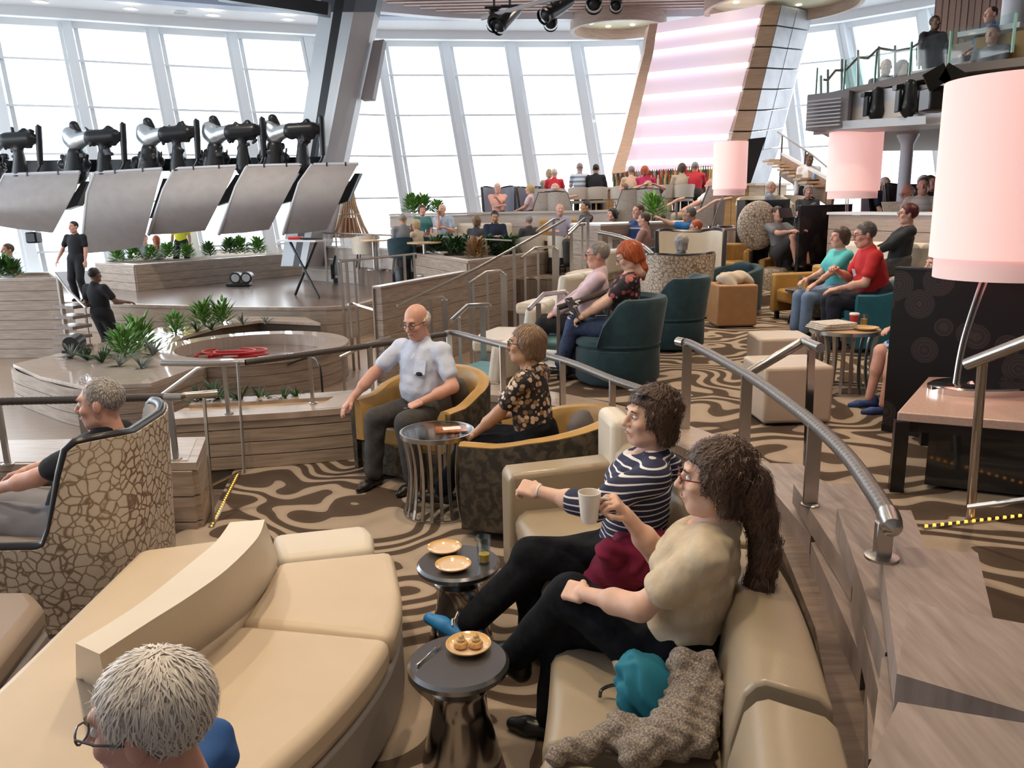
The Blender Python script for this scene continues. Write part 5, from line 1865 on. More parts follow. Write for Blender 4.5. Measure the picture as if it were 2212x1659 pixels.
for i, (px, py, mi) in enumerate(((945, 545, 2), (965, 542, 1), (985, 545, 2), (1010, 545, 2), (1030, 550, 4), (1050, 545, 2), (1075, 540, 1), (1095, 545, 2), (1120, 540, 1), (1145, 535, 2), (1165, 532, 1))):
    succulent('dark green plant in the wide corner planter, ' + ('first', 'second', 'third', 'fourth', 'fifth', 'sixth', 'seventh', 'eighth', 'ninth', 'tenth', 'eleventh')[i] + ' from the left', G(px, py + 5, .58), .42, 1.1, 170, mi, 'plants in the wide corner planter', joined=True)
for i, (px, py, yy, h, lab) in enumerate(((893, 455, 21.2, .42, 'leafy shrub at the left end of the far wooden ledge'), (915, 452, 21.2, .38, 'shorter leafy shrub beside the one at the end of the far ledge'), (945, 455, 21, .3, 'low leafy shrub on the far ledge behind the diners'), (1410, 462, 16.5, .4, 'leafy shrub below the wooden rail near the reclining person'), (8, 590, 13.8, .3, 'dry leafy plant on the tall planter block at the left edge'), (30, 592, 13.8, .26, 'short dry plant on the tall planter block at the left edge'))):
    succulent(lab, GY(px, py + 6, yy), h * 1.25, 1.1, 150, 1 if i > 3 else 0, 'shrubs on the ledges', joined=True)

# red cable coil in the ring and black cable over the rim
RED = M('red_cable', (.62, .03, .03), .4)
cb_ = E('cable', (0, 0, 0), 0, 'coil of red cable lying in the wooden ring', 'cable')
rnd = random.Random(3)
c0_ = G(500, 770, zr - .16)
for k in range(7):
    rx, ry = .42 + rnd.uniform(-.12, .15), .20 + rnd.uniform(-.06, .08)
    ph, dx, dy = rnd.uniform(0, 6), rnd.uniform(-.1, .1), rnd.uniform(-.06, .06)
    MB().tube([(c0_.x + dx + rx * math.cos(a * PI / 12 + ph), c0_.y + dy + ry * math.sin(a * PI / 12 + ph), zr - .165 + .016 * k) for a in range(20)], .014, 6).build('loop', RED, cb_, True)
o = MB().tube(spline([GY(620, 788, 10.9), GY(670, 772, 11.0), GY(690, 790, 10.7), GY(697, 850, 10.62), GY(697, 876, 10.6)], 6), .015, 6).build('cable', BLACK, None, True)
tag(o, 'black cable hanging over the rim of the wooden ring', 'cable')

# stage props
stb = E('folding_table', (0, 0, 0), 0, 'black folding table with crossed legs and a pale top on the stage', 'table')
a, b = GY(615, 540, 18.2), GY(702, 534, 17.4)
z_ = .55
beam(Vector((a.x, a.y, z_ + .4)), Vector((b.x, b.y, z_ + .4)), .5, .04, (0, 1, 0)).build('top', M('table_pale', (.6, .6, .62), .4), stb)
m0, m1 = a.lerp(b, .15), a.lerp(b, .8)
MB().tube([(m0.x, m0.y, z_ + .38), (m1.x, m1.y - .1, ST + .02)], .03, 8).build('leg', BLACKMET, stb, True)
MB().tube([(m1.x, m1.y, z_ + .38), (m0.x, m0.y + .1, ST + .02)], .03, 8).build('leg', BLACKMET, stb, True)
rp = a.lerp(b, .3)
o = MB().box((rp.x, rp.y, z_ + .455), (.30, .25, .06)).build('red_case', RED, bevel=.02)
tag(o, 'red case lying on the folding stage table', 'case')
rp = a.lerp(b, .72)
o = MB().box((rp.x, rp.y, z_ + .44), (.5, .3, .035), ry=.05).build('mixing_desk', BLACKMET, bevel=.01)
tag(o, 'thin black mixing desk on the folding stage table', 'mixing desk')
sl_ = E('floor_light', G(525, 618, ST), 0, 'pair of black floor lights joined on the stage', 'stage light')
for s in (-1, 1):
    MB().tube([(s * .14, -.12, .22), (s * .14, .15, .24)], [.15, .13], 14).build('lamp_head', BLACKMET, sl_, True)
    MB().lathe([(.001, 0), (.1, 0)], (s * .14, 0, .0), 14, cap=False).build('foot', BLACKMET, sl_)
    MB().tube([(s * .14, -.13, .22), (s * .14, -.14, .22)], [.11, .10], 14).build('lens', GLOW if False else SILV, sl_, True)
MB().box((-.1, 0, .05), (.6, .3, .08)).build('base', BLACKMET, sl_, bevel=.02)
for (px, py, yy, h, lab) in ((735, 592, 21.5, 0.72, 'left black moving-head floor light by the low wall'), (870, 585, 18.4, .62, 'right black moving-head floor light by the low wall')):
    p = GY(px, py, yy)
    o = E('floor_light', (p.x, p.y, ST), 0, lab, 'stage light', 'moving-head floor lights')
    MB().box((0, 0, .06), (.34, .3, .12)).build('base', BLACKMET, o, bevel=.02)
    MB().tube([(0, 0, .2), (0, 0, .45), (0, 0, h)], [.19, .2, .12], 14).build('head', BLACKMET, o, True)
    for s in (-1, 1):
        MB().box((s * .21, 0, .28), (.05, .12, .38)).build('yoke', BLACKMET, o)
# basket-like rod sculpture
bs = E('rod_sculpture', GY(758, 512, 22.5), 0, 'flared basket sculpture of pale wooden rods by the window', 'sculpture')
bz = bs.location.z
for k in range(22):
    a = 2 * PI * k / 22
    MB().tube([(r * math.cos(a), r * math.sin(a), z) for r, z in ((.52, 0), (.36, .35), (.2, .85), (.1, 1.5))], .022, 5).build('rod', WOODWARM, bs, True)
for r, z in ((.53, .02), (.28, .62)):
    MB().tube([(r * math.cos(i * PI / 12), r * math.sin(i * PI / 12), z) for i in range(24)], .022, 5, closed=True).build('hoop', WOODWARM, bs, True)
for k in range(9):
    a = 2 * PI * k / 9
    beam((.30 * math.cos(a), .3 * math.sin(a), .05), (.16 * math.cos(a), .16 * math.sin(a), .52), .09, .03, (-math.sin(a), math.cos(a), 0)).build('slat', wood('rust_slat', (.35, .14, .07), (.5, .24, .12)), bs)

# ================================================================ walls and ledges of the far tiers
fw = struct(E('wall_tier'))
lp2 = spline([GY(845, 470, 20.6), GY(925, 470, 20.3), GY(1020, 470, 20.0), GY(1120, 470, 19.7), GY(1180, 470, 19.4), GY(1270, 470, 19.0), GY(1330, 470, 18.6)], 4)
lpp = [(p.x, p.y) for p in lp2]
zl = 1.42
boards(fw, lpp, T1, zl, 4, .08, PALEW)
MB().strip(lpp, [(-.5, zl), (.12, zl), (.12, zl + .05), (-.5, zl + .05)]).build('cap', PALEW, fw)
cbk = E('bench', (0, 0, 0), 0, 'long cream bench back along the far wooden ledge', 'bench')
p0, p1 = GY(988, 480, 19.4), GY(1105, 480, 18.9)
beam(Vector((p0.x, p0.y, .85)), Vector((p1.x, p1.y, .85)), .75, .18, (0, 0, 1)).build('backrest', CREAMW, cbk, bevel=.06)
beam(Vector((p0.x, p0.y - .3, .5)), Vector((p1.x, p1.y - .3, .5)), .2, .6, (0, 0, 1)).build('seat', CREAMW, cbk, bevel=.05)
mbk = E('bench', (0, 0, 0), 0, 'mustard bench back along the far wooden ledge', 'bench')
p0, p1 = GY(1165, 478, 18.8), GY(1245, 476, 18.4)
beam(Vector((p0.x, p0.y, .95)), Vector((p1.x, p1.y, .95)), .7, .18, (0, 0, 1)).build('backrest', MUSTARD, mbk, bevel=.06)
beam(Vector((p0.x, p0.y - .3, .5)), Vector((p1.x, p1.y - .3, .5)), .2, .6, (0, 0, 1)).build('seat', MUSTARD, mbk, bevel=.05)
# wooden block left of the teal chairs
bx = [tuple(GY(*p).xy) for p in ((1232, 560, 15.4), (1297, 560, 14.3), (1500, 520, 15.6), (1500, 500, 16.2), (1240, 520, 16.2))]
wb = struct(E('wall_block'))
zb_ = 1.22
n_ = 5
for i in range(n_):
    h = (zb_ - T1 + .3) / n_
    for (a, b) in ((bx[0], bx[1]), (bx[1], bx[2])):
        MB().strip([a, b], [(-.05, T1 - .3 + i * h + .004), (.0, T1 - .3 + i * h + .004), (.0, T1 - .3 + (i + 1) * h - .004), (-.05, T1 - .3 + (i + 1) * h - .004)]).build('board', WOOD, wb)
MB().prism(bx, zb_, zb_ + .03).build('cap', WHITE, wb)
# riser of the wing-chair tier on the right
rz_ = [(1.6, 19.2), (2.6, 18.2), (3.6, 17.4), (5.0, 16.9), (9, 16.6), (13.5, 16.6)]
wr = struct(E('wall_riser'))
boards(wr, rz_, T1, T2 + .1, 4, .08, wood('riser_veneer', (.42, .31, .24), (.54, .42, .34)))
struct(MB().prism(rz_ + [(13.5, 18.5), (1.8, 20.5)], T1, T2).build('floor', CARPET))

# ================================================================ far seating
def far_chair(label, loc, rz, body, lin=CREAMW, group='cream bucket chairs', proto={}):
    key = (body.name, lin.name, group)
    if key not in proto:
        o = E('bucket_chair', loc, rz, label, 'chair', group)
        P = uplan(.58, .56, 5)
        hf = lambda t: .62 + .2 * math.sin(PI * t)
        MB().strip(P, lambda t: [(-.04, .36), (.02, .36), (.05, hf(t)), (-.01, hf(t))]).build('backrest', body, o, True)
        MB().prism(uplan(.52, .5, 5), .36, .46).build('seat', lin, o)
        for sx in (-1, 1):
            for sy in (-1, 1):
                MB().tube([(sx * .2, sy * .2, .38), (sx * .25, sy * .24, 0)], .016, 6).build('leg', BLACK, o, True)
        proto[key] = o
        return o
    return copy_tree(proto[key], loc, rz, label=label)


for (px, yy, rz, mt, lab) in ((868, 18.3, 10, TEAL, 'dark teal bucket chair of the grey-shirted diner nearest the stage'), (925, 18.2, 180, TEAL, 'dark bucket chair beside the sculpture railing'), (960, 18.6, 10, CREAMW, 'empty cream bucket chair between the diners'), (1030, 18.2, 320, CREAMW, 'cream bucket chair of the person leaning left'), (1070, 18.0, 190, TEAL, 'dark bucket chair of the person with the green scarf'), (1150, 18.0, 30, CREAMW, 'cream bucket chair of the person in dark grey'), (790, 20.2, 20, CREAMW, 'empty cream bucket chair by the basket sculpture'), (1215, 17.3, 300, CREAMW, 'cream bucket chair in front of the mustard bench')):
    c = GY(px, 500, yy)
    far_chair(lab, (c.x, yy, T1), math.radians(rz), mt)


def round_table(label, loc, r=.38, h=.72, top=None, group='round bistro tables'):
    o = E('bistro_table', loc, 0, label, 'table', group)
    MB().lathe([(.001, h), (r, h), (r, h - .03), (.05, h - .04)], n=24, cap=False).build('top', top or TABW, o, True)
    MB().lathe([(.04, h - .03), (.04, .05), (.22, .02), (.22, 0)], n=16).build('stem', STEEL, o, True)
    return o


for (px, yy, lab) in ((930, 18.9, 'bistro table with wine glasses between two couples'), (1000, 18.9, 'empty bistro table in front of the cream bench'), (1095, 18.6, 'bistro table in front of the person with the green scarf'), (1210, 17.9, 'bistro table of the person by the mustard bench'), (805, 19.6, 'bistro table by the basket sculpture'), (915, 17.7, 'low dark bistro table by the railing')):
    c = GY(px, 495, yy)
    round_table(lab, (c.x, yy, T1))
for (px, py, yy, col_, lab) in ((922, 480, 18.8, (.7, .12, .12), 'wine glass with rose wine before the person in teal'), (945, 482, 18.8, (.8, .75, .5), 'wine glass with white wine before the person in pale blue check')):
    c = GY(px, 490, yy)
    o = MB().lathe([(.04, 0), (.008, .01), (.008, .09), (.045, .13), (.05, .19), (.04, .24)], n=12, cap=False).build('wine_glass', FLUTE, None, True)
    o.location = (c.x, yy, T1 + .72)
    MB().lathe([(.001, .11), (.042, .14), (.046, .18), (.001, .18)], n=12).build('wine', M('wine_%s' % lab[16:20], col_, .2), o, True)
    tag(o, lab, 'wine glass')
# tall-backed chairs by the window and wing chairs on the far tier
TALLC = M('slate_blue_upholstery', (.27, .29, .38), .6)
for (px, py, yy, rz, lab) in ((1078, 440, 21.6, 185, 'tall slate-blue wing chair behind the person in the salmon shirt'), (1132, 440, 22.4, 150, 'tall slate-blue wing chair near the window, left one of the pair'), (1150, 440, 22.8, 205, 'tall slate-blue wing chair near the window, right one of the pair')):
    c = GY(px, py, yy)
    wing_chair('wing_chair', lab, (c.x, yy, T2), math.radians(rz), .8, .75, .55, 1.22, 'slate-blue wing chairs', True, TALLC, TALLC)
GREYW = M('grey_tweed', (.40, .37, .34), .8, var=.2, scale=40)
for (px, yy, rz, lab) in ((1165, 20.6, 75, 'grey wing chair turned away from the salmon-shirted person'), (1215, 20.4, 290, 'grey wing chair of the person holding a camera'), (1345, 19.2, 70, 'grey wing chair with a person in pale blue trousers'), (1408, 19.0, 290, 'grey wing chair of the person with raised arms on the far tier'), (1518, 17.4, 80, 'grey wing chair in which the person in white reclines')):
    c = GY(px, 430, yy)
    wing_chair('wing_chair', lab, (c.x, yy, T2), math.radians(rz), .84, .8, .5, 1.02, 'grey wing chairs of the far tier', True, GREYW, GREYW)

# ================================================================ bar
br = E('bar_counter', (0, 0, 0), 0, 'long warm-lit wooden bar counter in front of the pink bar wall', 'counter')
BARW = wood('amber_bar_wood', (.50, .30, .13), (.66, .43, .22), .35)
bpt = [tuple(GY(*p).xy) for p in ((1255, 400, 23.0), (1330, 400, 22.0), (1460, 400, 21.4), (1600, 400, 20.8), (1700, 400, 21.6))]
zc_ = BAR + 1.1
bpp = [(p[0], p[1]) for p in spline([(*p, 0) for p in bpt], 5)]
for i in range(14):
    k0 = i / 14 * (len(bpp) - 1)
    k1 = (i + 1) / 14 * (len(bpp) - 1)
    g_ = lambda k: Vector(bpp[min(int(k), len(bpp) - 2)]).lerp(Vector(bpp[min(int(k), len(bpp) - 2) + 1]), k - min(int(k), len(bpp) - 2))
    MB().strip([tuple(g_(k0 + .02)), tuple(g_(k1 - .02))], [(-.2, BAR), (0, BAR), (0, zc_ - .06), (-.2, zc_ - .06)]).build('front_panel', BARW, br)
MB().strip(bpp, [(-.5, zc_ - .06), (.12, zc_ - .06), (.12, zc_), (-.5, zc_)]).build('top', M('bar_top', (.72, .55, .36), .2), br)
sh = E('bottle_shelf', (0, 0, 0), 0, 'low shelf of bottles at the foot of the pink bar wall', 'shelf')
s0, s1 = GY(1325, 402, 22.9), GY(1545, 398, 22.3)
zz = 2.02
beam(Vector((s0.x, s0.y, zz)), Vector((s1.x, s1.y, zz)), .3, .06, (0, 1, 0)).build('board', BARW, sh)
beam(Vector((s0.x, s0.y + .2, zz + .22)), Vector((s1.x, s1.y + .2, zz + .22)), .2, .06, (0, 1, 0)).build('board', BARW, sh)
beam(Vector((s0.x, s0.y, (zz + BAR) / 2)), Vector((s1.x, s1.y, (zz + BAR) / 2)), .3, zz - BAR - .08, (0, 1, 0)).build('cabinet', BARW, sh)
BCOL = [(.25, .13, .04), (.05, .12, .05), (.55, .4, .2), (.6, .6, .58), (.4, .05, .04), (.08, .06, .05)]
bms = []
for j, c in enumerate(BCOL):
    me = MB().lathe([(.04, 0), (.045, .02), (.045, .18), (.018, .24), (.018, .31), (.001, .31)], n=10).mesh('bottle', True)
    me.materials.append(M('bottle_%d' % j, c, .15))
    bms.append(me)
for row in range(2):
    for k in range(44):
        t = (k + .5) / 44
        p = s0.lerp(s1, t)
        o = obj('bottle', bms[rnd.randrange(6)])
        o.location = (p.x, p.y + .2 * row, zz + .03 + .22 * row)
        tag(o, 'bottle in the ' + ('front' if row == 0 else 'rear') + ' row of the shelf below the pink bar wall', 'bottle', 'bottles at the bar, ' + ('front' if row == 0 else 'rear') + ' row')


def bar_stool(label, loc, rz, proto=[]):
    if not proto:
        o = E('bar_stool', loc, rz, label, 'stool', 'bar stools')
        P = uplan(.5, .46, 5)
        MB().strip(P, lambda t: [(-.03, .78), (.02, .78), (.03, .98 + .12 * math.sin(PI * t)), (-.02, .98 + .12 * math.sin(PI * t))]).build('backrest', M('stool_cream', (.60, .55, .50), .6), o, True)
        MB().prism(uplan(.46, .44, 5), .68, .76).build('seat', M('stool_seat', (.66, .6, .52), .6), o, bevel=.02)
        for sx in (-1, 1):
            for sy in (-1, 1):
                MB().tube([(sx * .17, sy * .16, .69), (sx * .21, sy * .2, 0)], .018, 6).build('leg', STEEL, o, True)
        MB().tube([(.2, .2, .25), (-.2, .2, .25), (-.2, -.2, .25), (.2, -.2, .25)], .012, 6, closed=True).build('footrest', STEEL, o, True)
        proto.append(o)
        return o
    return copy_tree(proto[0], loc, rz, label=label)


SN = ('first', 'second', 'third', 'fourth', 'fifth', 'sixth', 'seventh', 'eighth')
for i, (px, yy) in enumerate(((1172, 22.4), (1200, 22.2), (1250, 21.3), (1290, 21.2), (1345, 20.6), (1395, 20.6), (1432, 20.5), (1478, 20.4))):
    c = GY(px, 420, yy)
    bar_stool('cream bar stool, ' + SN[i] + ' from the left along the bar', (c.x, yy, BAR), math.radians(-10 + 3 * i))
# small lounge seats far right
for (px, py, yy, rz, lab) in ((1690, 440, 17.8, 180, 'cream bucket chair behind the dark ring-print screen'), (1625, 440, 18.2, 160, 'cream bucket chair by the lamp and the bar end'), (1720, 445, 17.4, 200, 'cream bucket chair below the waiter')):
    c = GY(px, py, yy)
    far_chair(lab, (c.x, yy, T2), math.radians(rz), CREAMW)
DARKL = M('dark_plum_leather', (.07, .05, .07), .35)
for (px, py, yy, rz, lab) in ((1975, 430, 14.5, 170, 'dark leather high-backed chair behind the plaid-shirted person'), (1925, 430, 15.5, 190, 'dark leather high-backed chair left of the white column')):
    c = GY(px, py, yy)
    wing_chair('wing_chair', lab, (c.x, yy, .55), math.radians(rz), .85, .8, .7, 1.3, 'dark leather high-backed chairs', True, DARKL, DARKL)
struct(MB().prism([(5.6, 12.9), (6.2, 11.6), (14, 9.5), (14, 16.6), (7, 16.6)], 0, .55).build('floor', CARPET))
# stair on the far right
fs = struct(E('trim_13'))
p0, p1 = GY(1680, 345, 20.5), GY(1790, 408, 17.5)
for k in range(9):
    t = k / 9
    p = p0.lerp(p1, t)
    MB().box((p.x, p.y, p.z - .02), (.6, .5, .05)).build('step', WOODWARM, fs)
beam(p0 + Vector((0, -.3, -.15)), p1 + Vector((0, -.3, -.15)), .5, .06, (0, 0, 1)).build('stringer', BRW, fs)
beam(p0 + Vector((0, -.34, .12)), p1 + Vector((0, -.34, .12)), .06, .06, (0, 0, 1)).build('nosing', WHITE, fs)
yrail('glass-sided stair rail by the waiter', [(1680, 285, 20.5), (1755, 335, 18.5), (1800, 372, 17.3)], 0, [(1690, 292, 350, 20.2, .04), (1740, 326, 385, 18.8, .04), (1790, 364, 408, 17.5, .04)])

# ================================================================ balcony fittings and hanging stage lights
def mover(label, c, h, group='moving-head lights on the balcony front'):
    o = E('stage_light', c, 0, label, 'stage light', group)
    obj('head', SDF().cone((0, 0, .10), (0, 0, h), .11, .08, .05).cone((0, 0, .03), (0, 0, .10), .07, .11, .03).mesh('head', .02), BLACKMET, o)
    for s in (-1, 1):
        MB().box((s * .135, .02, h * .5), (.04, .12, h * .75)).build('yoke', BLACKMET, o, bevel=.01)
    MB().box((0, .06, h * .95), (.36, .12, .06)).build('base', BLACKMET, o)
    return o


mover('left moving-head light on the balcony front', GY(1891, 258, 11.75), .36)
mover('right moving-head light on the balcony front', GY(1961, 250, 11.05), .38)
ve = E('vent_box', (0, 0, 0), 0, 'louvred grey speaker box at the left end of the balcony front', 'speaker')
c = GY(1800, 245, 12.6)
MB().box((c.x, c.y, c.z + .02), (.62, .5, .52), rz=-.75).build('case', M('vent_grey', (.28, .26, .28), .6), ve)
for k in range(8):
    MB().box((c.x - .24, c.y - .26, c.z - .2 + .052 * k), (.50, .06, .018), rz=-.75).build('louvre', M('vent_light', (.5, .5, .54), .5), ve)
bl = E('barn_door_light', GY(2020, 215, 10.5), 0, 'black barn-door spotlight on the balcony front', 'stage light')
MB().box((0, 0, 0), (.28, .3, .3)).build('head', BLACK, bl, bevel=.03)
for s, r_ in ((1, .5), (-1, -.5)):
    MB().box((s * .1, -.18, .24), (.28, .02, .22), ry=r_).build('barn_door', BLACK, bl)
lg = quad_loft([GY(*p) for p in ((1805, 262, 12.4), (2000, 250, 10.7), (2000, 268, 10.7), (1805, 280, 12.4))], (.0, .3, 0)).build('light_ledge', M('ledge_blue_grey', (.52, .55, .62), .5))
tag(lg, 'pale shelf under the moving-head lights of the balcony', 'shelf')
# stair rail of the upper balcony
br_ = E('handrail', (0, 0, 0), 0, 'glass balcony stair rail with slim steel posts and stepped handrail', 'handrail', 'handrails')
prev = None
for (px, pt_, pb, yy) in ((1773, 163, 206, 13.4), (1788, 150, 204, 13.4), (1818, 128, 198, 13.5), (1853, 108, 190, 13.6), (1898, 100, 185, 13.8), (1933, 98, 170, 14.0), (1968, 92, 160, 14.2), (1985, 90, 150, 14.3)):
    MB().tube([GY(px, pb, yy), GY(px, pt_, yy)], .022, 6).build('post', STEEL, br_, True)
    if prev:
        g = [GY(prev[0], prev[2], prev[3]), GY(px, pb, yy), GY(px, pt_ + 18, yy), GY(prev[0], prev[1] + 18, prev[3])]
        MB().add(g, [(0, 1, 2, 3)]).build('glass_panel', RGLASS, br_)
    prev = (px, pt_, pb, yy)
MB().tube([GY(*p) for p in ((1778, 172, 13.4), (1788, 173, 13.4), (1805, 152, 13.4), (1826, 152, 13.5), (1853, 124, 13.6), (1875, 126, 13.7), (1898, 104, 13.8), (1935, 110, 14.), (1968, 104, 14.2), (1990, 90, 14.3))], .022, 6).build('tube', STEEL, br_, True)
for (px, py, px2, py2, yy, lab) in ((2078, 78, 2212, 56, 12.5, 'white-edged table top on the upper balcony'),):
    a, b = GY(px, py, yy), GY(px2, py2, yy - .6)
    o = E('table', (0, 0, 0), 0, lab, 'table')
    beam(a, b, .35, .07, (0, 1, 0)).build('top', WHITE, o)
    beam(a.lerp(b, .3) + Vector((0, 0, -.7)), a.lerp(b, .3), .1, .1, (0, 1, 0)).build('leg', BLACK, o)
    beam(a.lerp(b, .2) + Vector((0, -.1, -.28)), b + Vector((0, -.1, -.28)), .06, .42, (0, 1, 0)).build('front_panel', MUSTARD, o)


def spot(label, pts, yy, r, group='spotlights hung from the ceiling'):
    a, b = GY(*pts[0], yy), GY(*pts[1], yy - .4)
    o = E('spotlight', (0, 0, 0), 0, label, 'stage light', group)
    obj('barrel', SDF().cone(a, b, r * .8, r, .02).mesh('barrel', .035), BLACKMET, o)
    d = (b - a).normalized()
    MB().tube([b + d * r * .55, b + d * r * 1.02], [r * 1.05, r * 1.08], 14, cap=False).build('lens_hood', BLACKMET, o, True)
    MB().tube([a.lerp(b, .4), a.lerp(b, .4) + Vector((0, 0, .8))], .03, 6).build('hanger', BLACKMET, o, True)
    MB().box(tuple(a.lerp(b, .4) + Vector((0, 0, .2))), (r * 2.6, .08, .06)).build('yoke', BLACKMET, o)
    return o


spot('leftmost hanging spotlight, tilted down left', ((1115, 22), (1082, 54)), 20, .16)
spot('boxy hanging spotlight beside the leftmost one', ((1068, 30), (1068, 48)), 20.2, .17)
spot('long hanging spotlight tilted down, second from the left', ((1228, 4), (1184, 30)), 19.6, .17)
spot('hanging spotlight pointing straight down below the long one', ((1192, 30), (1190, 48)), 19.8, .15)
spot('dark hanging spotlight third from the left, cut by the top edge', ((1284, -14), (1283, 6)), 19.5, .18)
spot('dark hanging spotlight on the far right, cut by the top edge', ((1332, -10), (1331, 10)), 19.5, .14)
o = MB().tube([GY(1040, 40, 20), GY(1160, 6, 19.4), GY(1330, -30, 19)], .05, 8).build('light_track', M('track_white', (.7, .7, .74), .5), None, True)
tag(o, 'slim pale lighting track under the slatted ceiling', 'track')
o = beam(GY(470, -14, 20), GY(712, 22, 20), .28, .3, (0, 0, 1)).build('truss_beam', BLACKMET)
tag(o, 'dark truss beam meeting the top of the slanted column', 'beam')
# dark stairs and small lamp at the far left of the pit
ds = struct(E('trim_14'))
for k in range(5):
    a, b = GY(135, 660 + 22 * k, 13.6 - .35 * k), GY(178, 662 + 22 * k, 13.4 - .35 * k)
    beam(a, b, .35, .05, (0, 1, 0)).build('step', WOODDARK, ds)
yrail('slim rail of the dark stairs on the left', [(120, 590, 14.0), (150, 630, 13.6), (186, 665, 13.2)], 0, [(122, 592, 640, 14, .03), (183, 664, 720, 13.2, .03)])
pl_ = E('floor_light', G(165, 760, zr), 0, 'small black lamp with a lit rim at the foot of the dark stairs', 'stage light')
MB().tube([(0, -.12, .12), (0, .1, .16)], [.13, .12], 14).build('head', BLACKMET, pl_, True)
MB().box((0, 0, .02), (.3, .25, .04)).build('base', BLACKMET, pl_)
for (a, b, c, lab) in (((1418, 460, 16.6), (1462, 432, 16.8), (1478, 428, 16.9), 'peach wooden rail above the leafy shrub on the far tier'), ((1500, 462, 16.4), (1545, 434, 16.7), (1580, 428, 16.9), 'peach wooden rail right of the reclining person')):
    o = E('handrail', (0, 0, 0), 0, lab, 'handrail', 'peach wooden rails')
    MB().tube([GY(*a), GY(*b), GY(*c)], .03, 8).build('tube', wood('peach_wood', (0, 0, 0), (0, 0, 0)), o, True)
    for p in (a, b):
        q = GY(*p)
        beam(Vector((q.x, q.y, T1)), q, .04, .03, (1, 0, 0)).build('post', STEEL, o)
# ================================================================ people kit
def V3(*a):
    return np.array(a, float)


def unit(v):
    return v / max(np.linalg.norm(v), 1e-9)


def ik(a, b, l1, l2, pole):
    """middle joint between a and b; the target is pulled in when out of reach"""
    d = b - a
    L = np.linalg.norm(d)
    if L > (l1 + l2) * .995:
        b = a + d / L * (l1 + l2) * .995
        d = b - a
        L = np.linalg.norm(d)
    L = max(L, abs(l1 - l2) + .02)
    u = unit(d)
    x = (l1 * l1 - l2 * l2 + L * L) / (2 * L)
    h = math.sqrt(max(l1 * l1 - x * x, 0))
    p = np.array(pole, float)
    p = unit(p - u * (p @ u))
    return a + u * x + p * h, b


SKIN = {k: M('skin_%s' % k, c, .5, var=.06, scale=30) for k, c in (('pale', (.68, .43, .33)), ('pink', (.66, .36, .28)), ('tan', (.48, .27, .17)), ('brown', (.16, .08, .05)))}
HAIRM = {k: M('hair_%s' % k, c, .5, var=.22, scale=190, stretch=(1, .2, .25), bump=.25) for k, c in (('white', (.62, .58, .54)), ('grey', (.27, .25, .24)), ('darkgrey', (.11, .10, .10)), ('brown', (.075, .042, .028)), ('lightbrown', (.21, .13, .08)), ('blonde', (.48, .36, .20)), ('red', (.42, .09, .025)), ('maroon', (.10, .012, .018)), ('black', (.012, .010, .010)))}
HEADC, HANDC, HAIRC, SHOEC = {}, {}, {}, {}
EYEW = M('eye_white', (.80, .78, .75), .2)
EYED = M('eye_dark', (.04, .025, .015), .1)
BROW = M('eyebrow', (.09, .06, .045), .7)
LIPS = M('lips', (.50, .20, .17), .4)
LENS = M('spectacle_frame', (.02, .018, .018), .3)


def head_sdf(v):
    if v in HEADC:
        return HEADC[v]
    s = SDF()
    s.ell((0, -.012, .030), (.076, .096, .090), k=.02)
    s.ell((0, .028, -.035), (.062, .068, .082), k=.03)
    s.ell((0, .052, -.088), (.034, .030, .026), k=.03)
    s.cone((-.045, .01, -.075), (-.02, .06, -.098), .022, .018, .03).cone((.045, .01, -.075), (.02, .06, -.098), .022, .018, .03)
    s.cone((-.03, .082, .036), (.03, .082, .036), .012, .012, .02)
    for x in (-1, 1):
        s.ell((x * .031, .096, .010), (.017, .016, .012), k=.012, sub=True)
        s.ell((x * .040, .070, -.022), (.022, .018, .018), k=.02)
        s.ell((x * .079, -.008, -.004), (.011, .019, .032), k=.006)
    s.cone((0, .090, .022), (0, .116, -.022), .009, .0125, .010)
    s.cone((-.011, .104, -.027), (.011, .104, -.027), .009, .009, .006)
    s.cone((-.016, .090, -.058), (.016, .090, -.058), .0085, .0085, .010)
    s.cone((-.014, .087, -.070), (.014, .087, -.070), .009, .009, .010)
    s.cone((0, -.01, -.06), (0, -.03, -.17), .054, .056, .03)
    HEADC[v] = me_arrays(s.mesh('head', v))
    return HEADC[v]


def hand_arr(curl, v, side):
    k = (curl, v, side)
    if k in HANDC:
        return HANDC[k]
    s = SDF()
    s.cone((0, -.04, 0), (0, .01, 0), .024, .025, .01)
    s.box((0, .045, 0), (.026, .036, .002), None, .013, .015)
    c = {'relaxed': .28, 'grip': .85, 'flat': .08}[curl]
    for i, (x, L) in enumerate(((-.030, .058), (-.010, .074), (.010, .080), (.030, .070))):
        p = V3(-x * side, .085 - abs(x + .008) * .25, 0)
        a = c * .6
        pts = [p]
        for j, f in enumerate((.45, .32, .23)):
            a += c * (.5 + .4 * j)
            p = p + V3(-x * side * .12 * (1 - c), math.cos(a), -math.sin(a)) * L * f
            pts.append(p)
        s.chain(pts, (.0092, .0088, .0080, .0068), .004)
    th = [V3(side * -.022, .015, -.004) * V3(-1, 1, 1) * -1, V3(side * -.045, .042, -.016), V3(side * -.046, .066, -.026 - .012 * c), V3(side * -.040 + side * .012 * c, .088, -.034 - .02 * c)]
    th[0] = V3(side * -.020, .015, -.004)
    s.chain(th, (.016, .0115, .0098, .0075), .006)
    HANDC[k] = me_arrays(s.mesh('hand', v))
    return HANDC[k]


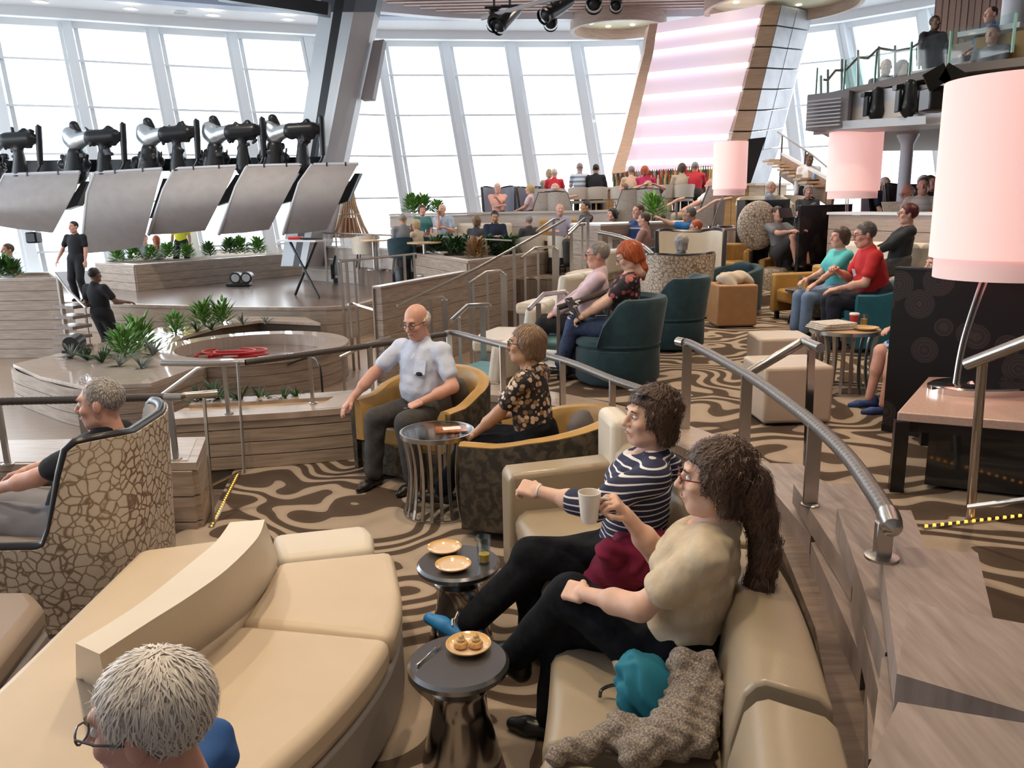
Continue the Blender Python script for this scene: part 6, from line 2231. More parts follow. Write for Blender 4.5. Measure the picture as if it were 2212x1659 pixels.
def hair_mesh(style, v):
    if (style, v) in HAIRC:
        return HAIRC[style, v]
    s = SDF()
    if style == 'bald':
        s.ell((0, -.024, .004), (.086, .094, .066), k=.02)
        s.ell((0, .03, .085), (.12, .115, .085), k=.015, sub=True)
        s.box((0, .115, -.01), (.12, .09, .2), None, .01, .015, True)
        s.box((0, 0, -.15), (.2, .2, .10), None, .0, .02, True)
    else:
        up = {'short': .0, 'crew': -.004, 'curly': .012, 'bob': .010, 'long': .008, 'pony': .006, 'thick': .008}[style]
        s.ell((0, -.020, .036), (.084 + up, .100 + up, .092 + up), k=.02)
        if style in ('bob', 'long', 'curly'):
            z = {'bob': -.055, 'long': -.10, 'curly': -.085}[style]
            for x in (-1, 1):
                s.cone((x * .066, -.015, .02), (x * .060, -.035, z), .036, .030, .03)
            s.cone((0, -.075, .03), (0, -.085, z), .060, .050, .04)
        if style == 'curly':
            r_ = random.Random(5)
            for k in range(190):
                a, b = r_.uniform(0, 2 * PI), r_.uniform(-.6, 1.3)
                p = V3(math.cos(a) * math.cos(b) * .088, -.028 + math.sin(a) * math.cos(b) * .105, .03 + math.sin(b) * .095)
                if p[1] > .045 and p[2] < .075:
                    continue
                s.ell(p * r_.uniform(.96, 1.06), V3(.013, .013, .016) * r_.uniform(.8, 1.2), k=.004)
        if style == 'long':
            s.cone((0, -.09, -.06), (.0, -.11, -.26), .065, .04, .05)
        if style == 'pony':
            s.cone((0, -.10, .03), (.0, -.135, -.02), .04, .035, .03).cone((0, -.135, -.02), (.02, -.12, -.17), .035, .018, .03)
        f = {'bob': .075, 'long': .07, 'curly': .06}.get(style, .065)
        if style == 'thick':
            s.ell((0, .115, .02), (.062, .085, .075), k=.02, sub=True)
        s.box((0, .165, -.075), (.055 if style in ('bob', 'long', 'curly') else .12, .10, .12), None, .015, .02, True)
        if style not in ('bob', 'long', 'curly'):
            s.box((0, .06, -.115), (.2, .075, .10), None, .01, .02, True)
            s.box((0, 0, -.17), (.2, .2, .08), None, .0, .02, True)
            for x in (-1, 1):
                s.ell((x * .09, .0, -.012), (.03, .024, .036), k=.01, sub=True)
    fold = lambda X, Y, Z: .0012 * np.sin(X * 300 + Y * 60) * np.cos(Y * 240 - X * 50) + .0008 * np.sin(X * 620 + Z * 30)
    HAIRC[style, v] = s.mesh('hair', v, fold)
    return HAIRC[style, v]


STRANDM = {k: M('strand_%s' % k, tuple(min(1, c_ * 1.25 + .01) for c_ in m.node_tree.nodes['Principled BSDF'].inputs['Base Color'].default_value[:3]), .42) for k, m in HAIRM.items()}
STRC = {}


def strands(style, lod):
    """loose locks lying on the hair surface, combed away from the crown"""
    if (style, lod) in STRC:
        return STRC[style, lod]
    me = hair_mesh(style, {0: .0045, 1: .007}[lod])
    L = {'crew': .014, 'short': .028, 'bald': .03, 'thick': .04, 'pony': .045, 'bob': .05, 'long': .06, 'curly': .04}[style]
    crown = np.array([0, -.05, .13])

    def flow(p):
        d = p - crown
        d[:, 2] -= .03
        return d
    STRC[style, lod] = strands_on(me, {0: 1700, 1: 800}[lod], L, flow, {'curly': .008}.get(style, .0015), .0022 if lod == 0 else .003, True)
    return STRC[style, lod]


def strands_on(me, n, L, flow, curl, width, shell=False):
    P_, _ = me_arrays(me)
    Nn = np.empty(len(me.vertices) * 3, np.float32)
    me.vertices.foreach_get('normal', Nn)
    Nn = Nn.reshape(-1, 3)
    rg_ = np.random.default_rng(4)
    idx = rg_.integers(0, len(P_), n)
    p, nn = P_[idx].astype(float), Nn[idx].astype(float)
    if shell:
        ok = (np.linalg.norm(p - [0, -.01, 0], axis=1) > .07)
        p, nn = p[ok], nn[ok]
    n = len(p)
    L = L * rg_.uniform(.7, 1.3, n)
    d = flow(p.copy())
    d = d / (np.linalg.norm(d, axis=1)[:, None] + 1e-6) + rg_.normal(0, .22, (n, 3))
    d -= nn * np.sum(d * nn, 1)[:, None]
    d /= np.linalg.norm(d, axis=1)[:, None] + 1e-6
    w = np.cross(d, nn)
    K = 5
    Vv = []
    ph = rg_.uniform(0, 6, n)
    for j in range(K):
        t = j / (K - 1)
        s_ = (t - .4) * L
        c_ = p + d * s_[:, None] + nn * (.0022 + .004 * t - s_ ** 2 / .2)[:, None] + w * (curl * np.sin(ph + t * 5))[:, None] + nn * (curl * .6 * np.cos(ph + t * 5))[:, None]
        wd = width * (1 - .85 * t)
        Vv += [c_ - w * wd, c_ + w * wd]
    V_ = np.stack(Vv, 1).reshape(-1, 3)
    b_ = np.arange(n)[:, None] * (2 * K)
    Qq = np.concatenate([b_ + np.array([2 * j, 2 * j + 1, 2 * j + 3, 2 * j + 2]) for j in range(K - 1)])
    return np_mesh('hair_strands', V_, Qq)


def shoe_mesh(v):
    if v not in SHOEC:
        s = SDF()
        s.cone((0, -.05, .035), (0, .10, .026), .038, .034, .03).cone((0, .10, .026), (0, .165, .022), .036, .026, .03).cone((0, -.05, .035), (0, -.045, .08), .036, .036, .03)
        s.box((0, .05, -.032), (.2, .3, .03), None, 0., .004, True)
        SHOEC[v] = s.mesh('shoe', v)
    return SHOEC[v]


def frame(u, x):
    z = unit(np.array(u, float))
    x = np.array(x, float)
    x = unit(x - z * (x @ z))
    y = np.cross(z, x)
    return np.stack([x, y, z], 1)


def person(label, loc, yaw, pose='sit', seat=.45, lean=12, hands=None, feet=None, head=(0, 0), H=1.72, build=1.0, shirt=None, sleeve='short', pants=None, plen='long', shoes=None, hair=('short', 'grey'), skin='pink', glasses=None, lod=2, grip=('relaxed', 'relaxed'), group=None, female=False, belly=0., dors=(None, None), knee_pole=None, elbow=None, roll=0., tiltx=0., skirt=None, long_shirt=0., nolegs=False, neckfwd=.035):
    s = H / 1.72
    vb, vh, vd = {0: (.009, .0042, .0040), 1: (.0135, .0062, .0056), 2: (.030, .011, .010)}[lod]
    rz = math.radians(yaw)
    be = math.radians(lean)
    u = unit(V3(math.sin(math.radians(tiltx)), -math.sin(be), math.cos(be)))
    X = V3(1, 0, 0)
    P = V3(0, 0, seat + .095 * s) if pose == 'sit' else V3(0, 0, .93 * s)
    C = P + u * .33 * s
    Nk = P + u * .50 * s
    sw = (.165 if female else .185) * s
    tw_ = math.radians(roll)
    Xs = V3(math.cos(tw_), math.sin(tw_), 0)
    Sh = {1: P + u * .455 * s + Xs * sw, -1: P + u * .455 * s - Xs * sw}
    hd = Nk + u * .085 * s + V3(0, neckfwd, .085 * s)
    Hip = {k: P + X * k * .092 * s + V3(0, .02, -.015) for k in (1, -1)}
    if feet is None:
        feet = {1: (.11, .46, .07), -1: (-.11, .46, .07)} if pose == 'sit' else {1: (.11, .02, .08), -1: (-.11, .02, .08)}
    if hands is None:
        hands = {1: (.12, .30, seat + .20), -1: (-.12, .30, seat + .20)} if pose == 'sit' else {1: (.27, .06, .80 * s), -1: (-.27, .06, .80 * s)}
    ft, kn, el_, wr = {}, {}, {}, {}
    for k in (1, -1):
        pole = (knee_pole or {}).get(k, (0, .5, 1) if pose == 'sit' else (0, 1, .1))
        kn[k], ft[k] = ik(Hip[k], np.array(feet[k], float), .44 * s, .43 * s, pole)
        pe = (elbow or {}).get(k, (k * .45, -.6, -.8))
        el_[k], wr[k] = ik(Sh[k], np.array(hands[k], float), .285 * s, .255 * s, pe)
    Rt = frame(u, X)
    Rs = frame(u, Xs)
    b = build
    # --- body
    S = SDF()

    def torso(S, g):
        S.ell(P + u * .02, (V3(.160, .118, .115) * b + g) * s, Rt, .05)
        S.ell(P + u * .17 * s + V3(0, .02 + belly * .5, 0), (V3(.136, .108, .14) * b + V3(belly * .5, belly, 0) + g) * s, Rt, .06)
        S.ell(C + V3(0, .012 + (.02 if female else 0), 0), (V3(.152, .112, .16) * b + g) * s, Rs, .06)
        S.cone(Sh[-1], Sh[1], (.050 * b + g * .6) * s, (.050 * b + g * .6) * s, .04)
        if female:
            for k in (-1, 1):
                q = P + u * .34 * s + Rs @ V3(k * .068, .105, 0) * s
                S.ell(q, (V3(.062, .058, .062) + g) * s, Rs, .04)

    torso(S, 0)
    S.cone(Nk - u * .05, hd + V3(0, -.02, -.05), .062 * s, .052 * s, .03)
    for k in (1, -1):
        S.chain([Sh[k], el_[k], wr[k]], (.050 * s * b, .040 * s, .027 * s), .03)
        S.cone(el_[k], el_[k] + (wr[k] - el_[k]) * .45, .040 * s, .041 * s * b, .02)
        if not nolegs:
            S.chain([Hip[k], kn[k], ft[k]], (.082 * s * b, .054 * s, .036 * s), .03)
            S.cone(kn[k], kn[k] + (ft[k] - kn[k]) * .4 + V3(0, 0, 0), .053 * s, .054 * s, .02)
    me = S.mesh('body', vb)
    Ps, Qs = [me_arrays(me)[0]], [me_arrays(me)[1]]
    bpy.data.meshes.remove(me)
    # --- head
    hy, hp = math.radians(head[0]), math.radians(head[1])
    HM = Matrix.Translation(Vector(hd)) @ (Matrix.Rotation(hy, 4, 'Z') @ Matrix.Rotation(hp, 4, 'X') @ Matrix.Rotation(math.radians(head[2] if len(head) > 2 else 0), 4, 'Y')) @ Matrix.Scale(s * 1.03, 4)
    hp_, hq_ = head_sdf(vh)
    A = np.array(HM)
    n0 = len(Ps[0])
    Ps.append(hp_ @ A[:3, :3].T + A[:3, 3])
    Qs.append(hq_ + n0)
    n0 += len(hp_)
    HF = {}
    for k in (1, -1):
        f = unit(wr[k] - el_[k])
        dz = dors[0 if k == 1 else 1]
        dz = np.array(dz, float) if dz is not None else V3(.25 * k, .1, 1)
        x = unit(np.cross(f, dz))
        z = np.cross(x, f)
        R_ = np.stack([x, f, z], 1) * s
        a_, q_ = hand_arr(grip[0 if k == 1 else 1], vd, k)
        Ps.append(a_ @ R_.T + wr[k])
        Qs.append(q_ + n0)
        n0 += len(a_)
        HF[k] = (wr[k], R_)
    root = bpy.data.objects.new('person', np_mesh('person', np.concatenate(Ps), np.concatenate(Qs)))
    root.data.materials.append(SKIN[skin])
    link(root)
    root.location = loc
    root.rotation_euler = (0, 0, rz)
    tag(root, label, 'person', group)
    # --- clothes
    g = .014 if lod < 2 else .02
    if shirt:
        T = SDF()
        torso(T, g)
        if long_shirt:
            T.ell(P + V3(0, .05, -.02), (.17 * b + g, .15 + long_shirt, .13), None, .05)
        for k in (1, -1):
            a, e, w = Sh[k], el_[k], wr[k]
            T.cone(a, a + (e - a) * .62, .050 * s * b + g * .6, .050 * s * b + g * .8, .03)
            if sleeve != 'short':
                T.cone(a + (e - a) * .6, e, .049 * s * b + g * .5, .044 * s + g * .7, .025)
                f = .93 if sleeve == 'long' else .35
                T.cone(e, e + (w - e) * f, .046 * s + g, (.033 if sleeve == 'long' else .042) * s + g, .02)
        T.cone(Nk - u * .13, Nk - u * .015 + V3(0, -.012, 0), .088 * s, .068 * s, .03)
        if not female:
            T.cone(Nk - u * .05, Nk + u * .025 + V3(0, -.005, 0), .07 * s, .066 * s, .03)
        T.ell(Nk + u * .06 + V3(0, .085, .01), (.05, .09, .07 if female else .05), None, .02, sub=True)
        fo = (lambda Xx, Y, Z: (.0055 if lod == 0 else .0035) * np.sin(Z * 46 + Xx * 24 + 1.6 * np.sin(Y * 23 + Z * 11)) * np.sin(Xx * 31 - Z * 19 + Y * 15)) if lod < 2 else None
        obj('shirt', T.mesh('shirt', vb, fo), shirt, root)
    if pants and not nolegs:
        T = SDF()
        T.ell(P + u * .02 + V3(0, 0, -.005), (V3(.165, .122, .118) * b + g) * s, Rt, .05)
        T.ell(P + u * .10, (V3(.142, .112, .08) * b + g + belly * .4) * s, Rt, .04)
        for k in (1, -1):
            h, kk, f = Hip[k], kn[k], ft[k]
            if plen == 'shorts':
                T.cone(h, h + (kk - h) * .8, .090 * s * b + g, .074 * s + g, .04)
            else:
                T.cone(h, kk, .088 * s * b + g, .060 * s * b ** .8 + g, .04)
                T.cone(kk, kk + (f - kk) * .93, .060 * s * b ** .8 + g, .050 * s + g, .02)
        fo = (lambda Xx, Y, Z: .004 * np.sin(Z * 40 + Y * 22) * np.sin(Xx * 25 + Y * 18)) if lod < 2 else None
        obj('trousers', T.mesh('trousers', vb, fo), pants, root)
    if shoes and not nolegs:
        for k in (1, -1):
            q = obj('shoe', shoe_mesh(.02 if lod == 2 else .008), None, root)
            if not q.data.materials:
                q.data.materials.append(shoes)
            q.material_slots[0].link = 'OBJECT'
            q.material_slots[0].material = shoes
            d = ft[k] - kn[k]
            fw = V3(0, 1, 0)
            if pose == 'sit' and ft[k][2] > .14:
                fw = unit(V3(0, 1, .0) - unit(d) * (V3(0, 1, 0) @ unit(d)) + V3(0, .25, -.1))
            up = unit(-d - fw * (-d @ fw)) if ft[k][2] > .14 else V3(0, 0, 1)
            xx = np.cross(fw, up)
            R_ = Matrix(np.stack([xx, fw, up], 1).tolist()).to_4x4()
            q.matrix_local = Matrix.Translation(Vector(ft[k] - up * .075)) @ R_ @ Matrix.Scale(s, 4)
    # --- hair, face
    if hair and hair[0]:
        q = obj('hair', hair_mesh(hair[0], {0: .0045, 1: .007, 2: .012}[lod]), None, root)
        if not q.data.materials:
            q.data.materials.append(HAIRM[hair[1]])
        q.material_slots[0].link = 'OBJECT'
        q.material_slots[0].material = HAIRM[hair[1]]
        q.matrix_local = HM
        if lod < 2:
            st_me = strands(hair[0], lod)
            q2 = obj('hair_strands', st_me, None, root)
            if not st_me.materials:
                st_me.materials.append(HAIRM[hair[1]])
            q2.material_slots[0].link = 'OBJECT'
            q2.material_slots[0].material = STRANDM[hair[1]]
            q2.matrix_local = HM
            q2['kind'] = 'stuff'
    if lod < 2:
        for x in (-1, 1):
            e = MB().lathe([(.001, -.0115), (.007, -.0092), (.011, -.0037), (.0115, 0), (.011, .0037), (.007, .0092), (.001, .0115)], n=12).build('eye', EYEW, root, True)
            e.matrix_local = HM @ Matrix.Translation((x * .031, .0825, .010)) @ Matrix.Rotation(-PI / 2, 4, 'X')
            i_ = MB().lathe([(.0055, .0104), (.004, .0114), (.001, .0118)], n=10).build('iris', EYED, e, True)
            MB().tube([(x * .014, .093, .033), (x * .030, .097, .037), (x * .046, .086, .032)], [.0035, .0045, .002], 6).build('eyebrow', BROW, root, True).matrix_local = HM
        MB().tube([(-.022, .096, -.062), (-.008, .102, -.059), (0, .102, -.061), (.008, .102, -.059), (.022, .096, -.062)], [.002, .006, .0055, .006, .002], 8).build('lips', LIPS, root, True).matrix_local = HM
    if glasses:
        gl = MB()
        for x in (-1, 1):
            gl.tube([(x * .034 + .023 * math.cos(a * PI / 6), .112 - abs(.4 * math.cos(a * PI / 6)) * .01, .010 + .017 * math.sin(a * PI / 6)) for a in range(12)], .0022, 5, closed=True)
            gl.tube([(x * .057, .108, .014), (x * .080, .06, .014), (x * .084, -.01, .006)], .0024, 5)
        gl.tube([(-.012, .113, .014), (.012, .113, .014)], .002, 5)
        g_ = gl.build('glasses', glasses, root, True)
        g_.matrix_local = HM
    return root, HM, HF, dict(P=P, C=C, N=Nk, Sh=Sh, el=el_, wr=wr, kn=kn, ft=ft, hd=hd, u=u)


def world(root, p):
    return Matrix.Translation(root.location) @ Matrix.Rotation(root.rotation_euler.z, 4, 'Z') @ Vector(p)
# ================================================================ people in the foreground
NAVYS = stripes('navy_white_stripes', 2, 36., [(0, (.025, .03, .075)), (.76, (.75, .74, .76))], .05)
JEANB = M('black_denim', (.007, .008, .012), .85, var=.4, scale=30, spec=.15)
DENIM = M('blue_denim', (.025, .045, .11), .8, var=.3, scale=40)
CHAR = M('charcoal_wool', (.05, .048, .05), .85, var=.2, scale=30)
LINEN = M('beige_linen', (.56, .47, .345), .8, var=.12, scale=14, stretch=(1.5, 1.5, 1), bump=.8, bscale=13)
PALEB = M('pale_blue_cotton', (.60, .67, .85), .75, var=.06, scale=20, bump=.8, bscale=16)
FLORAL = spots('brown_floral_print', (.02, .018, .022), [(.55, .38, .24), (.30, .16, .07), (.66, .53, .40), (.10, .07, .06), (.45, .36, .30)], 30, .5)
ROSEF = spots('coral_floral_print', (.02, .016, .02), [(.60, .20, .16), (.03, .02, .03), (.42, .12, .11), (.04, .03, .04)], 22, .5)
BLUESH = M('blue_sneaker', (.02, .22, .55), .5, var=.15, scale=40)
BLKSH = M('black_leather_shoe', (.012, .011, .011), .35)
BLKT = M('black_cotton', (.012, .013, .018), .85)
PINKS = M('pale_pink_cotton', (.72, .55, .62), .8)
REDT = M('red_cotton', (.55, .02, .025), .8, var=.08)
TURQ = M('turquoise_cotton', (.10, .50, .52), .8)
WHT = M('white_cotton', (.78, .78, .80), .8)
GREYT = M('grey_cotton', (.22, .22, .24), .85)
KHAKI = M('khaki_cotton', (.42, .34, .24), .85)

# --- woman in the striped top
w1, H1, F1, J1 = person('person in a navy and white striped top gesturing on the champagne bench', (.52, 3.32, B0), 84, seat=.38, lean=10, H=1.70, build=1.17, female=True,
    shirt=NAVYS, sleeve='three', pants=JEANB, shoes=BLUESH, hair=('curly', 'brown'), skin='pale', lod=0, head=(22, 2),
    hands={1: (.42, -.02, .66), -1: (-.16, .40, .84)}, elbow={-1: (-.9, -.2, -.6), 1: (.5, -.5, -.5)},
    feet={1: (-.24, .72, .24), -1: (-.06, .44, .08)}, knee_pole={1: (.05, .2, 1), -1: (0, .5, 1)}, grip=('relaxed', 'grip'), dors=(None, (-.5, .2, .8)), neckfwd=.03)
sg = MB()
for x in (-1, 1):
    sg.lathe([(.001, .003), (.026, .0), (.001, -.003)], (x * .036, .060, .112), 14)
    sg.tube([(x * .06, .055, .112), (x * .085, .0, .085), (x * .085, -.05, .06)], .003, 6)
sg.build('sunglasses', BLACK, w1, True).matrix_local = H1
wb_ = MB().tube([(.027 * math.cos(a * PI / 8), .0, .027 * math.sin(a * PI / 8)) for a in range(16)], .006, 6, closed=True).build('wristband', WHT, w1, True)
wb_.matrix_local = Matrix.Translation(Vector(F1[-1][0])) @ Matrix((F1[-1][1]).tolist()).to_4x4()
wt_ = MB().tube([(.029 * math.cos(a * PI / 8), -.01, .029 * math.sin(a * PI / 8)) for a in range(16)], .007, 6, closed=True).build('watch', SILV, w1, True)
wt_.matrix_local = Matrix.Translation(Vector(F1[1][0])) @ Matrix((F1[1][1]).tolist()).to_4x4()
nk = MB()
for k in range(21):
    a = PI * (k / 20)
    p = Vector(J1['N']) + Vector((.075 * math.cos(a), .03 + .085 * math.sin(a), .03 - .06 * math.sin(a)))
    nk.lathe([(.001, -.005), (.006, 0), (.001, .005)], p, 6)
nk.build('necklace', M('amber_beads', (.30, .07, .03), .3), w1, True)
lc = MB()
f_ = Vector(J1['ft'][1])
for k in range(4):
    lc.tube([f_ + Vector((-.03, .055 + .022 * k, .022 - .016 * k)), f_ + Vector((.0, .06 + .022 * k, .035 - .016 * k)), f_ + Vector((.03, .055 + .022 * k, .022 - .016 * k))], .0035, 5)
lc.tube([f_ + Vector((.0, .05, .035)), f_ + Vector((.03, .04, .055)), f_ + Vector((.035, .03, .0))], .003, 5)
lc.tube([f_ + Vector((.0, .05, .035)), f_ + Vector((-.03, .045, .055)), f_ + Vector((-.035, .04, -.02))], .003, 5)
lc.build('laces', WHT, w1, True)

# --- woman in the linen blouse with the mug
w2, H2, F2, J2 = person('person in a beige linen blouse holding a white mug on the bench', (.58, 2.52, B0), 68, seat=.40, lean=12, H=1.68, build=1.16, female=True,
    shirt=LINEN, sleeve='short', pants=JEANB, shoes=BLKSH, hair=('curly', 'brown'), skin='pale', lod=0, head=(14, 0), glasses=M('red_frames', (.16, .03, .02), .3),
    hands={1: (.05, .22, .95), -1: (-.10, .33, .70)}, elbow={1: (.5, -.2, -.9), -1: (-.8, -.5, -.5)},
    feet={1: (.02, .50, .08), -1: (.04, .66, .30)}, knee_pole={-1: (.05, .2, 1), 1: (0, .5, 1)}, grip=('grip', 'grip'), dors=((.45, -.9, .2), (-.6, .1, .7)), long_shirt=.06)
s = SDF()
h0 = Vector(J2['hd'])
pts = [h0 + Vector((.03, -.11, -.02)), h0 + Vector((.05, -.15, -.14)), h0 + Vector((.05, -.17, -.26)), h0 + Vector((.045, -.155, -.38)), h0 + Vector((.04, -.12, -.47))]
s.chain([np.array(p) for p in pts], (.075, .052, .048, .045, .02), .03)
rr0 = random.Random(9)
for k in range(120):
    t = rr0.uniform(0, 3.6)
    i = int(t)
    p = pts[i].lerp(pts[i + 1], t - i)
    s.ell(np.array(p) + V3(rr0.uniform(-.045, .045), rr0.uniform(-.04, .04), rr0.uniform(-.02, .02)), (.014, .014, .02), None, .004)
pt_o = obj('ponytail', s.mesh('ponytail', .0055, lambda X, Y, Z: .002 * np.sin(X * 260 + Z * 90) * np.cos(Y * 240)), HAIRM['brown'], w2)
pt_me = pt_o.data
so_ = obj('hair_strands', strands_on(pt_me, 900, .07, lambda p: np.array([[0, 0, -1.]]) + 0 * p, .008, .0022), STRANDM['brown'], w2)
so_['kind'] = 'stuff'
co_ = MB().tube([tuple(Vector(J2['N']) + Vector((.066 * math.cos(a), .02 + .066 * math.sin(a), .012 - .05 * max(0, math.sin(a))))) for a in [math.radians(100 + 340 * i / 20) for i in range(21)]], .014, 8).build('collar', LINEN, w2, True)
ea = MB()
for k in range(4):
    ea.lathe([(.001, -.005), (.005, 0), (.001, .005)], Vector((-.083, .0, -.038 - .011 * k)), 8)
ea.build('earring', M('gold', (.7, .45, .12), .2, 1.), w2, True).matrix_local = H2
mug_w = world(w2, F2[1][0] + F2[1][1] @ V3(0, .075, -.02)) + Vector((-.078, -.012, .0))
mg = E('mug', mug_w, 0, 'white porcelain mug held by the person in the linen blouse', 'mug')
MB().lathe([(.001, -.055), (.026, -.055), (.031, -.04), (.040, .05), (.040, .055), (.037, .055), (.035, .045), (.028, -.045), (.001, -.048)], n=32, cap=False).build('cup', M('white_porcelain', (.80, .77, .73), .15), mg, True)
MB().tube(spline([(.036, .0, .03), (.062, .005, .025), (.064, .005, -.01), (.034, .0, -.03)], 5), .006, 8).build('handle', M('white_porcelain'), mg, True)
MB().lathe([(.001, .03), (.0355, .03)], n=24, cap=False).build('coffee', M('milky_coffee', (.45, .32, .2), .2), mg)

# --- man in the pale blue shirt
m1, HM1, FM1, JM1 = person('person in a pale blue short-sleeved shirt and glasses in the tub chair', (-.66, 6.02, B0), 150, seat=.42, lean=-6, H=1.76, build=1.12, belly=.03,
    shirt=PALEB, pants=CHAR, shoes=BLKSH, hair=('bald', 'white'), skin='pink', lod=1, head=(0, -18), glasses=LENS,
    hands={1: (.42, .44, .60), -1: (-.16, .30, .64)}, elbow={1: (.7, -.3, .1), -1: (-.7, -.4, -.2)}, feet={1: (.16, .50, .08), -1: (-.16, .44, .08)}, grip=('relaxed', 'grip'))
pk = MB().box((0, 0, 0), (.10, .006, .11)).build('pocket', PALEB, m1)
pk.matrix_local = Matrix.Translation(Vector(JM1['C']) + Vector((-.085, .155, .02))) @ Matrix.Rotation(.25, 4, 'X')
cs_ = MB().lathe([(.001, -.006), (.03, -.004), (.034, 0), (.03, .004), (.001, .006)], n=16, sy=.5).build('spectacle_case', BLACK, m1, True)
cs_.matrix_local = Matrix.Translation(Vector(JM1['C']) + Vector((-.085, .168, -.03))) @ Matrix.Rotation(PI / 2, 4, 'X')
ph_ = world(m1, FM1[-1][0] + FM1[-1][1] @ V3(0, .08, -.025))
o = MB().box((0, 0, 0), (.055, .11, .014)).build('phone', BLACK, None, bevel=.005)
o.location = ph_
o.rotation_euler = (.3, .2, math.radians(130))
tag(o, 'black phone in the hand of the person in the pale blue shirt', 'phone')

# --- woman in the floral blouse
w3, H3, F3, J3 = person('person in a brown floral blouse and dark glasses seated in the tub chair', (.16, 5.02, B0), 68, seat=.42, lean=-4, H=1.66, build=1.08, female=True,
    shirt=FLORAL, pants=JEANB, shoes=BLKSH, hair=('bob', 'lightbrown'), skin='tan', lod=1, head=(14, 3), glasses=LENS,
    hands={1: (.12, .34, .62), -1: (-.14, .40, .56)}, feet={1: (.10, .50, .08), -1: (-.12, .66, .13)}, grip=('relaxed', 'relaxed'))

# --- man in the wing chair, left
m2, HM2, _, JM2 = person('person in black sitting in the crackle-print wing chair', (-2.36, 4.02, B0), 88, seat=.34, lean=26, H=1.78, build=1.08,
    shirt=BLKT, pants=M('light_grey_trousers', (.26, .26, .29), .85), shoes=BLKSH, hair=('crew', 'grey'), skin='pink', lod=1, head=(10, -4), hands={1: (.14, .32, .66), -1: (-.12, .34, .64)})
sgl = MB()
for x in (-1, 1):
    sgl.tube([(x * .034 + .02 * math.cos(a * PI / 5), .055, .128 + .014 * math.sin(a * PI / 5)) for a in range(10)], .002, 5, closed=True)
    sgl.tube([(x * .055, .05, .128), (x * .082, -.04, .09)], .002, 5)
sgl.build('glasses', SILV, m2, True).matrix_local = HM2

# --- white-haired head at the bottom edge
m3, HM3, _, JM3 = person('person in glasses and a blue shirt cut off by the bottom edge', (-.80, 1.34, B0 - .05), 86, seat=.40, lean=14, H=1.70, build=1.05,
    shirt=M('royal_blue_cotton', (.02, .09, .30), .8), pants=CHAR, shoes=BLKSH, hair=('thick', 'white'), skin='pink', lod=0, head=(4, -6), glasses=M('grey_frames', (.12, .12, .13), .3, .5))
hc = spline([(0, 0, 0), (0, .02, .01), (0, .05, .012)], 2)

# --- red-haired woman with a magazine
w4, H4, F4, J4 = person('person in a black and coral floral top reading a magazine', (1.0, 7.05, 0), 82, seat=.40, lean=8, H=1.66, build=1.14, female=True,
    shirt=ROSEF, pants=DENIM, shoes=BLKSH, hair=('bob', 'red'), skin='pale', lod=1, head=(4, -26), glasses=LENS,
    hands={1: (.13, .36, .60), -1: (-.10, .40, .58)}, feet={1: (.12, .42, .08), -1: (.05, .56, .14)}, grip=('grip', 'grip'))
tl_ = obj('ponytail', SDF().cone((0, -.08, -.04), (0, -.07, -.15), .05, .038, .03).cone((0, -.07, -.15), (.01, -.03, -.24), .038, .015, .03).mesh('ponytail', .01, lambda X, Y, Z: .003 * np.sin(X * 160 + Z * 40)), HAIRM['red'], w4)
tl_.matrix_local = H4
mgz = world(w4, F4[-1][0] + V3(.08, .09, .05))
mo = E('magazine', mgz, math.radians(82), 'dark magazine with white lettering held by the person in the coral floral top', 'magazine')
for k, r_ in ((-1, .35), (1, -.35)):
    MB().box((k * .075, 0, 0), (.15, .006, .22), rz=r_, rx=-.5).build('page', M('magazine_cover', (.06, .055, .06), .3, var=.9, scale=26), mo)
    for j in range(4):
        MB().box((k * .075, .0 + .012 + .024 * j - .05, .07 - .045 * j), (.10 - .02 * (j % 2), .004, .014), rz=r_, rx=-.5).build('print_line', WHT, mo)
# --- man in the pink shirt
m4, HM4, _, _ = person('person in a pale pink shirt and glasses beside the person in the coral floral top', (.78, 7.75, -.05), 84, seat=.40, lean=10, H=1.72, build=1.05,
    shirt=PINKS, sleeve='long', pants=BLKT, shoes=BLKSH, hair=('short', 'grey'), skin='pink', lod=1, head=(4, -4), glasses=LENS, hands={1: (.10, .38, .58), -1: (-.10, .38, .58)}, feet={1: (.1, .62, .10), -1: (-.08, .56, .08)})
swc = E('swivel_chair', (.85, 7.72, -.05), math.radians(80), 'low dark chair seat of the person in the pink shirt', 'armchair')
MB().lathe([(.30, .02), (.34, .08), (.34, .36), (.28, .41), (.001, .42)], n=28).build('seat', TEAL, swc, True)
MB().strip(arc((0, 0), .34, 180, 360, 12), [(-.08, .36), (.0, .36), (.04, .62), (-.04, .62)]).build('backrest', TEAL, swc, True)

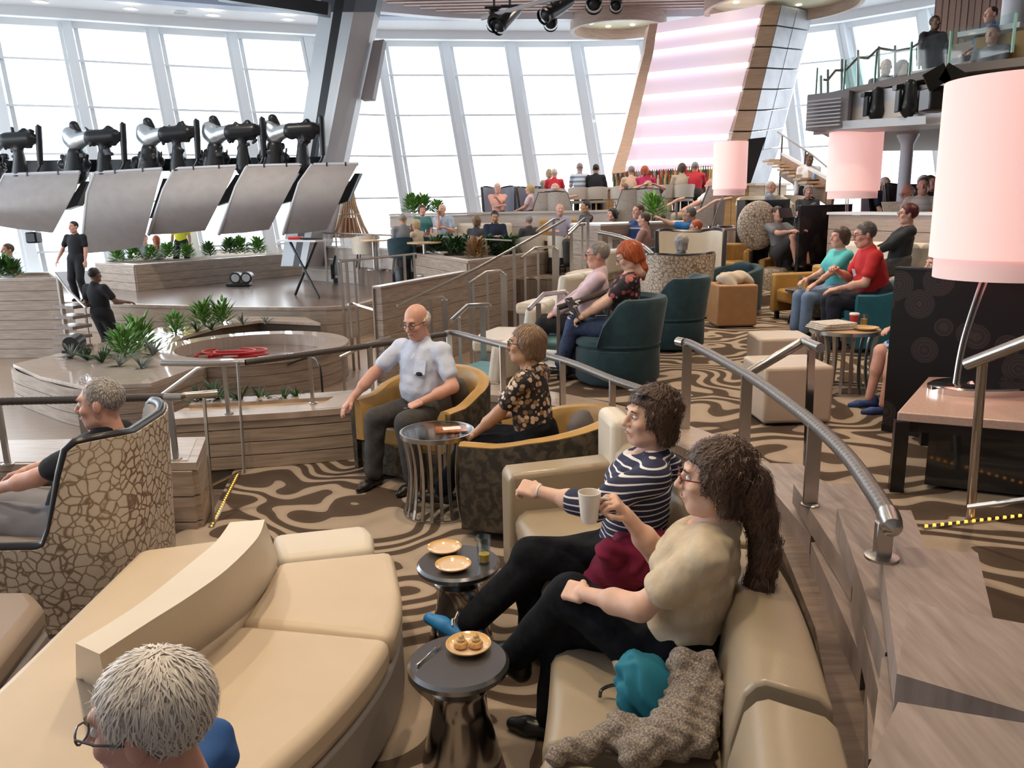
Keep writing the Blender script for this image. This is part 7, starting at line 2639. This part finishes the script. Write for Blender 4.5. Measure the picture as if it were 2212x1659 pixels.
# --- man in the red shirt and the person in turquoise
m5, HM5, FM5, JM5 = person('person in a bright red shirt eating at the chrome table', (3.95, 8.55, 0), 84, seat=.44, lean=-14, H=1.78, build=1.16, belly=.03,
    shirt=REDT, pants=M('navy_trousers', (.015, .018, .035), .85), shoes=BLKSH, hair=('short', 'darkgrey'), skin='pink', lod=1, head=(2, -10), glasses=LENS,
    hands={1: (.10, .42, .84), -1: (-.15, .46, .66)}, elbow={1: (.6, -.4, -.7)}, grip=('grip', 'relaxed'), dors=((.8, -.3, .4), None))
pr = MB().box((0, 0, 0), (.10, .004, .12)).build('shirt_print', WHT, m5)
pr.matrix_local = Matrix.Translation(Vector(JM5['C']) + Vector((.02, .166, -.075))) @ Matrix.Rotation(-.30, 4, 'X')
person('person in a turquoise top and blue jeans half hidden behind the person in red', (3.9, 9.5, 0), 100, seat=.44, lean=2, H=1.60, female=True,
    shirt=TURQ, pants=M('light_denim', (.16, .24, .38), .8, var=.2), shoes=BLKSH, hair=('bob', 'brown'), skin='pink', lod=2, hands={1: (.12, .34, .66), -1: (-.10, .36, .62)})
person('person in a white and blue flowered skirt half hidden by the large ring-print screen', (3.24, 5.92, 0), 92, seat=.42, lean=-4, H=1.50, build=1.1, female=True,
    shirt=spots('blue_white_flowers', (.05, .12, .32), [(.75, .78, .82), (.8, .8, .82), (.5, .6, .75)], 34, .46), pants=spots('blue_white_flowers', (0, 0, 0), []), plen='shorts', shoes=M('navy_sneaker', (.02, .05, .20), .6, var=.2), hair=('bob', 'grey'), skin='pink', lod=1)

# ================================================================ loose clothing
MAROON = M('maroon_fleece', (.20, .008, .045), .9, var=.15, scale=20)
TEALH = M('teal_cotton_hat', (.008, .17, .26), .75, var=.1, scale=10)
KNIT = mat_custom('flecked_grey_knit', lambda nt, N, L, b, vec: (
    L.new(ramp(N, L, noise(N, L, vec, 170, 2), [(.3, (.10, .08, .07)), (.5, (.21, .175, .15)), (.7, (.40, .35, .30))]), b.inputs['Base Color']), b.inputs['Roughness'].__setattr__('default_value', .95)))
o = obj('jacket', SDF().ell((0, 0, .05), (.14, .12, .09), k=.04).ell((.06, .02, .14), (.13, .10, .08), k=.05).cone((-.10, -.02, .05), (-.16, .0, -.08), .06, .05, .04).cone((-.02, -.06, .12), (-.10, -.1, .16), .06, .05, .04).mesh('jacket', .010, lambda X, Y, Z: .013 * np.sin(X * 48 + np.sin(Z * 37) * 1.5 + Y * 20) * np.cos(Z * 31 - Y * 25)), MAROON)
o.location = tuple(G(1355, 1245, .02))
tag(o, 'maroon fleece jacket bundled on the bench between the two seated people', 'jacket')
o = obj('sun_hat', SDF().ell((0, 0, .09), (.095, .085, .10), k=.03).ell((.04, -.02, .04), (.09, .08, .06), k=.03).ell((-.02, .02, .15), (.075, .065, .05), k=.02).mesh('sun_hat', .007, lambda X, Y, Z: .011 * np.sin(X * 66 + Z * 58 + 2 * np.sin(Y * 50)) * np.cos(Y * 62 - Z * 40)), TEALH)
o.location = tuple(G(1395, 1545, -.02))
tag(o, 'crumpled teal cloth hat lying on the grey knit sweater', 'hat')
kn_ = SDF()
gk = lambda px, py, z: np.array(G(px, py, z))
kn_.chain([gk(1195, 1632, .0), gk(1270, 1610, .005), gk(1350, 1580, .02), gk(1400, 1590, .03)], (.028, .034, .042, .05), .03)
kn_.chain([gk(1340, 1570, .02), gk(1375, 1625, .02), gk(1450, 1590, .05), gk(1490, 1500, .10)], (.04, .045, .06, .06), .03)
kn_.chain([gk(1450, 1590, .03), gk(1480, 1480, .10), gk(1475, 1430, .16)], (.06, .055, .045), .03)
kn_.chain([gk(1510, 1600, .04), gk(1530, 1500, .10), gk(1510, 1440, .15)], (.05, .05, .04), .03)
kn_.chain([gk(1480, 1440, .14), gk(1530, 1430, .17)], (.04, .03), .03)
o = obj('sweater', kn_.mesh('sweater', .008, lambda X, Y, Z: .009 * np.sin(X * 70 + Y * 50 + np.sin(Z * 60)) * np.cos(Z * 66 + Y * 58) + .0012 * np.sin(X * 400) * np.sin(Y * 380)), KNIT)
tag(o, 'grey flecked knit sweater tossed on the near end of the bench', 'sweater')
o = MB().tube(spline([G(1360, 1485, .03), G(1325, 1480, .02), G(1300, 1490, .0), G(1296, 1505, -.01)], 5), .006, 6).build('strap', BLACK, None, True)
tag(o, 'thin black strap trailing from the teal hat on the bench', 'strap')
o = obj('jacket', SDF().ell((0, 0, .06), (.22, .16, .09), k=.05).cone((-.1, -.1, .08), (-.02, -.2, -.06), .07, .06, .04).cone((.12, 0, .1), (.2, -.06, .02), .07, .06, .04).mesh('jacket', .02, lambda X, Y, Z: .012 * np.sin(X * 33 + Z * 20) * np.cos(Y * 30)), M('beige_jacket', (.50, .42, .34), .9))
c = G(1590, 708, 0)
o.location = (c.x, c.y + .25, .55)
tag(o, 'crumpled beige jacket on the mustard-brown cube ottoman', 'jacket')
o = obj('backpack', SDF().ell((0, 0, .22), (.2, .14, .25), k=.05).ell((0, -.1, .15), (.14, .08, .14), k=.05).mesh('backpack', .025), M('navy_bag', (.02, .025, .05), .8))
o.location = (5.12, 9.15, .62)
tag(o, 'dark navy bag on the pale corner bench beside the big lamp', 'bag')
# ================================================================ people farther off
STRP = stripes('blue_white_broad_stripes', 2, 9., [(0, (.62, .66, .72)), (.55, (.20, .27, .42))], .02)
NAVYST = stripes('blue_rugby_stripes', 2, 5., [(0, (.02, .05, .16)), (.7, (.45, .5, .6)), (.82, (.03, .08, .25))], .02)
PLAID = stripes('pale_plaid', 2, 11., [(0, (.62, .60, .55)), (.5, (.48, .50, .58)), (.75, (.66, .58, .40))], .02)
BLUEP = M('bright_blue_polo', (.02, .17, .46), .8)
SALM = M('salmon_cotton', (.78, .42, .36), .8)
TEALS = M('teal_blouse', (.06, .22, .24), .8)
CHECKB = M('pale_blue_check', (.42, .52, .68), .8, var=.2, scale=30)
DGREY = M('dark_grey_cotton', (.05, .05, .06), .85)
MAGEN = M('magenta_cotton', (.50, .02, .12), .8)
PEACH = M('peach_cotton', (.62, .42, .32), .8)
BEIGE = M('sand_cotton', (.50, .42, .33), .8)
REDV = M('red_vest', (.60, .03, .05), .8)
CREWB = M('crew_black', (.010, .011, .016), .85)


def far(label, px, py, D, floor, yaw, pose='sit', ht=None, **k):
    H = k.get('H', 1.70)
    seat = k.get('seat', .45)
    h = ht or ((seat + .82 * H / 1.72) if pose == 'sit' else H)
    p = GY(px, py, D)
    z = p.z - h if floor is None else min(max(p.z - h, floor - .10), floor + .10)
    k.setdefault('shoes', BLKSH)
    k.setdefault('pants', CHAR)
    k.setdefault('lean', 6)
    k.setdefault('lod', 2)
    return person(label, (p.x, p.y, z), yaw, pose, **k)


# stage and left
far('crew person in black polo standing at the top of the stage stairs', 155, 478, 18.0, ST, 175, 'stand', shirt=CREWB, pants=CREWB, hair=('short', 'black'), skin='pink', H=1.76, hands={1: (.38, .12, .92), -1: (-.24, .08, .82)}, head=(-12, 0))
far('crew person in black seen from behind on the dark stairs', 208, 597, 13.6, -.92, -20, 'stand', shirt=CREWB, pants=CREWB, hair=('crew', 'black'), skin='brown', H=1.74, hands={1: (.32, .30, 1.12), -1: (-.30, .22, 1.02)}, build=1.05)
far('person in a pale blue shirt standing at the left edge behind the planter block', 6, 497, 15.5, ST - .5, 150, 'stand', shirt=CHECKB, pants=DGREY, hair=('short', 'brown'), skin='tan', H=1.78)
far('person in a yellow vest and dark trousers half hidden behind the screens', 384, 452, 23.5, ST, 185, 'stand', shirt=M('yellow_vest', (.75, .72, .03), .7), pants=CREWB, hair=('short', 'black'), skin='tan', H=1.76, feet={1: (.22, .02, .08), -1: (-.22, .02, .08)})
far('person in white seated behind the stage planter', 337, 515, 23.2, ST + .05, 30, shirt=WHT, pants=CHAR, hair=('long', 'red'), skin='pink')
far('person in grey seated beside the one in white behind the stage planter', 312, 513, 23.4, ST + .05, 200, shirt=GREYT, hair=('short', 'brown'), skin='pink')
# dining tier
far('diner in a grey shirt with back turned in a dark teal chair', 870, 467, 18.3, T1, 10, shirt=GREYT, hair=('crew', 'grey'), skin='tan', H=1.74)
far('diner in a sand top leaning head on hand near the railing', 905, 480, 18.2, T1, 60, shirt=BEIGE, hair=('bob', 'blonde'), skin='pink', hands={1: (.1, .3, .9), -1: (-.05, .2, 1.05)}, lean=-8, H=1.62)
far('person in a teal blouse with a glass of rose wine', 912, 443, 19.4, T1 + .1, 200, shirt=TEALS, hair=('bob', 'brown'), skin='pink', female=True, H=1.68)
far('person in a pale blue check shirt drinking white wine', 960, 447, 19.4, T1 + .1, 160, shirt=CHECKB, hair=('crew', 'white'), skin='pink', hands={1: (.05, .26, 1.05), -1: (-.15, .32, .8)}, lean=-10, H=1.74, build=1.1)
far('person leaning left in a dark top by the empty bistro table', 1027, 474, 18.3, T1, 330, shirt=DGREY, hair=('bob', 'lightbrown'), skin='pink', lean=-4)
far('person in navy with a green scarf writing at his table', 1068, 462, 18.0, T1, 185, shirt=M('navy_jumper', (.012, .02, .05), .85), sleeve='long', hair=('short', 'black'), skin='tan', hands={1: (.05, .36, .8), -1: (-.12, .36, .8)}, head=(0, -20), lean=-6, H=1.76)
sc_ = bpy.data.objects[-1] if False else None
far('person in dark grey seen from behind beside the climbing rail', 1140, 472, 18.0, T1, 30, shirt=DGREY, hair=('crew', 'grey'), skin='pink')
far('person in a lilac shirt facing us at the mustard bench', 1210, 447, 18.2, T1 + .1, 190, shirt=M('lilac_cotton', (.34, .34, .46), .8), hair=('bald', 'white'), skin='pink', H=1.76, hands={1: (.2, .36, .78), -1: (-.2, .36, .78)})
far('person in charcoal facing left behind the tall wooden block', 1262, 441, 17.2, T1 + .1, 110, shirt=DGREY, hair=('short', 'black'), skin='tan', H=1.76)
far('second head showing just above the tall wooden block', 1320, 457, 16.6, T1, 120, shirt=DGREY, hair=('bob', 'black'), skin='pink', H=1.66)
# wing-chair tier
far('person in a salmon shirt with folded arms on the far tier', 1075, 402, 20.9, T2, 190, shirt=SALM, hair=('short', 'white'), skin='pink', hands={1: (-.05, .25, .78), -1: (.08, .32, .95)}, pants=CREWB)
far('person in pale pink seated in the grey wing chair turned away', 1142, 404, 20.7, T2, 80, shirt=PINKS, hair=('bob', 'blonde'), skin='pink', H=1.62)
far('person in a sand shirt raising a camera on the far tier', 1208, 405, 20.2, T2, 300, shirt=BEIGE, pants=KHAKI, hair=('bald', 'white'), skin='pink', hands={1: (.05, .42, 1.02), -1: (-.05, .42, 1.02)}, lean=14, H=1.74)
far('person in peach top and pale blue trousers sunk in a grey wing chair', 1345, 405, 19.2, T2, 75, shirt=PEACH, pants=M('pale_blue_trousers', (.3, .4, .55), .8), hair=('short', 'lightbrown'), skin='pink', H=1.6)
far('person with hands behind the head on the far tier', 1402, 410, 19.0, T2, 200, shirt=DGREY, hair=('bob', 'blonde'), skin='pink', hands={1: (.16, .02, 1.22), -1: (-.16, .02, 1.22)}, elbow={1: (1, .2, .2), -1: (-1, .2, .2)}, H=1.66)
far('person in white reclining in a grey wing chair', 1508, 402, 17.5, T2, 88, shirt=WHT, hair=('bald', 'grey'), skin='pink', lean=30, H=1.76, pants=KHAKI)
# bar
for (px, py, D, lab, sh, hr, sk, extra) in ((1197, 370, 22.2, 'person in a red vest at the far left of the bar', REDV, ('crew', 'white'), 'pink', {}), (1186, 372, 22.8, 'person in a sand top half hidden behind the red vest', BEIGE, ('bob', 'blonde'), 'pink', {}),
        (1252, 358, 21.3, 'person in a blue and white striped shirt on a bar stool', STRP, ('crew', 'grey'), 'pink', {}), (1287, 361, 21.2, 'person in black with his back to us on a bar stool', CREWB, ('crew', 'black'), 'tan', {'build': 1.15, 'sleeve': 'long'}),
        (1364, 363, 20.6, 'person in a peach shirt leaning on the bar', PEACH, ('crew', 'grey'), 'tan', {'lean': -14}), (1393, 366, 20.6, 'person in a magenta top at the bar', MAGEN, ('bob', 'red'), 'pink', {'sleeve': 'long'}),
        (1474, 359, 20.4, 'person in a sand top beside the red jumper at the bar', BEIGE, ('bob', 'brown'), 'pink', {'lean': -8}), (1502, 356, 20.4, 'person in a bright red jumper at the bar', REDV, ('crew', 'grey'), 'tan', {'sleeve': 'long', 'build': 1.12})):
    k = dict(seat=.78, shirt=sh, hair=hr, skin=sk, hands={1: (.18, .42, 1.12), -1: (-.18, .42, 1.12)}, feet={1: (.1, .32, .36), -1: (-.1, .32, .36)}, lean=-4)
    k.update(extra)
    far(lab, px, py, D, BAR, -8, **k)
# teal chair group
far('person in a blue rugby shirt beside the tall wooden block', 1376, 449, 14.6, T1, 120, shirt=NAVYST, sleeve='long', pants=M('navy_trousers'), hair=('short', 'brown'), skin='pink', H=1.78)
far('person in a dusty pink top in front of the person in the rugby shirt', 1388, 467, 14.0, T1, 70, shirt=M('dusty_pink', (.42, .24, .22), .8), hair=('short', 'brown'), skin='pink', H=1.66)
far('person in a bright blue polo raising his hand with a small camera', 1485, 455, 14.5, T1, 62, shirt=BLUEP, hair=('short', 'darkgrey'), skin='tan', H=1.78, hands={-1: (-.12, .50, 1.18), 1: (.12, .3, .66)}, grip=('relaxed', 'grip'), head=(10, 8))
far('person in glasses and a pale top in front of the blue polo', 1500, 484, 13.6, T1 - .15, 70, shirt=PEACH, hair=('thick', 'red'), skin='pink', glasses=LENS, H=1.60, head=(20, -10))
far('person whose head shows above the crackle-print wing chair', 1470, 522, 11.25, 0, 8, shirt=GREYT, hair=('curly', 'grey'), skin='pink', H=1.56)
far('person with bare knees reading a dark tablet on the round crackle seat', 1690, 441, 13.7, .05, 200, shirt=GREYT, pants=DGREY, plen='shorts', hair=('short', 'brown'), skin='pink', feet={1: (.0, .42, .42), -1: (-.22, .46, .42)}, knee_pole={1: (0, .3, 1), -1: (0, .3, 1)}, hands={1: (.12, .40, .95), -1: (-.12, .40, .95)}, seat=.48, lean=14, H=1.72)
tbp = GY(1697, 460, 13.2)
o = MB().box((0, 0, 0), (.24, .014, .17), rx=-.4).build('tablet', BLACK, None, bevel=.005)
o.location = tbp
o.rotation_euler = (0, 0, .25)
tag(o, 'dark tablet held by the reader with bare knees', 'tablet')
far('person in a white shirt leaning behind the ring-print screen', 1756, 425, 13.9, .1, 100, shirt=WHT, hair=('short', 'black'), skin='pink', H=1.74)
# right side
far('person in black with glasses and folded hands on the pale corner bench', 1950, 452, 10.0, .2, 78, seat=.45, shirt=BLKT, sleeve='three', pants=CHAR, hair=('thick', 'maroon'), skin='pink', female=True, glasses=LENS, H=1.64, build=1.1, lod=1, lean=10, hands={1: (.06, .34, .70), -1: (-.06, .36, .68)})
far('person in a pale plaid shirt behind the white-topped wood wall', 1995, 393, 12.6, .45, 150, shirt=PLAID, hair=('short', 'darkgrey'), skin='pink', H=1.78, lod=2, build=1.1, hands={1: (.2, .34, .86), -1: (-.2, .34, .86)})
far('person in a sand shirt and glasses reading a paper behind the white-topped wood wall', 1958, 408, 12.9, .45, 100, shirt=BEIGE, hair=('bald', 'white'), skin='pink', H=1.70, glasses=LENS, head=(0, -22), hands={1: (.1, .4, .85), -1: (-.1, .4, .85)})
pp_ = GY(1925, 448, 12.4)
o = MB().box((0, 0, 0), (.26, .01, .2), rx=-.6).build('newspaper', M('newsprint'), None)
o.location = pp_
tag(o, 'open paper held by the reader behind the wood wall', 'newspaper')
far('waiter in a white shirt carrying a tray of glasses', 1750, 330, 18.6, T2 - .05, 165, 'stand', shirt=WHT, sleeve='long', pants=CREWB, hair=('crew', 'black'), skin='brown', H=1.80, hands={1: (.26, .08, .86), -1: (-.12, .34, 1.12)}, head=(15, 0), grip=('relaxed', 'flat'), dors=(None, (0, .2, -1)))
tr_ = GY(1765, 390, 18.1)
ty = E('tray', (tr_.x, tr_.y, tr_.z), 0, 'round dark tray with tumblers carried by the waiter', 'tray')
MB().lathe([(.001, 0), (.20, 0), (.21, .02), (.2, .02), (.19, .006), (.001, .006)], n=24, cap=False).build('dish', BLACK, ty, True)
for k in range(5):
    p = (tr_.x - .12 + .06 * k, tr_.y - .05 + .07 * (k % 2), tr_.z + .008)
    tumbler('pale blue tumbler on the waiter\'s tray, ' + SN[k] + ' from the left', p, .15, .034, None, TUMBLER)
far('person in a blue-grey shirt below the bar wall', 1668, 398, 17.8, T2 - .3, 250, shirt=M('blue_grey_shirt', (.3, .36, .45), .8), hair=('crew', 'white'), skin='pink')
far('person in dark grey showing above the ring-print screen beside the waiter', 1747, 408, 16.6, T2 - .3, 170, shirt=DGREY, hair=('bob', 'grey'), skin='pink', H=1.64)
far('person in dark blue standing at the rail left of the white column', 1917, 372, 15.5, .55, 200, 'sit', shirt=M('navy_jumper'), hair=('crew', 'white'), skin='pink', H=1.74)
far('person in grey at the dark chairs right of the white column', 2000, 378, 14.8, .55, 190, shirt=GREYT, hair=('bob', 'white'), skin='pink')
far('person in dark grey beside the one in grey right of the column', 2014, 388, 14.2, .55, 200, shirt=DGREY, hair=('short', 'brown'), skin='pink')
# balcony
zdk = GY(1762, 206, 13.2).z
far('person in black standing on the upper balcony holding the rail', 2023, 33, 14.6, None, 185, 'stand', ht=1.62, shirt=CREWB, sleeve='long', pants=CREWB, hair=('short', 'black'), skin='brown', H=1.62, build=1.12, hands={1: (.36, .18, .86), -1: (-.1, .25, 1.1)})
far('person in a blue shirt seated behind the balcony column', 2138, 25, 13.6, None, 100, shirt=BLUEP, hair=('crew', 'brown'), skin='pink')
far('person in a grey top seated at the balcony table', 2143, 66, 12.0, None, 130, shirt=GREYT, hair=('short', 'brown'), skin='pink')
far('left one of two people in shade seated behind the balcony glass', 1915, 136, 13.0, None, 160, shirt=GREYT, hair=('crew', 'grey'), skin='tan', H=1.66, nolegs=True)
far('right one of two people in shade seated behind the balcony glass', 1953, 139, 12.8, None, 200, shirt=GREYT, hair=('bob', 'brown'), skin='tan', H=1.62, nolegs=True)
